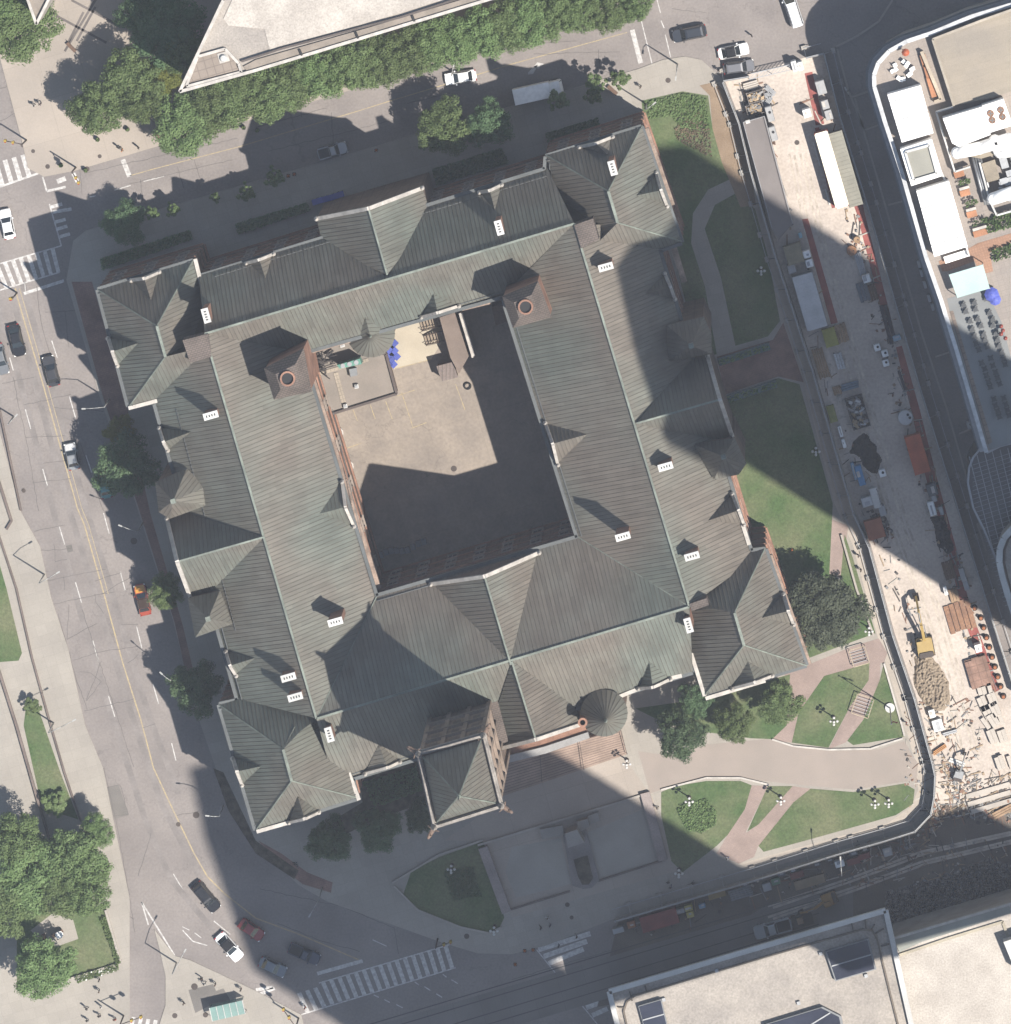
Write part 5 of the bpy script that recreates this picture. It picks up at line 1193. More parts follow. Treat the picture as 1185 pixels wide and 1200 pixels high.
# east annex: wall block, ramp wall and shed
an2 = empty('courtyard_lean_to', G(530, 410, .1), 'brown flat roofed lean-to in the upper right of the courtyard', 'annex', world=True)
mb = MB(); mb.prism([P(x, yv, 4) for x, yv in T(1, 1, [(850, 285), (920, 262), (985, 465), (940, 545), (900, 470)])], .1, 4, 0, top=1); mb.build('wall', [M['stone'], mat('brown flat roof', (.24, .19, .16), .9, .08)], an2)
mb = MB(); mb.bar(P(*T(1, 1, [(948, 262)])[0], 4), P(*T(1, 1, [(1008, 462)])[0], 4), .6, 1.0); mb.bar(P(*T(1, 1, [(948, 262)])[0], 2), P(*T(1, 1, [(1008, 462)])[0], 2), .45, 3.8); mb.build('ramp_wall', M['coping'], an2)
mb = MB(); mb.prism([P(x, yv, 5.2) for x, yv in T(1, 1, [(1090, 235), (1160, 220), (1172, 300), (1110, 322)])], .1, 5.2, 0); mb.build('corner_block', M['stone'], an2)
sh = empty('shed', G(525, 436, .14), 'small brown shed with ribbed roof in the courtyard', 'shed', world=True)
q = [P(x, yv, 3.2) for x, yv in T(1, 1, [(838, 512), (910, 493), (932, 560), (862, 578)])]
mb = MB(); mb.prism(q, .13, 3.1, 0); mb.build('wall', M['stone'], sh)
mb = MB(); c = sum(q, Vector())/4; qq = [c+(v-c)*1.06 for v in q]; rface(mb, qq, 0); mb.quad([v-Vector((0, 0, .1)) for v in reversed(qq)], 2); thicken(mb, qq, .2); mb.build('roof', [mat('brown sheet roof', (.26, .21, .19)), M['seam'], M['gutter']], sh)
# blue bins
def bin_proto():
    r = empty('wheeled_bin', (0, 0, 0), 'blue wheeled bin beside the round stair in the courtyard', 'bin', 'blue bins beside the round stair')
    bl = mat('blue plastic', (.07, .10, .42), .5, .08, rnd=.15)
    mb = MB(); mb.loft([[Vector((x*k, y*k, z)) for x, y in ((-.42, -.36), (.42, -.36), (.42, .36), (-.42, .36))] for k, z in ((.85, .1), (1, 1.0))], 0); mb.build('body', bl, r)
    mb = MB(); mb.box((0, 0, 1.06), (.92, .8, .1)); mb.box((0, .43, 1.04), (.8, .08, .06)); mb.build('lid', bl, r)
    for s_ in (-1, 1): mb = MB(); mb.tube((s_*.3-.04, .36, .12), (s_*.3+.04, .36, .12), .12, n=10); mb.build('wheel', M['rubber'], r)
    return r
bp = bin_proto(); binlab = ['nearest the wall', 'second', 'third', 'fourth', 'fifth', 'sixth', 'seventh']
for i, (x, yv) in enumerate(T(1, 1, [(645, 400), (620, 432), (645, 435), (612, 465), (655, 462), (630, 475), (618, 500), (640, 498)])):
    o = bp if i == 0 else copy_tree(bp); o.location = G(x, yv, .137); o.rotation_euler.z = GA+.5; o.scale = (1, 1, 1)
for i, (x, yv) in enumerate([(370, 236), (376, 234), (382, 232.5), (388, 231), (394, 229), (400, 227)]):
    o = copy_tree(bp); o.location = G(x, yv, .124); o.rotation_euler.z = GA; o['label'] = 'blue wheeled bin in the straight shaded line behind the north gable'; o['group'] = 'blue bins behind the north gable'
for i, (x, yv, l) in enumerate([(419, 587, 'lone blue bin by the west wall of the courtyard')]):
    o = copy_tree(bp); o.location = G(x, yv, .137); o['label'] = l; o['group'] = 'single bin'
def steps_frame(x, yv, lab):
    e = empty('timber_stair', G(x, yv, .137), lab, 'stair', rz=GA); mb = MB()
    for s_ in (-1, 1): mb.bar((-1.6, s_*.7, .2), (1.6, s_*.7, 1.4), .14, .25)
    mb.build('stringer', mat('dark timber', (.10, .07, .055)), e); mb = MB()
    for k in range(7): mb.box((-1.4+k*.47, 0, .25+k*.18), (.3, 1.3, .06))
    mb.build('tread', mat('timber tread', (.3, .24, .18)), e); mb = MB()
    for s_ in (-1, 1):
        mb.bar((-1.6, s_*.75, 1.1), (1.6, s_*.75, 2.3), .06, .06)
        for k in range(4): mb.tube((-1.5+k, s_*.75, .25+k*.38), (-1.5+k, s_*.75, 1.15+k*.38), .03, n=5)
    mb.build('handrail', mat('dark rail', (.06, .045, .04)), e)
steps_frame(505, 378, 'dark timber stair nearest the wing, on the pale pad'); steps_frame(510, 395, 'dark timber stair below the first one, on the pale pad')
for i, (x, yv) in enumerate([(395, 507), (407, 546)]):
    e = empty('light_well', G(x, yv, .13), ('upper' if not i else 'lower')+' small half round light well against the west courtyard wall', 'light well'); mb = MB(); 
    mb.lathe((0, 0, 0), [(1.0, 0), (1.0, .6), (.8, .6), (.8, 0)], 16); mb.build('rim', M['coping'], e); mb = MB(); mb.lathe((0, 0, 0), [(0, .03), (.8, .03)], 16); mb.build('pit', M['dark'], e)
for x, yv, lab in ((548, 452, 'dark round tyre lying in the courtyard at the edge of the shade'),):
    e = empty('old_tyre', G(x, yv, .14), lab, 'tyre'); mb = MB(); mb.lathe((0, 0, 0), [(.55, 0), (.6, .15), (.55, .3), (.35, .3), (.35, 0)], 16); mb.build('tread', M['rubber'], e)
e = empty('stacked_crates', G(470, 650, .14), 'row of crates and boxes along the shaded south side of the courtyard', 'crates'); mb = MB()
for k in range(9): mb.box((-3+k*.8, .3*math.sin(k)+k*.22, .4), (.7, .9, .6+.3*(k % 3)), GA)
mb.build('crate', M['grey'], e)

# ---------------------------------------------------------------- lamps and signals
lampm = flat('lamp pole metal', (.45, .45, .43), .5, .3)
def street_lamp(x, yv, hx, hy, h, lab, z=.12):
    b = G(x, yv, z); e = empty('street_lamp', b, lab, 'street lamp', world=True); hd = P(hx, hy, h)
    mb = MB(); mb.tube(b, (b.x, b.y, h-.6), .13, .08, 8); mb.build('pole', lampm, e)
    mb = MB(); m1 = Vector((b.x, b.y, h-.6)).lerp(hd, .5)+Vector((0, 0, .35)); mb.tube((b.x, b.y, h-.6), m1, .06, n=6); mb.tube(m1, hd, .05, n=6); mb.build('arm', lampm, e)
    d = (hd-Vector((b.x, b.y, h))); d.z = 0; d.normalize()
    mb = MB(); mb.bar(hd-d*.3, hd+d*.3, .22, .12); mb.build('lamp_head', lampm, e)
L9 = 9.2
for a in [(63, 847, 87, 844, 'street lamp on the left pavement beside the grass strip'), (52, 673, 68, 671, 'street lamp on the left pavement above the grass strip'), (16, 488, 19, 487, 'street lamp at the left edge beside the dark kerb'),
          (128, 468, 98, 479, 'street lamp on the pavement south of the upper left pavilion'), (205, 786, 189, 789, 'street lamp beside the dark tree on the right pavement of the avenue'), (167, 613, 141, 616, 'street lamp left of the west gable'), (262, 944, 243, 956, 'street lamp at the edge of the large curved shadow'),
          (378, 1040, 363, 1073, 'street lamp on the pavement above the bottom crossing'), (794, 75, 792, 92, 'dark street lamp on the corner beside the upper right crossing'), (531, 84, 532, 76, 'street lamp touching the white car on the rear street'),
          (758, 122, 767, 121, 'street lamp beside the upper right pavilion corner'), (207, 1128, 217, 1114, 'street lamp on the nose of the lower traffic island')]:
    street_lamp(a[0], a[1], a[2], a[3], L9 if a[1] != 84 else 8, a[4])
def globe_lamp(x, yv, lab, k=1.0, z=.13):
    e = empty('globe_lamp', G(x, yv, z), lab, 'lamp', 'globe lamps'); mb = MB(); mb.tube((0, 0, 0), (0, 0, 3.6*k), .11, .08, 8); mb.lathe((0, 0, 0), [(.3, 0), (.3, .3), (.12, .6)], 8); mb.build('pole', M['iron'], e)
    for a in range(5):
        c = Vector((.5*math.cos(a*1.571), .5*math.sin(a*1.571), 3.5*k)) if a < 4 else Vector((0, 0, 4.2*k))
        mb = MB(); mb.tube((0, 0, 3.1*k), c, .05, n=6); arm_ = mb.build('arm', M['iron'], e); mb = MB(); mb.lathe(c, [(0, -.05), (.16, .02), (.21, .18), (.16, .32), (0, .38)], 12); mb.build('globe', M['cap'], arm_)
for x, yv, l in [(735, 890, 'white globe lamp cluster at the right end of the entrance steps'), (808, 934, 'globe lamp at the top of the shrub bed lawn'), (915, 933, 'globe lamp on the small triangular lawn'), (1025, 937, 'globe lamp on the lower right lawn, left of the pair'), (1041, 936, 'globe lamp at the right end of the lower right lawn'), (1018, 735, 'globe lamp right of the dark olive tree'), (530, 1013, 'shaded globe lamp on the fan shaped lawn'), (892, 314, 'globe lamp on the shaded oval lawn'), (956, 525, 'globe lamp on the shaded lower east lawn'), (796, 1018, 'small shaded lamp at the bottom tip of the shrub bed lawn'), (977, 840, 'globe lamp in the middle of the lawn left of the brick path'), (580, 1085, 'small shaded lamp at the right tip of the fan shaped lawn')]: globe_lamp(x, yv, l)
def signal(x, yv, ax, ay, lab):
    b = G(x, yv, .12); e = empty('traffic_signal', b, lab, 'traffic signal', world=True); mb = MB(); mb.tube(b, b+Vector((0, 0, 7)), .14, .1, 8); mb.build('pole', M['iron'], e)
    t = P(ax, ay, 6.6); mb = MB(); mb.tube(b+Vector((0, 0, 6.4)), t, .07, n=6); mb.build('mast_arm', M['iron'], e)
    for k in (.55, 1.0):
        c = (b+Vector((0, 0, 6.4))).lerp(t, k); mb = MB(); mb.box((c.x, c.y, c.z-.3), (.38, .34, 1.1), GA); s_ = mb.build('signal_head', flat('signal yellow', (.4, .28, .04)), e)
        for i, cl in enumerate(((.4, .02, .02), (.45, .25, .02), (.02, .3, .1))):
            q = MB(); q.tube((c.x, c.y-.16, c.z+.05-.33*i), (c.x, c.y-.3, c.z+.05-.33*i), .12, n=8); q.build('lens', flat('lens%d' % i, cl), s_)
signal(31, 164, 6, 165, 'traffic signal on the upper left corner beside the crosswalk'); signal(89, 196, 92, 214, 'traffic signal on the corner of the rear street and avenue'); signal(145, 1190, 165, 1192, 'traffic signal at the foot of the lower left pavement'); signal(350, 1193, 332, 1183, 'traffic signal at the left end of the long striped crossing'); signal(20, 343, 12, 350, 'traffic signal post at the end of the yellow centre line'); signal(513, 1100, 528, 1104, 'traffic signal post above the right end of the long striped crossing')
# bus shelter
bs = empty('bus_shelter', G(268, 1180, .12), 'pale green glass bus shelter on the lower traffic island', 'shelter', rz=GA-R(3))
gl = mat('green shelter glass', (.30, .46, .42), .15, .06, alpha=.75)
mb = MB(); mb.prism([Vector(p) for p in ((-2.5, -1.0, 0), (2.5, -1.0, 0), (2.5, 1.0, 0), (-2.5, 1.0, 0))], 2.5, 2.62, 0, bottom=True); mb.build('roof', gl, bs)
mb = MB()
for k in range(6): mb.bar((-2.5+k, -1.02, 2.68), (-2.5+k, 1.02, 2.68), .08, .08)
mb.build('roof_rib', M['cap'], bs)
for p in ((-2.5, 1), (2.5, 1), (-2.5, -1), (2.5, -1)): mb = MB(); mb.tube((*p, 0), (*p, 2.5), .05, n=6); mb.build('post', M['steel'], bs)
mb = MB(); mb.box((0, 1, 1.3), (4.9, .03, 2.1)); mb.build('glass_panel', gl, bs)
mb = MB(); mb.box((0, .6, .48), (3, .4, .06)); mb.box((-1.2, .6, .24), (.06, .3, .45)); mb.box((1.2, .6, .24), (.06, .3, .45)); mb.build('bench', M['grey'], bs)
# flag pole
fp = empty('flagpole', G(1043, 829, .15), 'tall flagpole on a white round base near the lawn path', 'flagpole'); mb = MB(); mb.lathe((0, 0, 0), [(.72, 0), (.72, .35), (0, .4)], 24); mb.build('base', M['cap'], fp)
mb = MB(); mb.tube((0, 0, .3), (0, 0, 14), .11, .05, 8); mb.lathe((0, 0, 14), [(0, -.1), (.14, 0), (0, .2)], 8); mb.build('pole', M['steel'], fp)
mb = MB()
for k in range(6): mb.quad([(.05+k*.16, .1*math.sin(k), 13.4-.1*k), (.05+(k+1)*.16, .1*math.sin(k+1), 13.3-.1*k), (.05+(k+1)*.16, .1*math.sin(k+1), 12.1-.1*k), (.05+k*.16, .1*math.sin(k), 12.2-.1*k)])
mb.build('flag', flat('flag cloth', (.6, .12, .12)), fp)
# pergola gates over the paths
def pergola(x, yv, rz, lab, L=3.2, Wd=2.0):
    e = empty('path_gate', G(x, yv, .14), lab, 'gate', rz=rz); mb = MB()
    for s_ in (-1, 1): mb.bar((-L/2, s_*Wd/2, 1.0), (L/2, s_*Wd/2, 1.0), .1, .1)
    for s_ in (-1, 1): mb.bar((s_*L/2, -Wd/2, 1.0), (s_*L/2, Wd/2, 1.0), .1, .1)
    mb.build('frame', mat('buff rail', (.5, .42, .3)), e)
    mb = MB()
    for k in range(-2, 3): mb.bar((k*L/6, -Wd/2, .5), (k*L/6, Wd/2, .5), .06, .06)
    mb.build('rail_bar', M['steel'], e); mb = MB()
    for a in (-1, 1):
        for b in (-1, 1): mb.tube((a*L/2, b*Wd/2, 0), (a*L/2, b*Wd/2, 1.05), .05, n=6)
    mb.build('post', M['steel'], e)
pergola(1007, 768, GA+1.57, 'grey metal path gate at the top of the lawn path', 2.6, 2.4); pergola(1011, 826, GA-.6+1.57, 'buff railed gate across the curved brick path', 3, 2.6)
def bench(x, yv, rz, lab, z=.125):
    e = empty('park_bench', G(x, yv, z), lab, 'bench', rz=rz); mb = MB(); mb.box((0, 0, .45), (1.8, .5, .07)); mb.build('seat', mat('bench wood', (.16, .10, .07)), e); mb = MB(); mb.box((0, .26, .7), (1.8, .06, .45)); mb.build('backrest', mat('bench wood back', (.16, .10, .07)), e)
    for s_ in (-1, 1): mb = MB(); mb.box((s_*.75, 0, .22), (.08, .5, .45)); mb.build('leg', M['iron'], e)
bench(187, 160, 2.4, 'dark bench under the row of street trees'); bench(718, 105, 2.4, 'dark bench beside the sunlit young tree'); bench(68, 1093, .5, 'bench on the small round patio'); bench(54, 1100, 2, 'second bench on the small patio, nearer the tree')
bench(84, 55, .6-1.4, 'large dark bench block on the upper left plaza')
def planter(x, yv, lab, r=.7):
    e = empty('planter', G(x, yv, .125), lab, 'planter'); mb = MB(); mb.lathe((0, 0, 0), [(r*.8, 0), (r, .7), (r*.85, .7), (r*.85, .6), (0, .6)], 12); mb.build('pot', M['iron'], e); mb = MB(); leafpatch(mb, Vector((0, 0, .6)), r*.6, r*.6, 40, .5, .14); mb.build('plant', LM['green'], e)
for i, (x, yv) in enumerate([(72, 193), (101, 199), (115, 163), (302, 152), (150, 151), (286, 149)]): planter(x, yv, 'small dark planter, %s from the west on the pavement of the rear street' % ordn[i], .35)
def cone_(x, yv, lab, z=.125):
    e = empty('traffic_cone', G(x, yv, z), lab, 'cone'); mb = MB(); mb.lathe((0, 0, 0), [(.22, .04), (.04, .9), (0, .9)], 10); mb.build('cone', flat('orange cone', (.6, .18, .04)), e); mb = MB(); mb.box((0, 0, .02), (.5, .5, .04)); mb.build('base', M['rubber'], e)
for x, yv, l in [(338, 206, 'orange cone, left of the pair by the shaded young tree'), (345, 204, 'orange cone, right of the pair by the shaded young tree'), (441, 176, 'orange cone by the roadside left of the half sunlit tree'), (615, 1114, 'orange cone left of the faded crossing'), (604, 1130, 'orange cone in the road, lowest of three'), (625, 1113, 'orange cone nearest the faded crossing'), (928, 644, 'orange cone lying on the lower east lawn')]: cone_(x, yv, l)

# ---------------------------------------------------------------- vehicles
def rr(L, W, r, z, n=5, x0=0):
    pts = []
    for cx, cy, a0 in ((L/2-r, W/2-r, 0), (-L/2+r, W/2-r, 90), (-L/2+r, -W/2+r, 180), (L/2-r, -W/2+r, 270)):
        for k in range(n): a = R(a0+90*k/(n-1)); pts.append(Vector((x0+cx+r*math.cos(a), cy+r*math.sin(a), z)))
    return pts
wrub = M['rubber']; glassc = mat('car glass', (.02, .025, .03), .06, .05, spec=.8)
headm = flat('head lamp', (.7, .7, .68), .1); tailm = flat('tail lamp', (.35, .02, .02), .2)
pc = [0]
def vehicle(name, x, yv, ang, kind, col, lab, cat='car', L=4.7, W=1.85, z=.01, roofcol=None, bonnet=None):
    """ang: heading in degrees in the picture plane (0 = right, 90 = up)"""
    pc[0] += 1
    e = empty(name, G(x, yv, z), lab, cat, rz=R(ang))
    pm = mat('car paint %d' % pc[0], col, .28, .02, .5, 3, metal=.15, spec=.5, coat=.6)
    rm = flat('car roof %d' % pc[0], roofcol, .3) if roofcol else pm
    H = {'sedan': 1.42, 'suv': 1.72, 'pickup': 1.78, 'van': 2.0}[kind]; bz = {'sedan': .86, 'suv': 1.0, 'pickup': 1.05, 'van': 1.1}[kind]
    mb = MB(); mb.loft([rr(L*.95, W*.93, .35, .22), rr(L*.995, W, .5, .45), rr(L, W, .55, .62), rr(L*.985, W*.97, .58, bz-.12), rr(L*.95, W*.90, .55, bz)], 0, smooth=True); body = mb.build('body', pm, e)
    for s_ in (-1, 1): q = MB(); q.bar((-L*.3, s_*W*.475, bz-.1), (L*.3, s_*W*.475, bz-.1), .03, .05); q.build('side_trim', M['blackp'], body)
    f0, f1, r1, r0 = {'sedan': (L*.22, L*.06, -L*.24, -L*.37), 'suv': (L*.25, L*.11, -L*.38, -L*.45), 'pickup': (L*.22, L*.11, -L*.06, -L*.1), 'van': (L*.36, L*.2, -L*.46, -L*.48)}[kind]
    w0, w1 = W*.45, W*.36
    b4 = [Vector((f0, -w0, bz)), Vector((f0, w0, bz)), Vector((r0, w0, bz)), Vector((r0, -w0, bz))]; t4 = [Vector((f1, -w1, H)), Vector((f1, w1, H)), Vector((r1, w1, H)), Vector((r1, -w1, H))]
    mb = MB(); mb.loft([[*b4], [*t4]], 0, cap=False); mb.build('pillars', pm, e)
    mb = MB(); c = sum(t4, Vector())/4; ring0 = [c+(p-c)*1.03 for p in t4]; ring1 = [c+(p-c)*.8+Vector((0, 0, .07)) for p in t4]; mb.loft([ring0, ring1], 0, smooth=True); rf = mb.build('roof', rm, e)
    if kind in ('suv', 'van'):
        for s_ in (-1, 1): q = MB(); q.bar((f1*.8, s_*w1*.9, H+.1), (r1*.9, s_*w1*.9, H+.1), .05, .05); q.build('roof_rail', M['blackp'], rf)
    def pane(nm, a, b, c_, d, off):
        n = (b-a).cross(c_-a).normalized(); cen_ = (a+b+c_+d)/4
        if n.dot(cen_-Vector((0, 0, bz))) < 0: n = -n
        q = MB(); q.quad([cen_+(p-cen_)*.9+n*.012 for p in (a, b, c_, d)]); q.build(nm, glassc, e)
    pane('windshield', b4[0], b4[1], t4[1], t4[0], 0); pane('rear_window', b4[2], b4[3], t4[3], t4[2], 0); pane('side_window', b4[1], b4[2], t4[2], t4[1], 0); pane('side_window', b4[3], b4[0], t4[0], t4[3], 0)
    if kind == 'pickup':
        q = MB(); q.box((-L*.29, 0, bz+.005), (L*.36, W*.76, .012)); q.build('cargo_bed', M['blackp'], e); q = MB()
        for s_ in (-1, 1): q.bar((-L*.11, s_*W*.43, bz+.06), (-L*.46, s_*W*.43, bz+.06), .12, .12)
        q.bar((-L*.465, -W*.43, bz+.06), (-L*.465, W*.43, bz+.06), .1, .12); q.build('bed_rail', pm, e)
    for a in (-1, 1):
        for b in (-1, 1):
            q = MB(); cx = a*L*.31+(.05 if a > 0 else 0); q.tube((cx, b*(W/2-.22), .33), (cx, b*(W/2+.02), .33), .33, n=16); wh = q.build('wheel', wrub, e); q = MB(); q.tube((cx, b*(W/2-.05), .33), (cx, b*(W/2+.035), .33), .19, n=10); q.build('rim', M['steel'], wh)
    for s_ in (-1, 1):
        q = MB(); q.box((L*.455, s_*W*.36, .68), (.22, .36, .14)); q.build('headlight', headm, e); q = MB(); q.box((-L*.475, s_*W*.37, .76), (.12, .32, .16)); q.build('tail_light', tailm, e)
        q = MB(); q.box((f1+.45, s_*(W/2+.08), bz+.08), (.2, .2, .14)); q.build('mirror', pm, e)
    if bonnet:
        q = MB(); q.quad([(L*.46, -W*.36, bz+.006), (L*.46, W*.36, bz+.006), (f0+.1, W*.4, bz+.006), (f0+.1, -W*.4, bz+.006)]); q.build('bonnet', flat('bonnet %d' % pc[0], bonnet, .3), e)
    return e
W_, K_, SV, DG, NV = (.78, .78, .77), (.012, .012, .014), (.35, .36, .37), (.045, .045, .048), (.02, .03, .06)
vehicle('parked_car', 540, 90, 189, 'sedan', W_, 'white saloon half in the sun on the rear street', L=4.8)
vehicle('pickup_truck', 390, 176, 16, 'pickup', SV, 'silver pickup parked in the shade behind the hall', 'pickup', L=4.6)
vehicle('moving_car', 808, 38.5, 192, 'suv', (.03, .035, .045), 'dark blue grey estate car near the upper right crossing', L=5.2, W=2)
vehicle('parked_car', 859.5, 59.5, 12, 'sedan', W_, 'white car with black roof stopped beside the works gate', roofcol=K_)
vehicle('parked_car', 866, 78, 8, 'suv', (.2, .2, .21), 'grey car parked tightly below the white one by the works fence', L=4.7)
vehicle('white_van', 929, 11, -72+180, 'van', (.74, .75, .76), 'white van cut off by the top edge of the picture', 'van', L=5.4, W=2)
vehicle('moving_car', 9, 262, 102, 'sedan', W_, 'white saloon at the left edge in the junction', L=4.6)
vehicle('moving_car', 20, 398, -76, 'sedan', K_, 'black saloon in the left lane below the crosswalk', L=4.9, W=1.95)
vehicle('moving_car', 1, 420, -76, 'sedan', (.2, .21, .22), 'grey car cut off by the left edge', L=4.8)
vehicle('moving_car', 60.5, 434, 104, 'sedan', DG, 'dark grey saloon right of the yellow centre line', L=4.7, W=1.9)
vehicle('moving_car', 85, 534, 102, 'sedan', (.3, .31, .32), 'silver saloon with pale bonnet on the avenue', L=4.1, bonnet=(.6, .6, .6))
vehicle('taxi', 123, 567, 102, 'sedan', (.08, .28, .25), 'teal green taxi beside the big dark tree', 'taxi', L=4.2, bonnet=(.4, .1, .05))
vehicle('taxi', 167.5, 702, 103, 'sedan', (.42, .07, .03), 'orange and red taxi emerging from under a green tree', 'taxi', L=4.8, roofcol=(.05, .03, .02), bonnet=(.62, .3, .06))
vehicle('moving_car', 242, 1050, -50, 'suv', (.012, .012, .014), 'long black estate car in the bend near the shadow edge', L=5.1, W=2)
vehicle('moving_car', 295, 1088.5, -35, 'sedan', (.32, .035, .03), 'red car at the edge of the large shadow', L=4.1)
vehicle('moving_car', 269, 1108.5, -48, 'sedan', (.8, .8, .8), 'white car with black glass roof in the bend', L=4.9, W=1.95, roofcol=K_)
vehicle('pickup_truck', 357, 1116.5, -24, 'pickup', NV, 'dark blue pickup waiting before the long striped crossing', 'pickup', L=5.0)
vehicle('moving_car', 320, 1132, -25, 'sedan', (.2, .22, .24), 'grey saloon waiting below the dark blue pickup', L=4.3)
vehicle('pickup_truck', 906, 1087, 195, 'pickup', (.55, .58, .6), 'white works pickup beside the parapet of the large block', 'pickup', L=5.8, W=2.1)
# lorries
def lorry(x, yv, ang, L, Wd, lab, col=(.8, .79, .77)):
    e = empty('box_truck', G(x, yv, .01), lab, 'lorry', rz=R(ang)); mb = MB(); mb.box((-.9, 0, 2.0), (L-1.9, Wd, 2.5)); mb.build('cargo_box', flat('lorry box', col), e)
    mb = MB(); mb.loft([rr(1.9, Wd*.92, .3, .5, x0=L/2-.95), rr(1.9, Wd*.92, .3, 1.5, x0=L/2-.95), rr(1.5, Wd*.84, .3, 2.4, x0=L/2-1.1)], 0, smooth=True); mb.build('cab', flat('lorry cab', col), e)
    mb = MB(); mb.quad([(L/2-.02, -Wd*.4, 1.55), (L/2-.02, Wd*.4, 1.55), (L/2-.33, Wd*.36, 2.3), (L/2-.33, -Wd*.36, 2.3)]); mb.build('windshield', glassc, e)
    mb = MB(); mb.box((-.5, 0, .6), (L-1, .9, .2)); mb.build('chassis', M['iron'], e)
    for a in (-.3, -.18, .36):
        for b in (-1, 1): mb = MB(); mb.tube((a*L, b*(Wd/2-.3), .48), (a*L, b*(Wd/2-.02), .48), .48, n=16); mb.build('wheel', wrub, e)
lorry(631, 106, 12.5, 7.4, 2.35, 'white box lorry parked in the shade behind the hall')

# ---------------------------------------------------------------- people
def person_mesh(stride, arm):
    me = bpy.data.meshes.new('person'); 
    V = [(0, 0, .95), (0, 0, 1.2), (0, 0, 1.42), (0, .01, 1.52), (0, .02, 1.62), (0, .03, 1.74),
         (.19, 0, 1.4), (.25, arm*.5, 1.12), (.24, arm+.08, .88), (.24, arm+.12, .78), (-.19, 0, 1.4), (-.25, -arm*.5, 1.12), (-.24, -arm+.08, .88), (-.24, -arm+.12, .78),
         (.1, 0, .88), (.11, stride*.5+.04, .5), (.11, stride, .1), (.11, stride+.16, .05), (-.1, 0, .88), (-.11, -stride*.4+.05, .5), (-.11, -stride, .1), (-.11, -stride+.16, .05)]
    E = [(0, 1), (1, 2), (2, 3), (3, 4), (4, 5), (2, 6), (6, 7), (7, 8), (8, 9), (2, 10), (10, 11), (11, 12), (12, 13), (0, 14), (14, 15), (15, 16), (16, 17), (0, 18), (18, 19), (19, 20), (20, 21)]
    Rr = [.15, .14, .16, .06, .1, .085, .075, .05, .04, .045, .075, .05, .04, .045, .1, .07, .05, .045, .1, .07, .05, .045]
    me.from_pydata(V, E, []); o = bpy.data.objects.new('person_tmp', me); C.objects.link(o)
    m = o.modifiers.new('s', 'SKIN'); 
    for i, r in enumerate(Rr): me.skin_vertices[0].data[i].radius = (r, r*.75 if i in (0, 1, 2) else r)
    me.skin_vertices[0].data[0].use_root = True
    o.modifiers.new('b', 'SUBSURF').levels = 1
    dg = bpy.context.evaluated_depsgraph_get(); dg.update(); ev = bpy.data.meshes.new_from_object(o.evaluated_get(dg)); bpy.data.objects.remove(o)
    return ev
pm_ = [person_mesh(.3, .2), person_mesh(.05, .05)]
skin = flat('skin', (.35, .22, .15)); hairm = [flat('dark hair', (.02, .015, .012)), flat('brown hair', (.09, .05, .03)), flat('straw hat', (.5, .42, .28))]
cl = {k: flat(k+' cloth', v) for k, v in {'black': (.02, .02, .022), 'navy': (.03, .04, .09), 'white': (.65, .65, .63), 'red': (.4, .05, .04), 'grey': (.2, .2, .2), 'khaki': (.28, .23, .15), 'blue': (.08, .14, .3), 'orange': (.6, .2, .04)}.items()}
np_ = [0]
def person(x, yv, top, leg, ang, lab, still=0, z=.125, grp=None):
    me = pm_[still].copy(); me.materials.clear()
    for m in (cl[top], cl[leg], skin, M['blackp']): me.materials.append(m)
    for p in me.polygons:
        c = p.center; p.use_smooth = True
        p.material_index = 2 if c.z > 1.5 else (3 if c.z < .09 else (2 if abs(c.x) > .2 and c.z < .9 else (1 if c.z < .95 and abs(c.x) < .2 else 0)))
    o = bpy.data.objects.new('person', me); C.objects.link(o); o.location = G(x, yv, z); o.rotation_euler.z = ang; tag(o, lab, 'person', grp)
    mb = MB(); mb.lathe((0, .01, 1.62), [(.115, 0), (.12, .08), (.09, .15), (0, .175)], 10); mb.build('hair', hairm[np_[0] % 2], o); np_[0] += 1
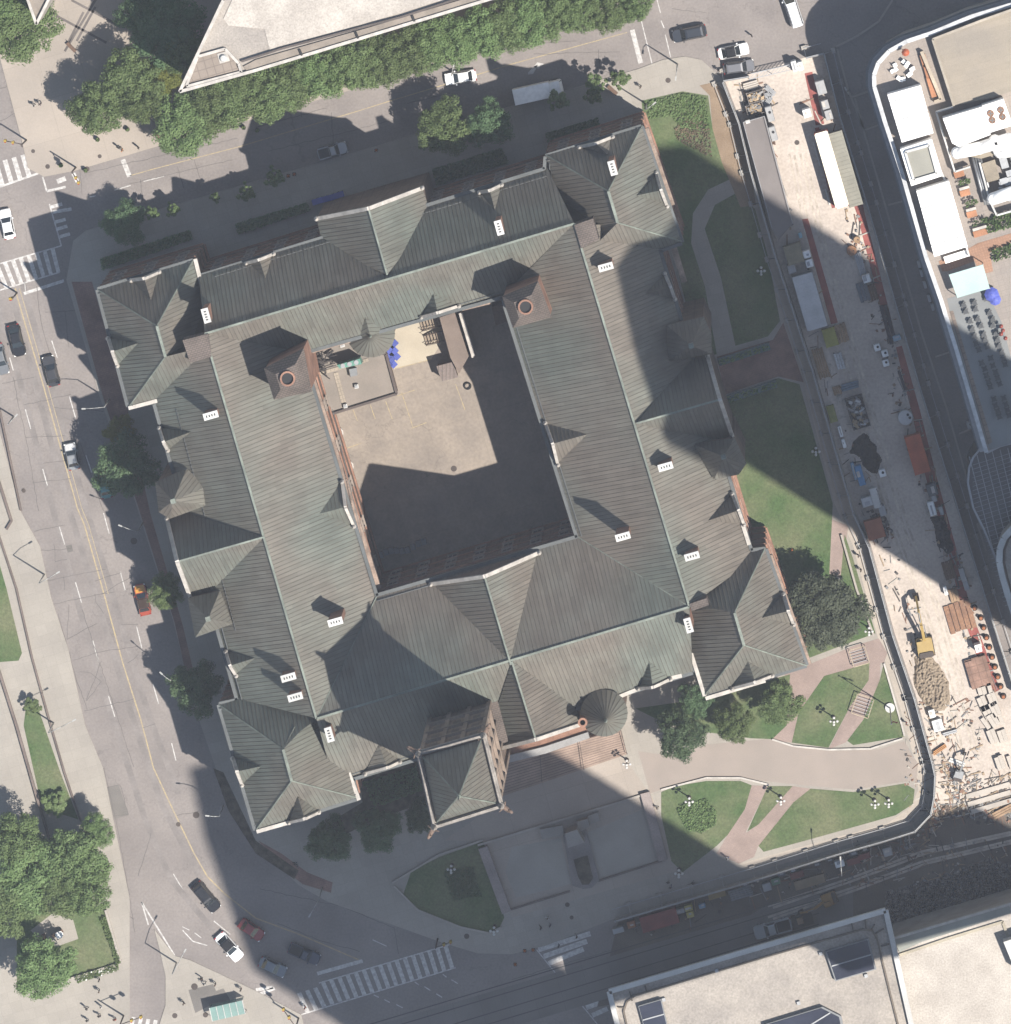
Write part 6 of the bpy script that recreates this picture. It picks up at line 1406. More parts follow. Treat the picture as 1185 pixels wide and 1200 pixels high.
for a in [(41, 123, 'white', 'khaki', .4, 'walker in a white top, left of the pair on the upper left pavement'), (48, 121, 'black', 'navy', .4, 'walker in black, right of the pair on the upper left pavement'), (140, 172, 'grey', 'black', 2, 'person in grey standing by the orange vests on the rear pavement'), (144, 175, 'orange', 'khaki', 1, 'worker in an orange vest beside the rear street kerb'), (163, 172, 'black', 'grey', 2, 'lone walker in black on the rear street pavement'),
          (751, 101, 'black', 'black', 1, 'walker in black on the pale pavement beside the upper right pavilion'), (881, 41, 'black', 'navy', 2, 'person in dark clothes in the road by the works gate'), (843, 82, 'white', 'khaki', 1, 'person in white at the corner of the works fence'),
          (117, 1147, 'black', 'grey', 1, 'upper of two walkers below the lower left garden'), (117, 1160, 'grey', 'black', 1, 'lower of two walkers below the lower left garden'), (102, 1180, 'black', 'black', 2, 'walker in black left of the group near the lower left corner'), (119, 1178, 'white', 'blue', 2, 'walker in white in the group near the lower left corner'), (117, 1189, 'navy', 'khaki', 0, 'walker in navy in the group near the lower left corner'), (135, 1193, 'red', 'black', 0, 'walker in red at the bottom by the small crossing'), (103, 1194, 'grey', 'navy', 3, 'walker at the very bottom left pavement'),
          (237, 1145, 'black', 'black', 2.5, 'left of the pair in black above the bus shelter'), (240, 1151, 'white', 'black', 2.5, 'person in white next to the pair above the bus shelter'), (253, 1152, 'black', 'grey', 1, 'person with a pale bag frame above the bus shelter'), (283, 1158, 'black', 'red', 1, 'person standing at the kerb right of the bus shelter'), (216, 1174, 'black', 'black', 1, 'lone dark figure left of the bus shelter'),
          (346, 1010, 'black', 'navy', 2, 'left of two people on the red brick corner'), (349, 1013, 'grey', 'black', 2, 'right of two people on the red brick corner'), (358, 1179, 'red', 'khaki', 1, 'person starting across the long striped crossing'),
          (642, 1074, 'white', 'white', 2, 'person in white on the shaded plaza edge'), (634, 1086, 'black', 'black', 1, 'person in black, left of the shaded plaza group'), (645, 1083, 'navy', 'grey', 1, 'person in navy, right of the shaded plaza group'), (655, 1107, 'black', 'grey', 1, 'person walking along the faded crossing'), (676, 1096, 'grey', 'black', 1, 'person right of the faded crossing start'),
          (783, 1032, 'black', 'black', 3, 'upper of two shaded walkers beside the works fence'), (786, 1038, 'grey', 'navy', 3, 'lower of two shaded walkers beside the works fence'), (812, 1033, 'black', 'grey', 3, 'single shaded walker right of the pair beside the works fence'), (770, 945, 'grey', 'khaki', 2, 'person at the left edge of the shrub bed lawn'), (852, 1004, 'white', 'blue', 2, 'person in white at the shadow edge on the brick path'),
          (1009, 667, 'black', 'grey', 1.3, 'walker in black on the pale walkway right of the olive tree'), (1062, 846, 'red', 'white', 1.3, 'walker in red on the pale walkway near the flagpole'), (1006, 650, 'grey', 'navy', 1.3, 'walker just north of the one in black on the pale walkway'), (939, 828, 'black', 'khaki', 1, 'person on the path beside the right pavilion corner tree')]:
    person(*a, still=int(a[0]) % 2, z=.02 if a[0] in (881, 655, 358) else .14)
# satellite details: picnic table on patio
e = empty('patio_table', G(70, 1094, .16), 'white round table on the small patio', 'table'); mb = MB(); mb.lathe((0, 0, 0), [(0, .7), (.6, .7), (.6, .76), (0, .76)], 12); mb.build('table_top', M['whitep'], e); mb = MB(); mb.tube((0, 0, 0), (0, 0, .7), .06, n=6); mb.build('leg', M['iron'], e)
# ================================================================ THE WORKS ALONG THE EAST AND SOUTH SIDE
def fence(name, pts, h, lab, inner=1, colp=(.40, .385, .36)):
    e = empty(name, G(*pts[0], 0), lab, 'fence', world=True)
    pm = mat(name+' panel', colp, .7, .12, .6, 5); q = [G(x, yv) for x, yv in pts]
    mb = MB(); pb = MB(); bb = MB(); bm_ = mat(name+' block', (.42, .39, .35), .9, .1)
    for a, b in zip(q, q[1:]):
        mb.bar(a+Vector((0, 0, h/2)), b+Vector((0, 0, h/2)), .09, h)
        d = (b-a).normalized(); n = Vector((d.y, -d.x, 0))*inner*-1; L = (b-a).length; k = 0
        while k < L:
            p = a+d*k; pb.bar(p+Vector((0, 0, 0)), p+Vector((0, 0, h+.1)), .12, .12)
            if int(k/2.4) % 2 == 0: bb.bar(p+Vector((0, 0, h*.8)), p+n*1.5+Vector((0, 0, .35)), .09, .09); kb = MB(); kb.box(p+n*1.5+Vector((0, 0, .3)), (.8, .6, .6), math.atan2(d.y, d.x)); kb.build('ballast_block', bm_, e)
            k += 2.4
        bb.bar(a+n*1.5+Vector((0, 0, .7)), b+n*1.5+Vector((0, 0, .7)), .08, .08); bb.bar(a+n*.15+Vector((0, 0, h)), b+n*.15+Vector((0, 0, h)), .1, .1)
    mb.build('panel', pm, e); pb.build('post', M['steel'], e); bb.build('brace', M['steel'], e)
fence('site_hoarding', FL, 3.1, 'long pale hoarding with braces curving round the lawn side of the works', -1)
fence('site_hoarding', FR, 2.4, 'straight hoarding between the works and the shaded side street', 1)
fence('site_hoarding', [(848, 94), (878, 89)], 2.4, 'short hoarding return at the top left corner of the works', 1)
# the gate truss across the opening
e = empty('works_gate', G(884, 92), 'open lattice gate lying across the top entrance of the works', 'gate', world=True); mb = MB()
A, B = G(878, 92, 1.6), G(930, 80, 1.6); n = Vector((.27, .96, 0))
for s_ in (0, 1): mb.bar(A+n*s_*.9, B+n*s_*.9, .1, .1)
mb.build('rail', M['steel'], e); mb = MB()
for k in range(12): t = k/11; mb.bar(A.lerp(B, t), A.lerp(B, min(1, t+.09))+n*.9, .07, .07)
mb.build('lattice', M['steel'], e); mb = MB()
for p in (A, B, A.lerp(B, .5)): mb.tube((p.x, p.y, 0), p, .06, n=6)
mb.build('leg', M['steel'], e)
GN = GA+math.pi/2                                  # along the side street
rgc = random.Random(11)
redm = mat('red surfacing', (.33, .10, .085), .85, .12, .5, 6)
for i, pts in enumerate([[(943, 86), (952, 84), (966, 145), (956, 147)], [(940, 257), (947, 256), (982, 378), (974, 380)], [(1000, 239), (1011, 237), (1013, 248), (1046, 380), (1038, 382), (1004, 250)], [(1050, 407), (1057, 405), (1078, 480), (1098, 560), (1120, 640), (1137, 712), (1172, 808), (1160, 815), (1127, 716), (1110, 640), (1085, 560), (1070, 490)], [(955, 150), (960, 149), (986, 242), (975, 244)], [(1010, 248), (1045, 380), (1040, 382), (1003, 255)]][:5]):
    sheet('red_surfacing', pts, .022+.0004*i, redm)
def contain(x, yv, L, Wd, H, lab, col, ang=GN, z=.01, open_top=False, cat='container', name='site_container', roofc=None, fill=None):
    e = empty(name, G(x, yv, z), lab, cat, rz=ang); m = mat('steel '+lab[:18], col, .6, .1, .5, 4); rm = mat('roof '+lab[:18], roofc, .7, .06, .5, 4) if roofc else m
    mb = MB()
    for s_ in (-1, 1):
        k = -L/2+.1
        while k < L/2-.1: mb.box((k+.12, s_*(Wd/2-.04), H/2), (.14, .1, H-.25)); k += .28
        mb.box((0, s_*(Wd/2-.09), H/2), (L, .06, H-.1)); mb.box((s_*(L/2-.05), 0, H/2), (.08, Wd, H-.1))
    for a in (-1, 1):
        for b in (-1, 1): mb.box((a*(L/2-.06), b*(Wd/2-.06), H/2), (.16, .16, H))
    mb.box((0, 0, .1), (L-.3, Wd-.3, .12)); mb.build('walls', m, e)
    if not open_top:
        mb = MB(); mb.box((0, 0, H-.04), (L, Wd, .07)); k = -L/2+.3
        while k < L/2-.2: mb.box((k, 0, H+.01), (.10, Wd-.3, .05)); k += .6
        mb.build('roof', rm, e)
        mb = MB(); mb.box((-L/2-.01, 0, H/2), (.05, .05, H-.3)); mb.box((-L/2-.02, -.5, H/2), (.04, .04, H-.3)); mb.box((-L/2-.02, .5, H/2), (.04, .04, H-.3)); mb.build('door_bar', M['steel'], e)
    elif fill:
        mb = MB(); rg = random.Random(len(lab))
        for _ in range(90): mb.box((rg.uniform(-L/2+.4, L/2-.4), rg.uniform(-Wd/2+.35, Wd/2-.35), rg.uniform(.3, H*.9)), (rg.uniform(.2, 1.1), rg.uniform(.1, .5), rg.uniform(.1, .3)), rg.uniform(0, 3), rg.randint(0, len(fill)-1), Matrix.Rotation(rg.uniform(-.4, .4), 3, 'X'))
        tag(mb.build('debris', fill, e), kind='stuff')
    return e
contain(974.5, 196, 11.6, 2.0, 3.6, 'long cream roofed site cabin standing in the sun beside the red strip', (.30, .09, .08), roofc=(.78, .74, .60), cat='site cabin')
contain(991, 196, 11.4, 2.1, 2.6, 'long olive grey cabin in the shade right of the cream roofed one', (.28, .26, .22), roofc=(.30, .29, .24), cat='site cabin')
contain(949, 351, 8.3, 3.1, 2.8, 'large white roofed cabin in the shade, largest by the left hoarding', (.5, .5, .49), roofc=(.66, .66, .66), cat='site cabin')
contain(1075, 530, 5.8, 2.4, 2.5, 'bright orange container in the shade', (.55, .12, .05))
contain(1025, 618, 2.9, 2.6, 2.0, 'small orange brown container at the shadow edge', (.42, .15, .08))
contain(930.5, 296, 2.9, 2.5, 2.3, 'olive plywood topped box above the white roofed cabin', (.30, .26, .17))
contain(973, 394, 2.7, 1.9, 1.6, 'yellow green skip lid beside the stacked timber', (.36, .34, .06), cat='skip')
contain(975, 484, 2.5, 1.1, 1.2, 'yellow green box against the hoarding', (.30, .30, .08))
db = [flat('debris grey', (.3, .29, .28)), flat('debris buff', (.45, .33, .2)), flat('debris dark', (.06, .055, .05)), flat('debris pale', (.6, .6, .6))]
contain(1005, 482, 4.8, 2.6, 1.5, 'open skip full of mixed rubble in the shade', (.11, .10, .10), open_top=True, cat='skip', name='skip', fill=db)
contain(886, 112, 2.6, 1.7, 1.6, 'open grey skip, uppermost by the top left corner of the works', (.25, .22, .2), open_top=True, cat='skip', name='skip', ang=GA, fill=db[:2])
contain(885, 127, 2.6, 1.7, 1.6, 'open grey skip, second from the top left corner of the works', (.25, .22, .2), open_top=True, cat='skip', name='skip', ang=GA, fill=db[:2])
# the long grey deck beside the left hoarding
e = empty('site_deck', G(905, 200, .02), 'long flat grey deck roof beside the left hoarding', 'site deck', world=True)
q = [P(x, yv, 3.0) for x, yv in ((871, 143), (896, 136), (929, 262), (912, 282), (905, 268))]; mb = MB(); mb.prism(q, .02, 3.0, 0); mb.build('deck', mat('grey deck sheet', (.235, .21, .20), .85, .05), e); mb = MB()
for a, b in ((q[0], q[1]), (q[1], q[2]), (q[0], q[4])): mb.bar(a+Vector((0, 0, .5)), b+Vector((0, 0, .5)), .07, .07)
mb.build('guard_rail', M['steel'], e)
mb = MB(); mb.bar(P(874, 143.5, 3.1), P(879, 142, 3.1), .5, .12); mb.build('white_board', M['cap'], e)
def unit(x, yv, dx, dy, h, lab, col=(.7, .7, .68), cat='cabinet', name='site_cabinet', ang=GN, detail=1):
    e = empty(name, G(x, yv, .015), lab, cat, rz=ang); m = flat('unit '+lab[:20], col, .5); mb = MB(); mb.loft([rr(dx, dy, .08, 0, 3), rr(dx, dy, .08, h*.95, 3), rr(dx*.9, dy*.9, .08, h, 3)], 0); mb.build('casing', m, e)
    mb = MB()
    if 'fan' in lab or 'generator' in lab: mb.lathe((dx*.1, -dy*.1, h), [(min(dx, dy)*.2, 0), (min(dx, dy)*.2, .1), (0, .1)], 10); mb.build('vent', M['dark'], e)
    else:
        mb.box((rgc.uniform(-.1, .1)*dx, rgc.uniform(-.2, .2)*dy, h+.03), (dx*rgc.uniform(.25, .8), dy*rgc.uniform(.2, .5), .07)); mb.build('lid', M['steel'] if len(lab) % 2 else M['coping'], e)
    mb = MB(); mb.box((-dx/2-.01, 0, h*.45), (.03, dy*.7, h*.75)); mb.build('door', M['grey'], e)
    return e
place_words = [(902, 132, 2.3, 1.0, 2.2, 'white generator, upper of the pair at the edge of the grey deck'), (906, 155, 2.2, 1.0, 2.2, 'white generator, lower of the pair at the edge of the grey deck'),
 (931, 76, 1.6, .8, 2.4, 'white portable toilet, left of the pair at the works entrance'), (938, 76, 1.3, .8, 2.4, 'white portable toilet, right of the pair at the works entrance'), (945.5, 131, 1.3, 1.2, 2.4, 'white box standing alone in the sun right of the red strip end'),
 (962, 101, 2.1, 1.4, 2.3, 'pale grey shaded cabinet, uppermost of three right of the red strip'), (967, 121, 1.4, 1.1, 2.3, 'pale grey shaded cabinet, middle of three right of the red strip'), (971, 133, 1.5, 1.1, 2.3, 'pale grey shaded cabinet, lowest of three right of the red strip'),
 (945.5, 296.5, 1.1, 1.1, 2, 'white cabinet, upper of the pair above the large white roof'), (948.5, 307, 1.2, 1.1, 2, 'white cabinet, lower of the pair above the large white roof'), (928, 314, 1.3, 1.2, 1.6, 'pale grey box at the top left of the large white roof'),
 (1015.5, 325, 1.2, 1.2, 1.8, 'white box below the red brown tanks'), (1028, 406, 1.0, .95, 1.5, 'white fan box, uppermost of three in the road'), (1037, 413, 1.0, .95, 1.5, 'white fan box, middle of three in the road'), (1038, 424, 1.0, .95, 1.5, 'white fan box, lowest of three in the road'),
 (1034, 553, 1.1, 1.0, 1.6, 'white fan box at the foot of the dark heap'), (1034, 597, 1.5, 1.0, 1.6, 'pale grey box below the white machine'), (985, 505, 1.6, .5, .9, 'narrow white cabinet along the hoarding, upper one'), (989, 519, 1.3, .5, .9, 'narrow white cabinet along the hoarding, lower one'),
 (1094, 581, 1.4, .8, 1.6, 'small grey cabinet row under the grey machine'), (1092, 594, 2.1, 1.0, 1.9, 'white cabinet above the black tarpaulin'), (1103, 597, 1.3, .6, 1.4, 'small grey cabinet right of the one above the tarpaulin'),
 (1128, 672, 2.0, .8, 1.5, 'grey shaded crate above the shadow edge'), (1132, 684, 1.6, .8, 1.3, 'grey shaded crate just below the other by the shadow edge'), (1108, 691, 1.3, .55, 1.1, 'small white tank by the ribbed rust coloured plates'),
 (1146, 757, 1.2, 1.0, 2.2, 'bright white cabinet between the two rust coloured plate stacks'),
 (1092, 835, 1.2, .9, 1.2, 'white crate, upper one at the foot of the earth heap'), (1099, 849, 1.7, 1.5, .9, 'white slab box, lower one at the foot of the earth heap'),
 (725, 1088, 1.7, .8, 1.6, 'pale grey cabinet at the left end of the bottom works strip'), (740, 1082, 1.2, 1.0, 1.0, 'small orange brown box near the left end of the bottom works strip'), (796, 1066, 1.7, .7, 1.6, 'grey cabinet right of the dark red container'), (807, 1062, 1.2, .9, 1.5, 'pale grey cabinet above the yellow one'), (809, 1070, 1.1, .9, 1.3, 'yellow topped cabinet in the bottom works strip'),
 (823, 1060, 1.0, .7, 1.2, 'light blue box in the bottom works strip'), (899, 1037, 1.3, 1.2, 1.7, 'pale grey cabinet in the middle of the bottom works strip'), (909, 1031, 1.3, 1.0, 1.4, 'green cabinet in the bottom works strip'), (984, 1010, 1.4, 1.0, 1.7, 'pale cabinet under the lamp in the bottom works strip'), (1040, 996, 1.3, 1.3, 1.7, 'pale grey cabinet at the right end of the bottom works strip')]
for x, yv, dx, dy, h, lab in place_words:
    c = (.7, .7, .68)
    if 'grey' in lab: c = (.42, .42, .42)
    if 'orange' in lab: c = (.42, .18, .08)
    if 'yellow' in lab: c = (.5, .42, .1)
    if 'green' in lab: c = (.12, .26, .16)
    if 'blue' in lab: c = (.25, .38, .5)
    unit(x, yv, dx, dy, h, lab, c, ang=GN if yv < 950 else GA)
contain(773, 1075, 5.6, 2.3, 2.4, 'dark red container in the bottom works strip', (.24, .05, .045), ang=GA)
contain(949, 1032, 4.6, 1.3, 1.2, 'buff timber topped box in the bottom works strip', (.32, .24, .15), ang=GA)
contain(840, 1046, 2.6, 1.2, 1.2, 'yellow brown crate in the bottom works strip', (.34, .24, .08), ang=GA)
contain(934, 1024, 2.0, .9, 1.2, 'dull red box, left of two in the bottom works strip', (.25, .07, .06), ang=GA); contain(1000, 1008, 1.9, .9, 1.2, 'dull red box, middle one below the curved hoarding', (.25, .07, .06), ang=GA); contain(1013, 1002, 1.7, .8, 1.2, 'dull red box, right one below the curved hoarding', (.25, .07, .06), ang=GA)
# stacks of timber, plates and pipes
def stack(x, yv, L, n, wd, lab, m, ang=GN, layers=2, gap=.06, z=.015, cat='stack', name='timber_stack'):
    e = empty(name, G(x, yv, z), lab, cat, rz=ang)
    for l in range(layers):
        mb = MB()
        for k in range(n): mb.box((rgc.uniform(-.12, .12), (k-(n-1)/2)*(wd+gap), .2+l*.24), (L*rgc.uniform(.93, 1.02), wd, .2))
        mb.build('layer', m, e)
    mb = MB()
    for s_ in (-1, 1): mb.box((s_*L*.3, 0, .05), (.15, n*(wd+gap), .1))
    mb.build('bearer', M['stone'], e)
tim = mat('sawn timber', (.40, .27, .17), .85, .14, 1, 6); rust = mat('rusty steel', (.36, .20, .12), .85, .2, .8, 5, col2=(.26, .15, .1)); conc = mat('precast concrete', (.55, .50, .44), .9, .08); shd = mat('dark timber pile', (.16, .10, .07), .9, .2)
stack(962, 425, 4.6, 5, .28, 'long orange brown timber stack beside the hoarding', tim); stack(986, 390, 2.7, 4, .4, 'orange brown boards right of the yellow green skip', tim); stack(984, 423, 2.4, 3, .35, 'white boards and bags stacked in the shade', mat('white boards', (.6, .6, .6), .7, .2)); stack(996, 452, 2.6, 3, .3, 'blue grey sheets in the shade above the open skip', flat('blue sheets', (.16, .22, .28)), ang=GA); stack(981, 457, 1.2, 4, .25, 'pallet of buff blocks in the shade', tim); stack(984, 468, 1, 3, .2, 'small grey pallet below the buff block pallet', conc)
stack(1125, 722, 4.4, 5, .72, 'ribbed rust coloured steel plates in the sun', rust, layers=1, gap=.1, name='plate_stack'); stack(1147, 787, 4.5, 3, 1.1, 'flat rust coloured plates, lower stack in the sun', mat('flat rusty plates', (.34, .21, .16), .85, .15, .5, 4, joints=(1.1, 1.1, .06, .7, 0)), layers=3, gap=0, name='plate_stack'); stack(1118, 697, 2.0, 3, .4, 'short timber pile at the shadow edge', tim); stack(1112, 668, 2.8, 3, .5, 'brown boards in the shade above the shadow edge', shd, name='board_stack')
for i, (x, yv, L, n, a) in enumerate([(1150, 806, 2.0, 3, 0), (1160, 806, 1.6, 2, 0), (1152, 824, 2.2, 3, .12), (1163, 818, 1.9, 3, .1), (1157, 834, 2.3, 3, .2), (1166, 830, 2.2, 3, .15), (1155, 847, 1.9, 2, .35), (1164, 843, 2, 3, .3), (1173, 842, 1.7, 2, .1), (1163, 862, 2.2, 3, .1), (1175, 862, 1.9, 3, .05), (1172, 893, 2.0, 3, .05), (1184, 893, 2.0, 2, .05)]):
    stack(x, yv, L, n-1, .62, 'pale concrete block stack, %s counting down the right edge of the sunny works' % ordn[i], conc, ang=GN+a, layers=2+i % 2, gap=.03, name='block_stack')
stack(1160, 935, 7, 3, .7, 'pale concrete frame pieces on the ground at the right edge', conc, ang=GA, layers=1, gap=.5, name='formwork'); stack(1176, 950, 3.5, 3, .3, 'buff timber formwork at the right edge', tim, ang=GA+.2, name='formwork')
stack(1113, 858, 2.2, 2, .2, 'thin steel beams lying beside the white slab box', M['steel'], ang=GA, name='beam_stack'); stack(1101, 878, 2.2, 3, .15, 'thin orange barrier pieces on the sunny ground', flat('orange pieces', (.5, .25, .1)), ang=.6, name='barrier_stack'); stack(1122, 893, 2.5, 2, .3, 'white board leaning beside the small grey digger', M['cap'], ang=-.35, layers=1, name='board')
for i, (x, yv) in enumerate([(897, 112), (900, 119), (893, 121), (903, 106)]):
    stack(x, yv, 1.8, 4, .14, 'loose pipes and rods, bundle %s from the left by the top corner of the works' % ordn[i], M['steel'], ang=.7*i+.3, name='rod_bundle')
stack(880, 100, 2.2, 4, .25, 'mixed pale boards behind the top hoarding of the works', conc, ang=GA); stack(905, 165, 1.2, 3, .2, 'small dark pile beside the lower generator', shd)
e = empty('scaffold_racks', G(1001, 219, .02), 'white scaffold racks at the lower end of the olive grey cabin', 'scaffold', rz=GN)
for k in range(7):
    mb = MB(); mb.bar((-2.2+k*.62, -.9, .9), (-2.2+k*.62, .9, .9), .09, .09)
    for s_ in (-1, 1): mb.bar((-2.2+k*.62, s_*.9, 0), (-2.2+k*.62, s_*.9, .95), .08, .08)
    mb.build('frame', M['cap'], e)
for x, yv, r, h, lab, c in ((1004, 280, .5, 1.2, 'rusty brown drum in the shade below the sunny patch', (.35, .22, .12)), (998, 293, .75, .9, 'squat orange brown tank below the drum', (.4, .2, .1)), (1081, 488, 0, 0, '', (1, 1, 1))):
    if r:
        e = empty('drum', G(x, yv, .02), lab, 'drum'); mb = MB(); mb.lathe((0, 0, 0), [(r, 0), (r, h), (r*.9, h+.04), (0, h)], 16); mb.build('shell', flat('drum '+lab[:9], c), e); mb = MB(); mb.lathe((r*.4, 0, h), [(.1, 0), (.1, .1), (0, .1)], 8); mb.build('cap', M['iron'], e)
e = empty('round_tank', G(1061, 488, .02), 'large round white tank lid with two dark hatches', 'tank'); mb = MB(); mb.lathe((0, 0, 0), [(1.12, 0), (1.12, 1.3), (1.05, 1.4), (0, 1.5)], 32); mb.build('shell', flat('tank white', (.66, .66, .66)), e)
for dx, dy in ((.35, .45), (.65, .0)): mb = MB(); mb.lathe((dx, dy, 1.38), [(.2, 0), (.2, .14), (0, .14)], 12); mb.build('hatch', M['dark'], e)
# heaps and covered piles
def heap(pts, h, lab, m, cat='heap', name='earth_heap', rough=.5, n=26, z=.015, lump=3.0):
    q = fixccw([G(x, yv) for x, yv in pts]); xs = [p.x for p in q]; ys = [p.y for p in q]; cen_ = sum(q, Vector())/len(q)
    from mathutils import noise as mn
    def dist(x, y):
        d = 1e9; ins = False
        for a, b in zip(q, q[1:]+q[:1]):
            ab = b-a; t = max(0, min(1, ((x-a.x)*ab.x+(y-a.y)*ab.y)/(ab.x**2+ab.y**2))); d = min(d, math.hypot(x-a.x-t*ab.x, y-a.y-t*ab.y))
            if (a.y > y) != (b.y > y) and x < (b.x-a.x)*(y-a.y)/(b.y-a.y)+a.x: ins = not ins
        return d if ins else -d
    dx = (max(xs)-min(xs)+.6)/n; m_ = int((max(ys)-min(ys)+.6)/dx)+1; V = []; F = []
    for j in range(m_+1):
        for i in range(n+1):
            x, y = min(xs)-.3+i*dx, min(ys)-.3+j*dx; d = dist(x, y); nz = mn.noise((x*lump*.3, y*lump*.3, 3))
            f = max(0, min(1, (d+nz*.35)/1.3)); V.append((x-cen_.x, y-cen_.y, -.05+ (0 if f <= 0 else h*f**.6*(.6+.4*mn.noise((x*.5, y*.5, 0)))+rough*.35*mn.noise((x*lump, y*lump, 1))*min(1, f*3))))
    for j in range(m_):
        for i in range(n):
            a = j*(n+1)+i; F.append((a, a+1, a+n+2, a+n+1))
    me = bpy.data.meshes.new(name); me.from_pydata(V, [], F); me.materials.append(m); o = bpy.data.objects.new(name, me); C.objects.link(o); o.location = (cen_.x, cen_.y, z); tag(o, lab, cat); return o
heap([(1072, 770), (1085, 762), (1100, 778), (1112, 800), (1114, 820), (1108, 834), (1085, 828), (1070, 800)], 1.5, 'light brown earth heap beside the excavator', mat('light earth', (.42, .34, .25), .95, .25, 1.2, 6, bump=.8, col2=(.30, .24, .18)), n=60, rough=1.2)
heap([(1000, 518), (1012, 505), (1025, 520), (1033, 540), (1028, 555), (1015, 552), (1008, 535), (995, 530)], 1.4, 'dark heap covered in black sheeting in the shade', mat('black sheeting', (.03, .028, .03), .7, .2), n=34)
heap([(1090, 606), (1105, 604), (1114, 625), (1118, 645), (1110, 651), (1100, 640), (1096, 622)], 1.3, 'long black tarpaulin pile in the shade below the white cabinet', mat('black tarpaulin', (.022, .022, .035), .7, .2), n=30)
heap([(1038, 1045), (1075, 1035), (1120, 1020), (1160, 1005), (1190, 1015), (1190, 1050), (1120, 1075), (1060, 1098), (1046, 1095), (1036, 1070)], .9, 'wide dark broken rubble bed right of the large block', mat('dark broken rubble', (.3, .27, .245), .95, .4, 1.8, 5, bump=1, col2=(.08, .07, .065)), cat='rubble', name='rubble_bed', n=120, rough=1.6, lump=4)
heap([(1020, 605), (1036, 600), (1047, 622), (1038, 634), (1030, 620)], .5, 'grey rubble scatter beside the small orange brown container', mat('grey rubble', (.2, .19, .18), .95, .3, 3, 8, bump=1), n=30, rough=1.2)
heap([(1096, 948), (1112, 938), (1115, 955), (1100, 966), (1088, 962)], .5, 'small brown rubble patch at the bend of the hoarding', mat('brown rubble', (.2, .15, .12), .95, .3, 3, 8, bump=1), n=30, rough=1)
# barriers along the right side of the red strip
for i in range(10):
    x, yv = 1149+i*3.3-(4 if i < 1 else 0), 712+i*11.5
    e = empty('traffic_barrel', G(x-3, yv, .02), 'dark traffic barrel, %s from the top beside the sunny red strip' % ordn[i], 'barrel', 'barrels beside the red strip'); mb = MB(); mb.lathe((0, 0, 0), [(.34, 0), (.3, .1), (.26, 1.0), (.2, 1.05), (0, 1.05)], 12); mb.build('drum', flat('barrel %d' % i, (.35, .12, .04)), e); mb = MB(); mb.lathe((0, 0, 0), [(.292, .45), (.286, .62)], 12); mb.build('stripe', M['cap'], e); mb = MB(); mb.lathe((0, 0, 0), [(.5, 0), (.48, .08), (.3, .08)], 12); mb.build('base', M['rubber'], e)
# long thin dark trench plates
stack(1041, 380, 6.0, 2, .55, 'long dark narrow slab lying beside the upper red strip', mat('dark slab', (.05, .045, .06), .9), ang=GN-.02, layers=1, name='cover_slab'); stack(1057, 445, 3.2, 1, .4, 'short dark slab beside the middle red strip', mat('dark slab2', (.06, .05, .07), .9), ang=GN+.05, layers=1, name='cover_slab')
stack(1012, 342, 2.8, 3, .5, 'blue grey bundle in the shade, left of the pair', flat('blue grey bundle', (.15, .17, .2)), name='bundle'); stack(1023, 342, 2.4, 3, .35, 'dark bundle in the shade, right of the pair', shd, name='bundle'); stack(1008, 308, 3.4, 4, .2, 'tangle of grey rods beside the red strip', M['steel'], name='bundle'); stack(957, 180, 3.6, 1, .2, 'white pipe, upper of two left of the cream roofed cabin', M['cap'], layers=1, name='pipe'); stack(970, 231, 2.6, 1, .2, 'white pipe, lower of two left of the cream roofed cabin', M['cap'], layers=1, name='pipe')
unit(1008, 556, 3.0, 1.0, 1.5, 'bright blue tank beside the hoarding', (.10, .28, .5), ang=GN); unit(1001, 551, 2.6, .5, 1.2, 'narrow pale blue tank against the hoarding', (.25, .38, .5), ang=GN); unit(1051, 395, 1.2, .8, 1.2, 'small pale blue box in the gap of the red strip', (.3, .45, .55), ang=GA)
unit(908, 221, 2.4, .35, 1.0, 'pale green barrier at the edge of the grey deck', (.3, .6, .4), ang=GN); unit(938, 275, .8, .5, 1.0, 'small light blue box above the olive topped box', (.25, .5, .6), ang=GN)
e = unit(1016, 586, 1.6, 1.4, 2.0, 'white drilling machine with a ribbed box, body part', (.6, .6, .6), cat='machine', name='drilling_rig', ang=GA)
mb = MB(); mb.box((1.3, .2, 1.2), (1.0, 3.0, 1.6)); mb.build('engine_box', M['cap'], e); mb = MB()
for k in range(8): mb.box((1.85, -1.1+k*.38, 1.4), (.14, .2, .9))
mb.build('rib', M['cap'], e)
e = unit(1092, 572, 1.8, 1.5, 1.9, 'dark grey compact machine in the shade', (.13, .14, .15), cat='machine', name='compact_machine', ang=GN); mb = MB(); mb.bar((.9, -.4, .5), (2.0, -.6, 1.2), .2, .2); mb.build('arm', M['grey'], e)
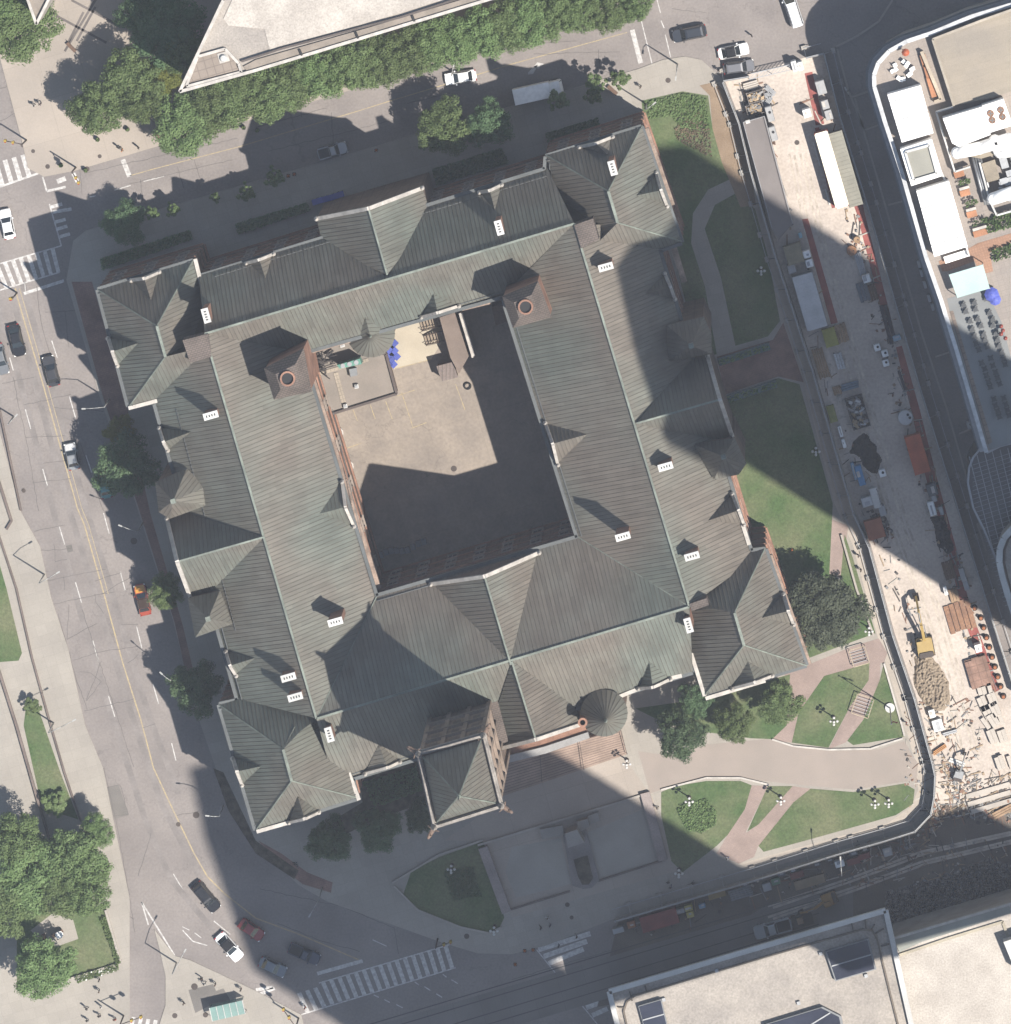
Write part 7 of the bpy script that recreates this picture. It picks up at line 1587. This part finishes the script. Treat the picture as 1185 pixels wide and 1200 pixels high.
# tracked diggers
def digger(x, yv, ang, k, col, lab, reach=1.0, aang=0):
    e = empty('excavator', G(x, yv, .015), lab, 'excavator', rz=ang); e.scale = (k, k, k); ym = flat('digger '+lab[:9], col, .5)
    for s_ in (-1, 1):
        mb = MB(); mb.loft([[Vector((p.x, s_*1.05+dy, p.z)) for p in [Vector((1.6*math.cos(t*math.pi/6)*(1 if abs(math.cos(t*math.pi/6)) < .2 else 1), 0, .45+.42*math.sin(t*math.pi/6))) for t in range(12)]] for dy in (-.28, .28)], 0); mb.quad([Vector((1.6*math.cos(-t*math.pi/6), s_*1.05-.28, .45+.42*math.sin(-t*math.pi/6))) for t in range(12)]); mb.build('track', M['rubber'], e)
    mb = MB(); mb.loft([rr(3.0, 2.4, .4, .95), rr(3.1, 2.5, .4, 1.3), rr(2.9, 2.4, .4, 1.9)], 0); b = mb.build('upper_body', ym, e)
    mb = MB(); mb.loft([rr(.9, 2.3, .3, 1.9, x0=-1.05), rr(.8, 2.1, .3, 2.1, x0=-1.05)], 0); mb.build('counterweight', M['iron'], b)
    mb = MB(); mb.loft([rr(1.3, .95, .2, 1.9), rr(1.15, .85, .2, 2.75)], 0); 
    for v in mb.v: v.y += .65; v.x += .6
    mb.build('cab', glassc, e); mb = MB(); mb.box((.6, .65, 2.8), (1.25, .95, .08)); mb.build('cab_roof', ym, e)
    ca, sa = math.cos(aang), math.sin(aang); f = lambda X, Z, Y=-.1: (X*ca-Y*sa, X*sa+Y*ca, Z)
    mb = MB(); mb.bar(f(1.2, 1.7), f(3.2*reach, 4.3), .42, .5); mb.bar(f(3.2*reach, 4.3), f(5.0*reach, 3.9), .36, .42); mb.build('boom', ym, e)
    mb = MB(); mb.bar(f(4.7*reach, 4.3), f(6.3*reach, 1.6), .3, .34); mb.build('stick', ym, e)
    mb = MB(); mb.bar(f(1.6, 1.5, .3), f(3.0*reach, 3.2, .3), .12, .12); mb.bar(f(1.6, 1.5, -.5), f(3.0*reach, 3.2, -.5), .12, .12); mb.bar(f(3.5*reach, 4.8), f(4.7*reach, 4.6), .14, .14); mb.build('hydraulic_ram', M['steel'], e)
    mb = MB(); a, b2, c2, d2 = f(6.3*reach, 1.7), f(6.7*reach, 1.1), f(6.1*reach, .3), f(5.6*reach, .7)
    for s_ in (-.45, .45): o_ = Vector((-sa*s_, ca*s_, 0)); mb.quad([Vector(p)+o_ for p in (a, b2, c2, d2)])
    for p, q_ in ((a, b2), (b2, c2), (c2, d2)): o_ = Vector((-sa*.45, ca*.45, 0)); mb.quad([Vector(p)-o_, Vector(p)+o_, Vector(q_)+o_, Vector(q_)-o_])
    mb.build('bucket', M['iron'], e)
digger(1084, 757, R(101), .98, (.44, .31, .11), 'yellow excavator with raised boom standing in the sun on the works', 1.25)
digger(972, 1052, R(200), .75, (.40, .22, .06), 'orange yellow digger in the shade beside the large block', 1.0, .1)
digger(1123, 908, R(75), .55, (.35, .36, .37), 'small grey digger in the sun at the lower right')
# flatbed behind the works pickup
e = empty('flat_trailer', G(935, 1079, .015), 'dark flat trailer behind the white works pickup', 'trailer', rz=R(17)); mb = MB(); mb.box((0, 0, .7), (4.6, 1.9, .16)); mb.build('deck', mat('dark deck', (.05, .045, .04)), e); mb = MB(); mb.box((.4, .1, 1.1), (.9, .9, .6)); mb.build('load', tim, e); mb = MB(); mb.bar((-2.3, 0, .5), (-3.4, 0, .45), .12, .12); mb.build('drawbar', M['iron'], e)
for a in (-.5, .5):
    for b in (-1, 1): mb = MB(); mb.tube((a, b*.85, .35), (a, b*1.0, .35), .35, n=14); mb.build('wheel', M['rubber'], e)
for i, (x, yv, a) in enumerate([(868, 1046, GA), (880, 1043, GA)][:1]): stack(x, yv, 3.4, 5, .26, 'dark pipe rack in the bottom works strip', M['grey'], ang=a, name='pipe_rack')
for i in range(14):
    x = 846+i*14; yv = 1040-(x-846)*.29-1; k = .6
    if i % 3 != 1: unit(x, yv+4, .9+.3*(i % 2), .6, .8+.2*(i % 3), 'small dark equipment box, %s from the left along the bottom hoarding' % ordn[i], ((.1, .1, .1), (.2, .14, .1), (.14, .15, .18))[i % 3], ang=GA)
# street works beyond the right hoarding: thin kerbs and cabinets in the shaded side street
def kerbline(pts, lab): lowwall(pts, .14, lab, M['concrete'], .3)
kerbline([(1046, 0), (1030, 25), (1005, 42), (980, 55)], 'pale curved kerb at the top of the shaded side street'); kerbline([(981, 57), (994, 105), (1012, 150)], 'pale kerb down the shaded side street, upper piece'); kerbline([(998, 114), (1023, 105)], 'short cross kerb at the top of the shaded side street'); kerbline([(1014, 152), (1036, 144)], 'second cross kerb in the shaded side street'); kerbline([(1041, 240), (1064, 234)], 'third cross kerb in the shaded side street'); kerbline([(1096, 418), (1117, 411)], 'fourth cross kerb in the shaded side street'); kerbline([(1124, 508), (1142, 501)], 'lowest cross kerb in the shaded side street')
kerbline([(1002, 115), (1020, 180), (1046, 270), (1080, 390), (1110, 480), (1150, 620)], 'long thin kerb down the middle of the shaded side street'); kerbline([(1145, 613), (1156, 646)], 'short pale barrier at the lower end of the shaded side street')
for i, (x, yv) in enumerate([(1077, 309), (1080, 319.5), (1084, 333), (1089, 349), (1093, 359)]):
    unit(x, yv, 1.1, .45, .9, 'pale street cabinet, %s of five down the shaded side street' % ordn[i], (.5, .5, .5), ang=GN)
unit(1137, 497, 1.1, 1.0, 1.2, 'small pale fan unit beside the glass vault', (.45, .45, .45))
street_lamp(994, 106, 991, 104, 7, 'white headed street lamp in the shaded side street', .01)
street_lamp(986, 1015, 985, 1006, 8, 'street lamp over the bottom works strip', .015)

# scattered small site material: boards, stones, rods and off-cuts nobody could count
def inpoly(x, y, q):
    c = False
    for a, b in zip(q, q[1:]+q[:1]):
        if (a[1] > y) != (b[1] > y) and x < (b[0]-a[0])*(y-a[1])/(b[1]-a[1])+a[0]: c = not c
    return c
mb = MB(); k = 0
edgeL = [(FL[i], FL[i+1]) for i in range(len(FL)-1)]
def litter(x, yv, big=1.0):
    t_ = rgc.random(); c = G(x, yv, .04)
    if t_ < .45: mb.box(c+Vector((0, 0, .05)), (rgc.uniform(.15, .5)*big, rgc.uniform(.15, .45)*big, rgc.uniform(.08, .5)), rgc.uniform(0, 3), rgc.randint(0, 4))
    elif t_ < .8: mb.box(c+Vector((0, 0, .05)), (rgc.uniform(.8, 2.6)*big, rgc.uniform(.06, .2), rgc.uniform(.05, .15)), GA+rgc.choice((0, 1.57))+rgc.gauss(0, .25), rgc.randint(0, 4))
    else: mb.tube(c+Vector((0, 0, .1)), c+Vector((rgc.uniform(-1, 1), rgc.uniform(-1, 1), .15)), .05, n=5, mi=rgc.randint(0, 4))
for i in range(560):                                # beside the left hoarding
    a, b = edgeL[min(len(edgeL)-1, int(rgc.random()**.8*len(edgeL)))]; t = rgc.random(); litter(a[0]+(b[0]-a[0])*t+rgc.uniform(6, 34)*(1 if a[1] < 920 else .2), a[1]+(b[1]-a[1])*t+(rgc.uniform(5, 30) if a[1] > 920 else 0))
for i in range(330):
    t = rgc.random(); yv = 110+t*720; x = 968+(yv-110)*.293-rgc.uniform(2, 26); litter(x, yv)
for i in range(260): litter(rgc.uniform(1060, 1150), rgc.uniform(820, 960), .9)
for i in range(200): litter(rgc.uniform(1110, 1190), rgc.uniform(905, 965), 1.2)
for i in range(60): litter(rgc.uniform(868, 905), rgc.uniform(95, 135), 1.2)
for i in range(220): litter(rgc.uniform(985, 1180), rgc.uniform(985, 1040), .8)
tag(mb.build('site_litter', [flat('litter pale', (.5, .46, .4)), flat('litter buff', (.38, .28, .18)), flat('litter dark', (.07, .06, .055)), flat('litter rust', (.26, .14, .09)), flat('litter grey', (.25, .25, .25))]), 'scattered boards, stones and rods on the works ground', 'litter', kind='stuff')
st = MB()                                          # dried mud and tyre tracks in the works
for pts in ([(925, 180), (950, 300), (985, 420), (1015, 520), (1045, 620), (1075, 700), (1110, 800), (1125, 900)], [(938, 180), (965, 300), (1000, 420), (1030, 520), (1060, 620), (1092, 700), (1120, 790), (1140, 880)], [(900, 1075), (1000, 1040), (1080, 1010), (1185, 985)], [(900, 1062), (1000, 1028), (1080, 998), (1185, 975)]):
    for a, b in zip(pts, pts[1:]):
        for o_ in (0, 6): strip(st, (a[0]+o_, a[1]+o_*.3), (b[0]+o_, b[1]+o_*.3), .35, .0185 if a[1] < 950 else .024)
tag(st.build('tyre_tracks', mat('dusty tyre track', (.60, .525, .445), .95, .12, .8, 3)), kind='structure')

# ---------------------------------------------------------------- the air between the aircraft and the ground
hz = bpy.data.materials.new('haze'); hz.use_nodes = True; ht = hz.node_tree; ht.nodes.clear()
ho_ = ht.nodes.new('ShaderNodeOutputMaterial'); hv = ht.nodes.new('ShaderNodeVolumePrincipled'); ht.links.new(hv.outputs[0], ho_.inputs['Volume'])
hv.inputs['Color'].default_value = (.80, .86, 1, 1); hv.inputs['Density'].default_value = HAZE; hv.inputs['Anisotropy'].default_value = 0
mb = MB(); mb.box((0, 0, 599.5), (3200, 3200, 1201)); o = mb.build('haze', hz); tag(o, kind='stuff')
for o in bpy.data.objects:
    for k in ('_w', '_o'):
        if k in o: del o[k]
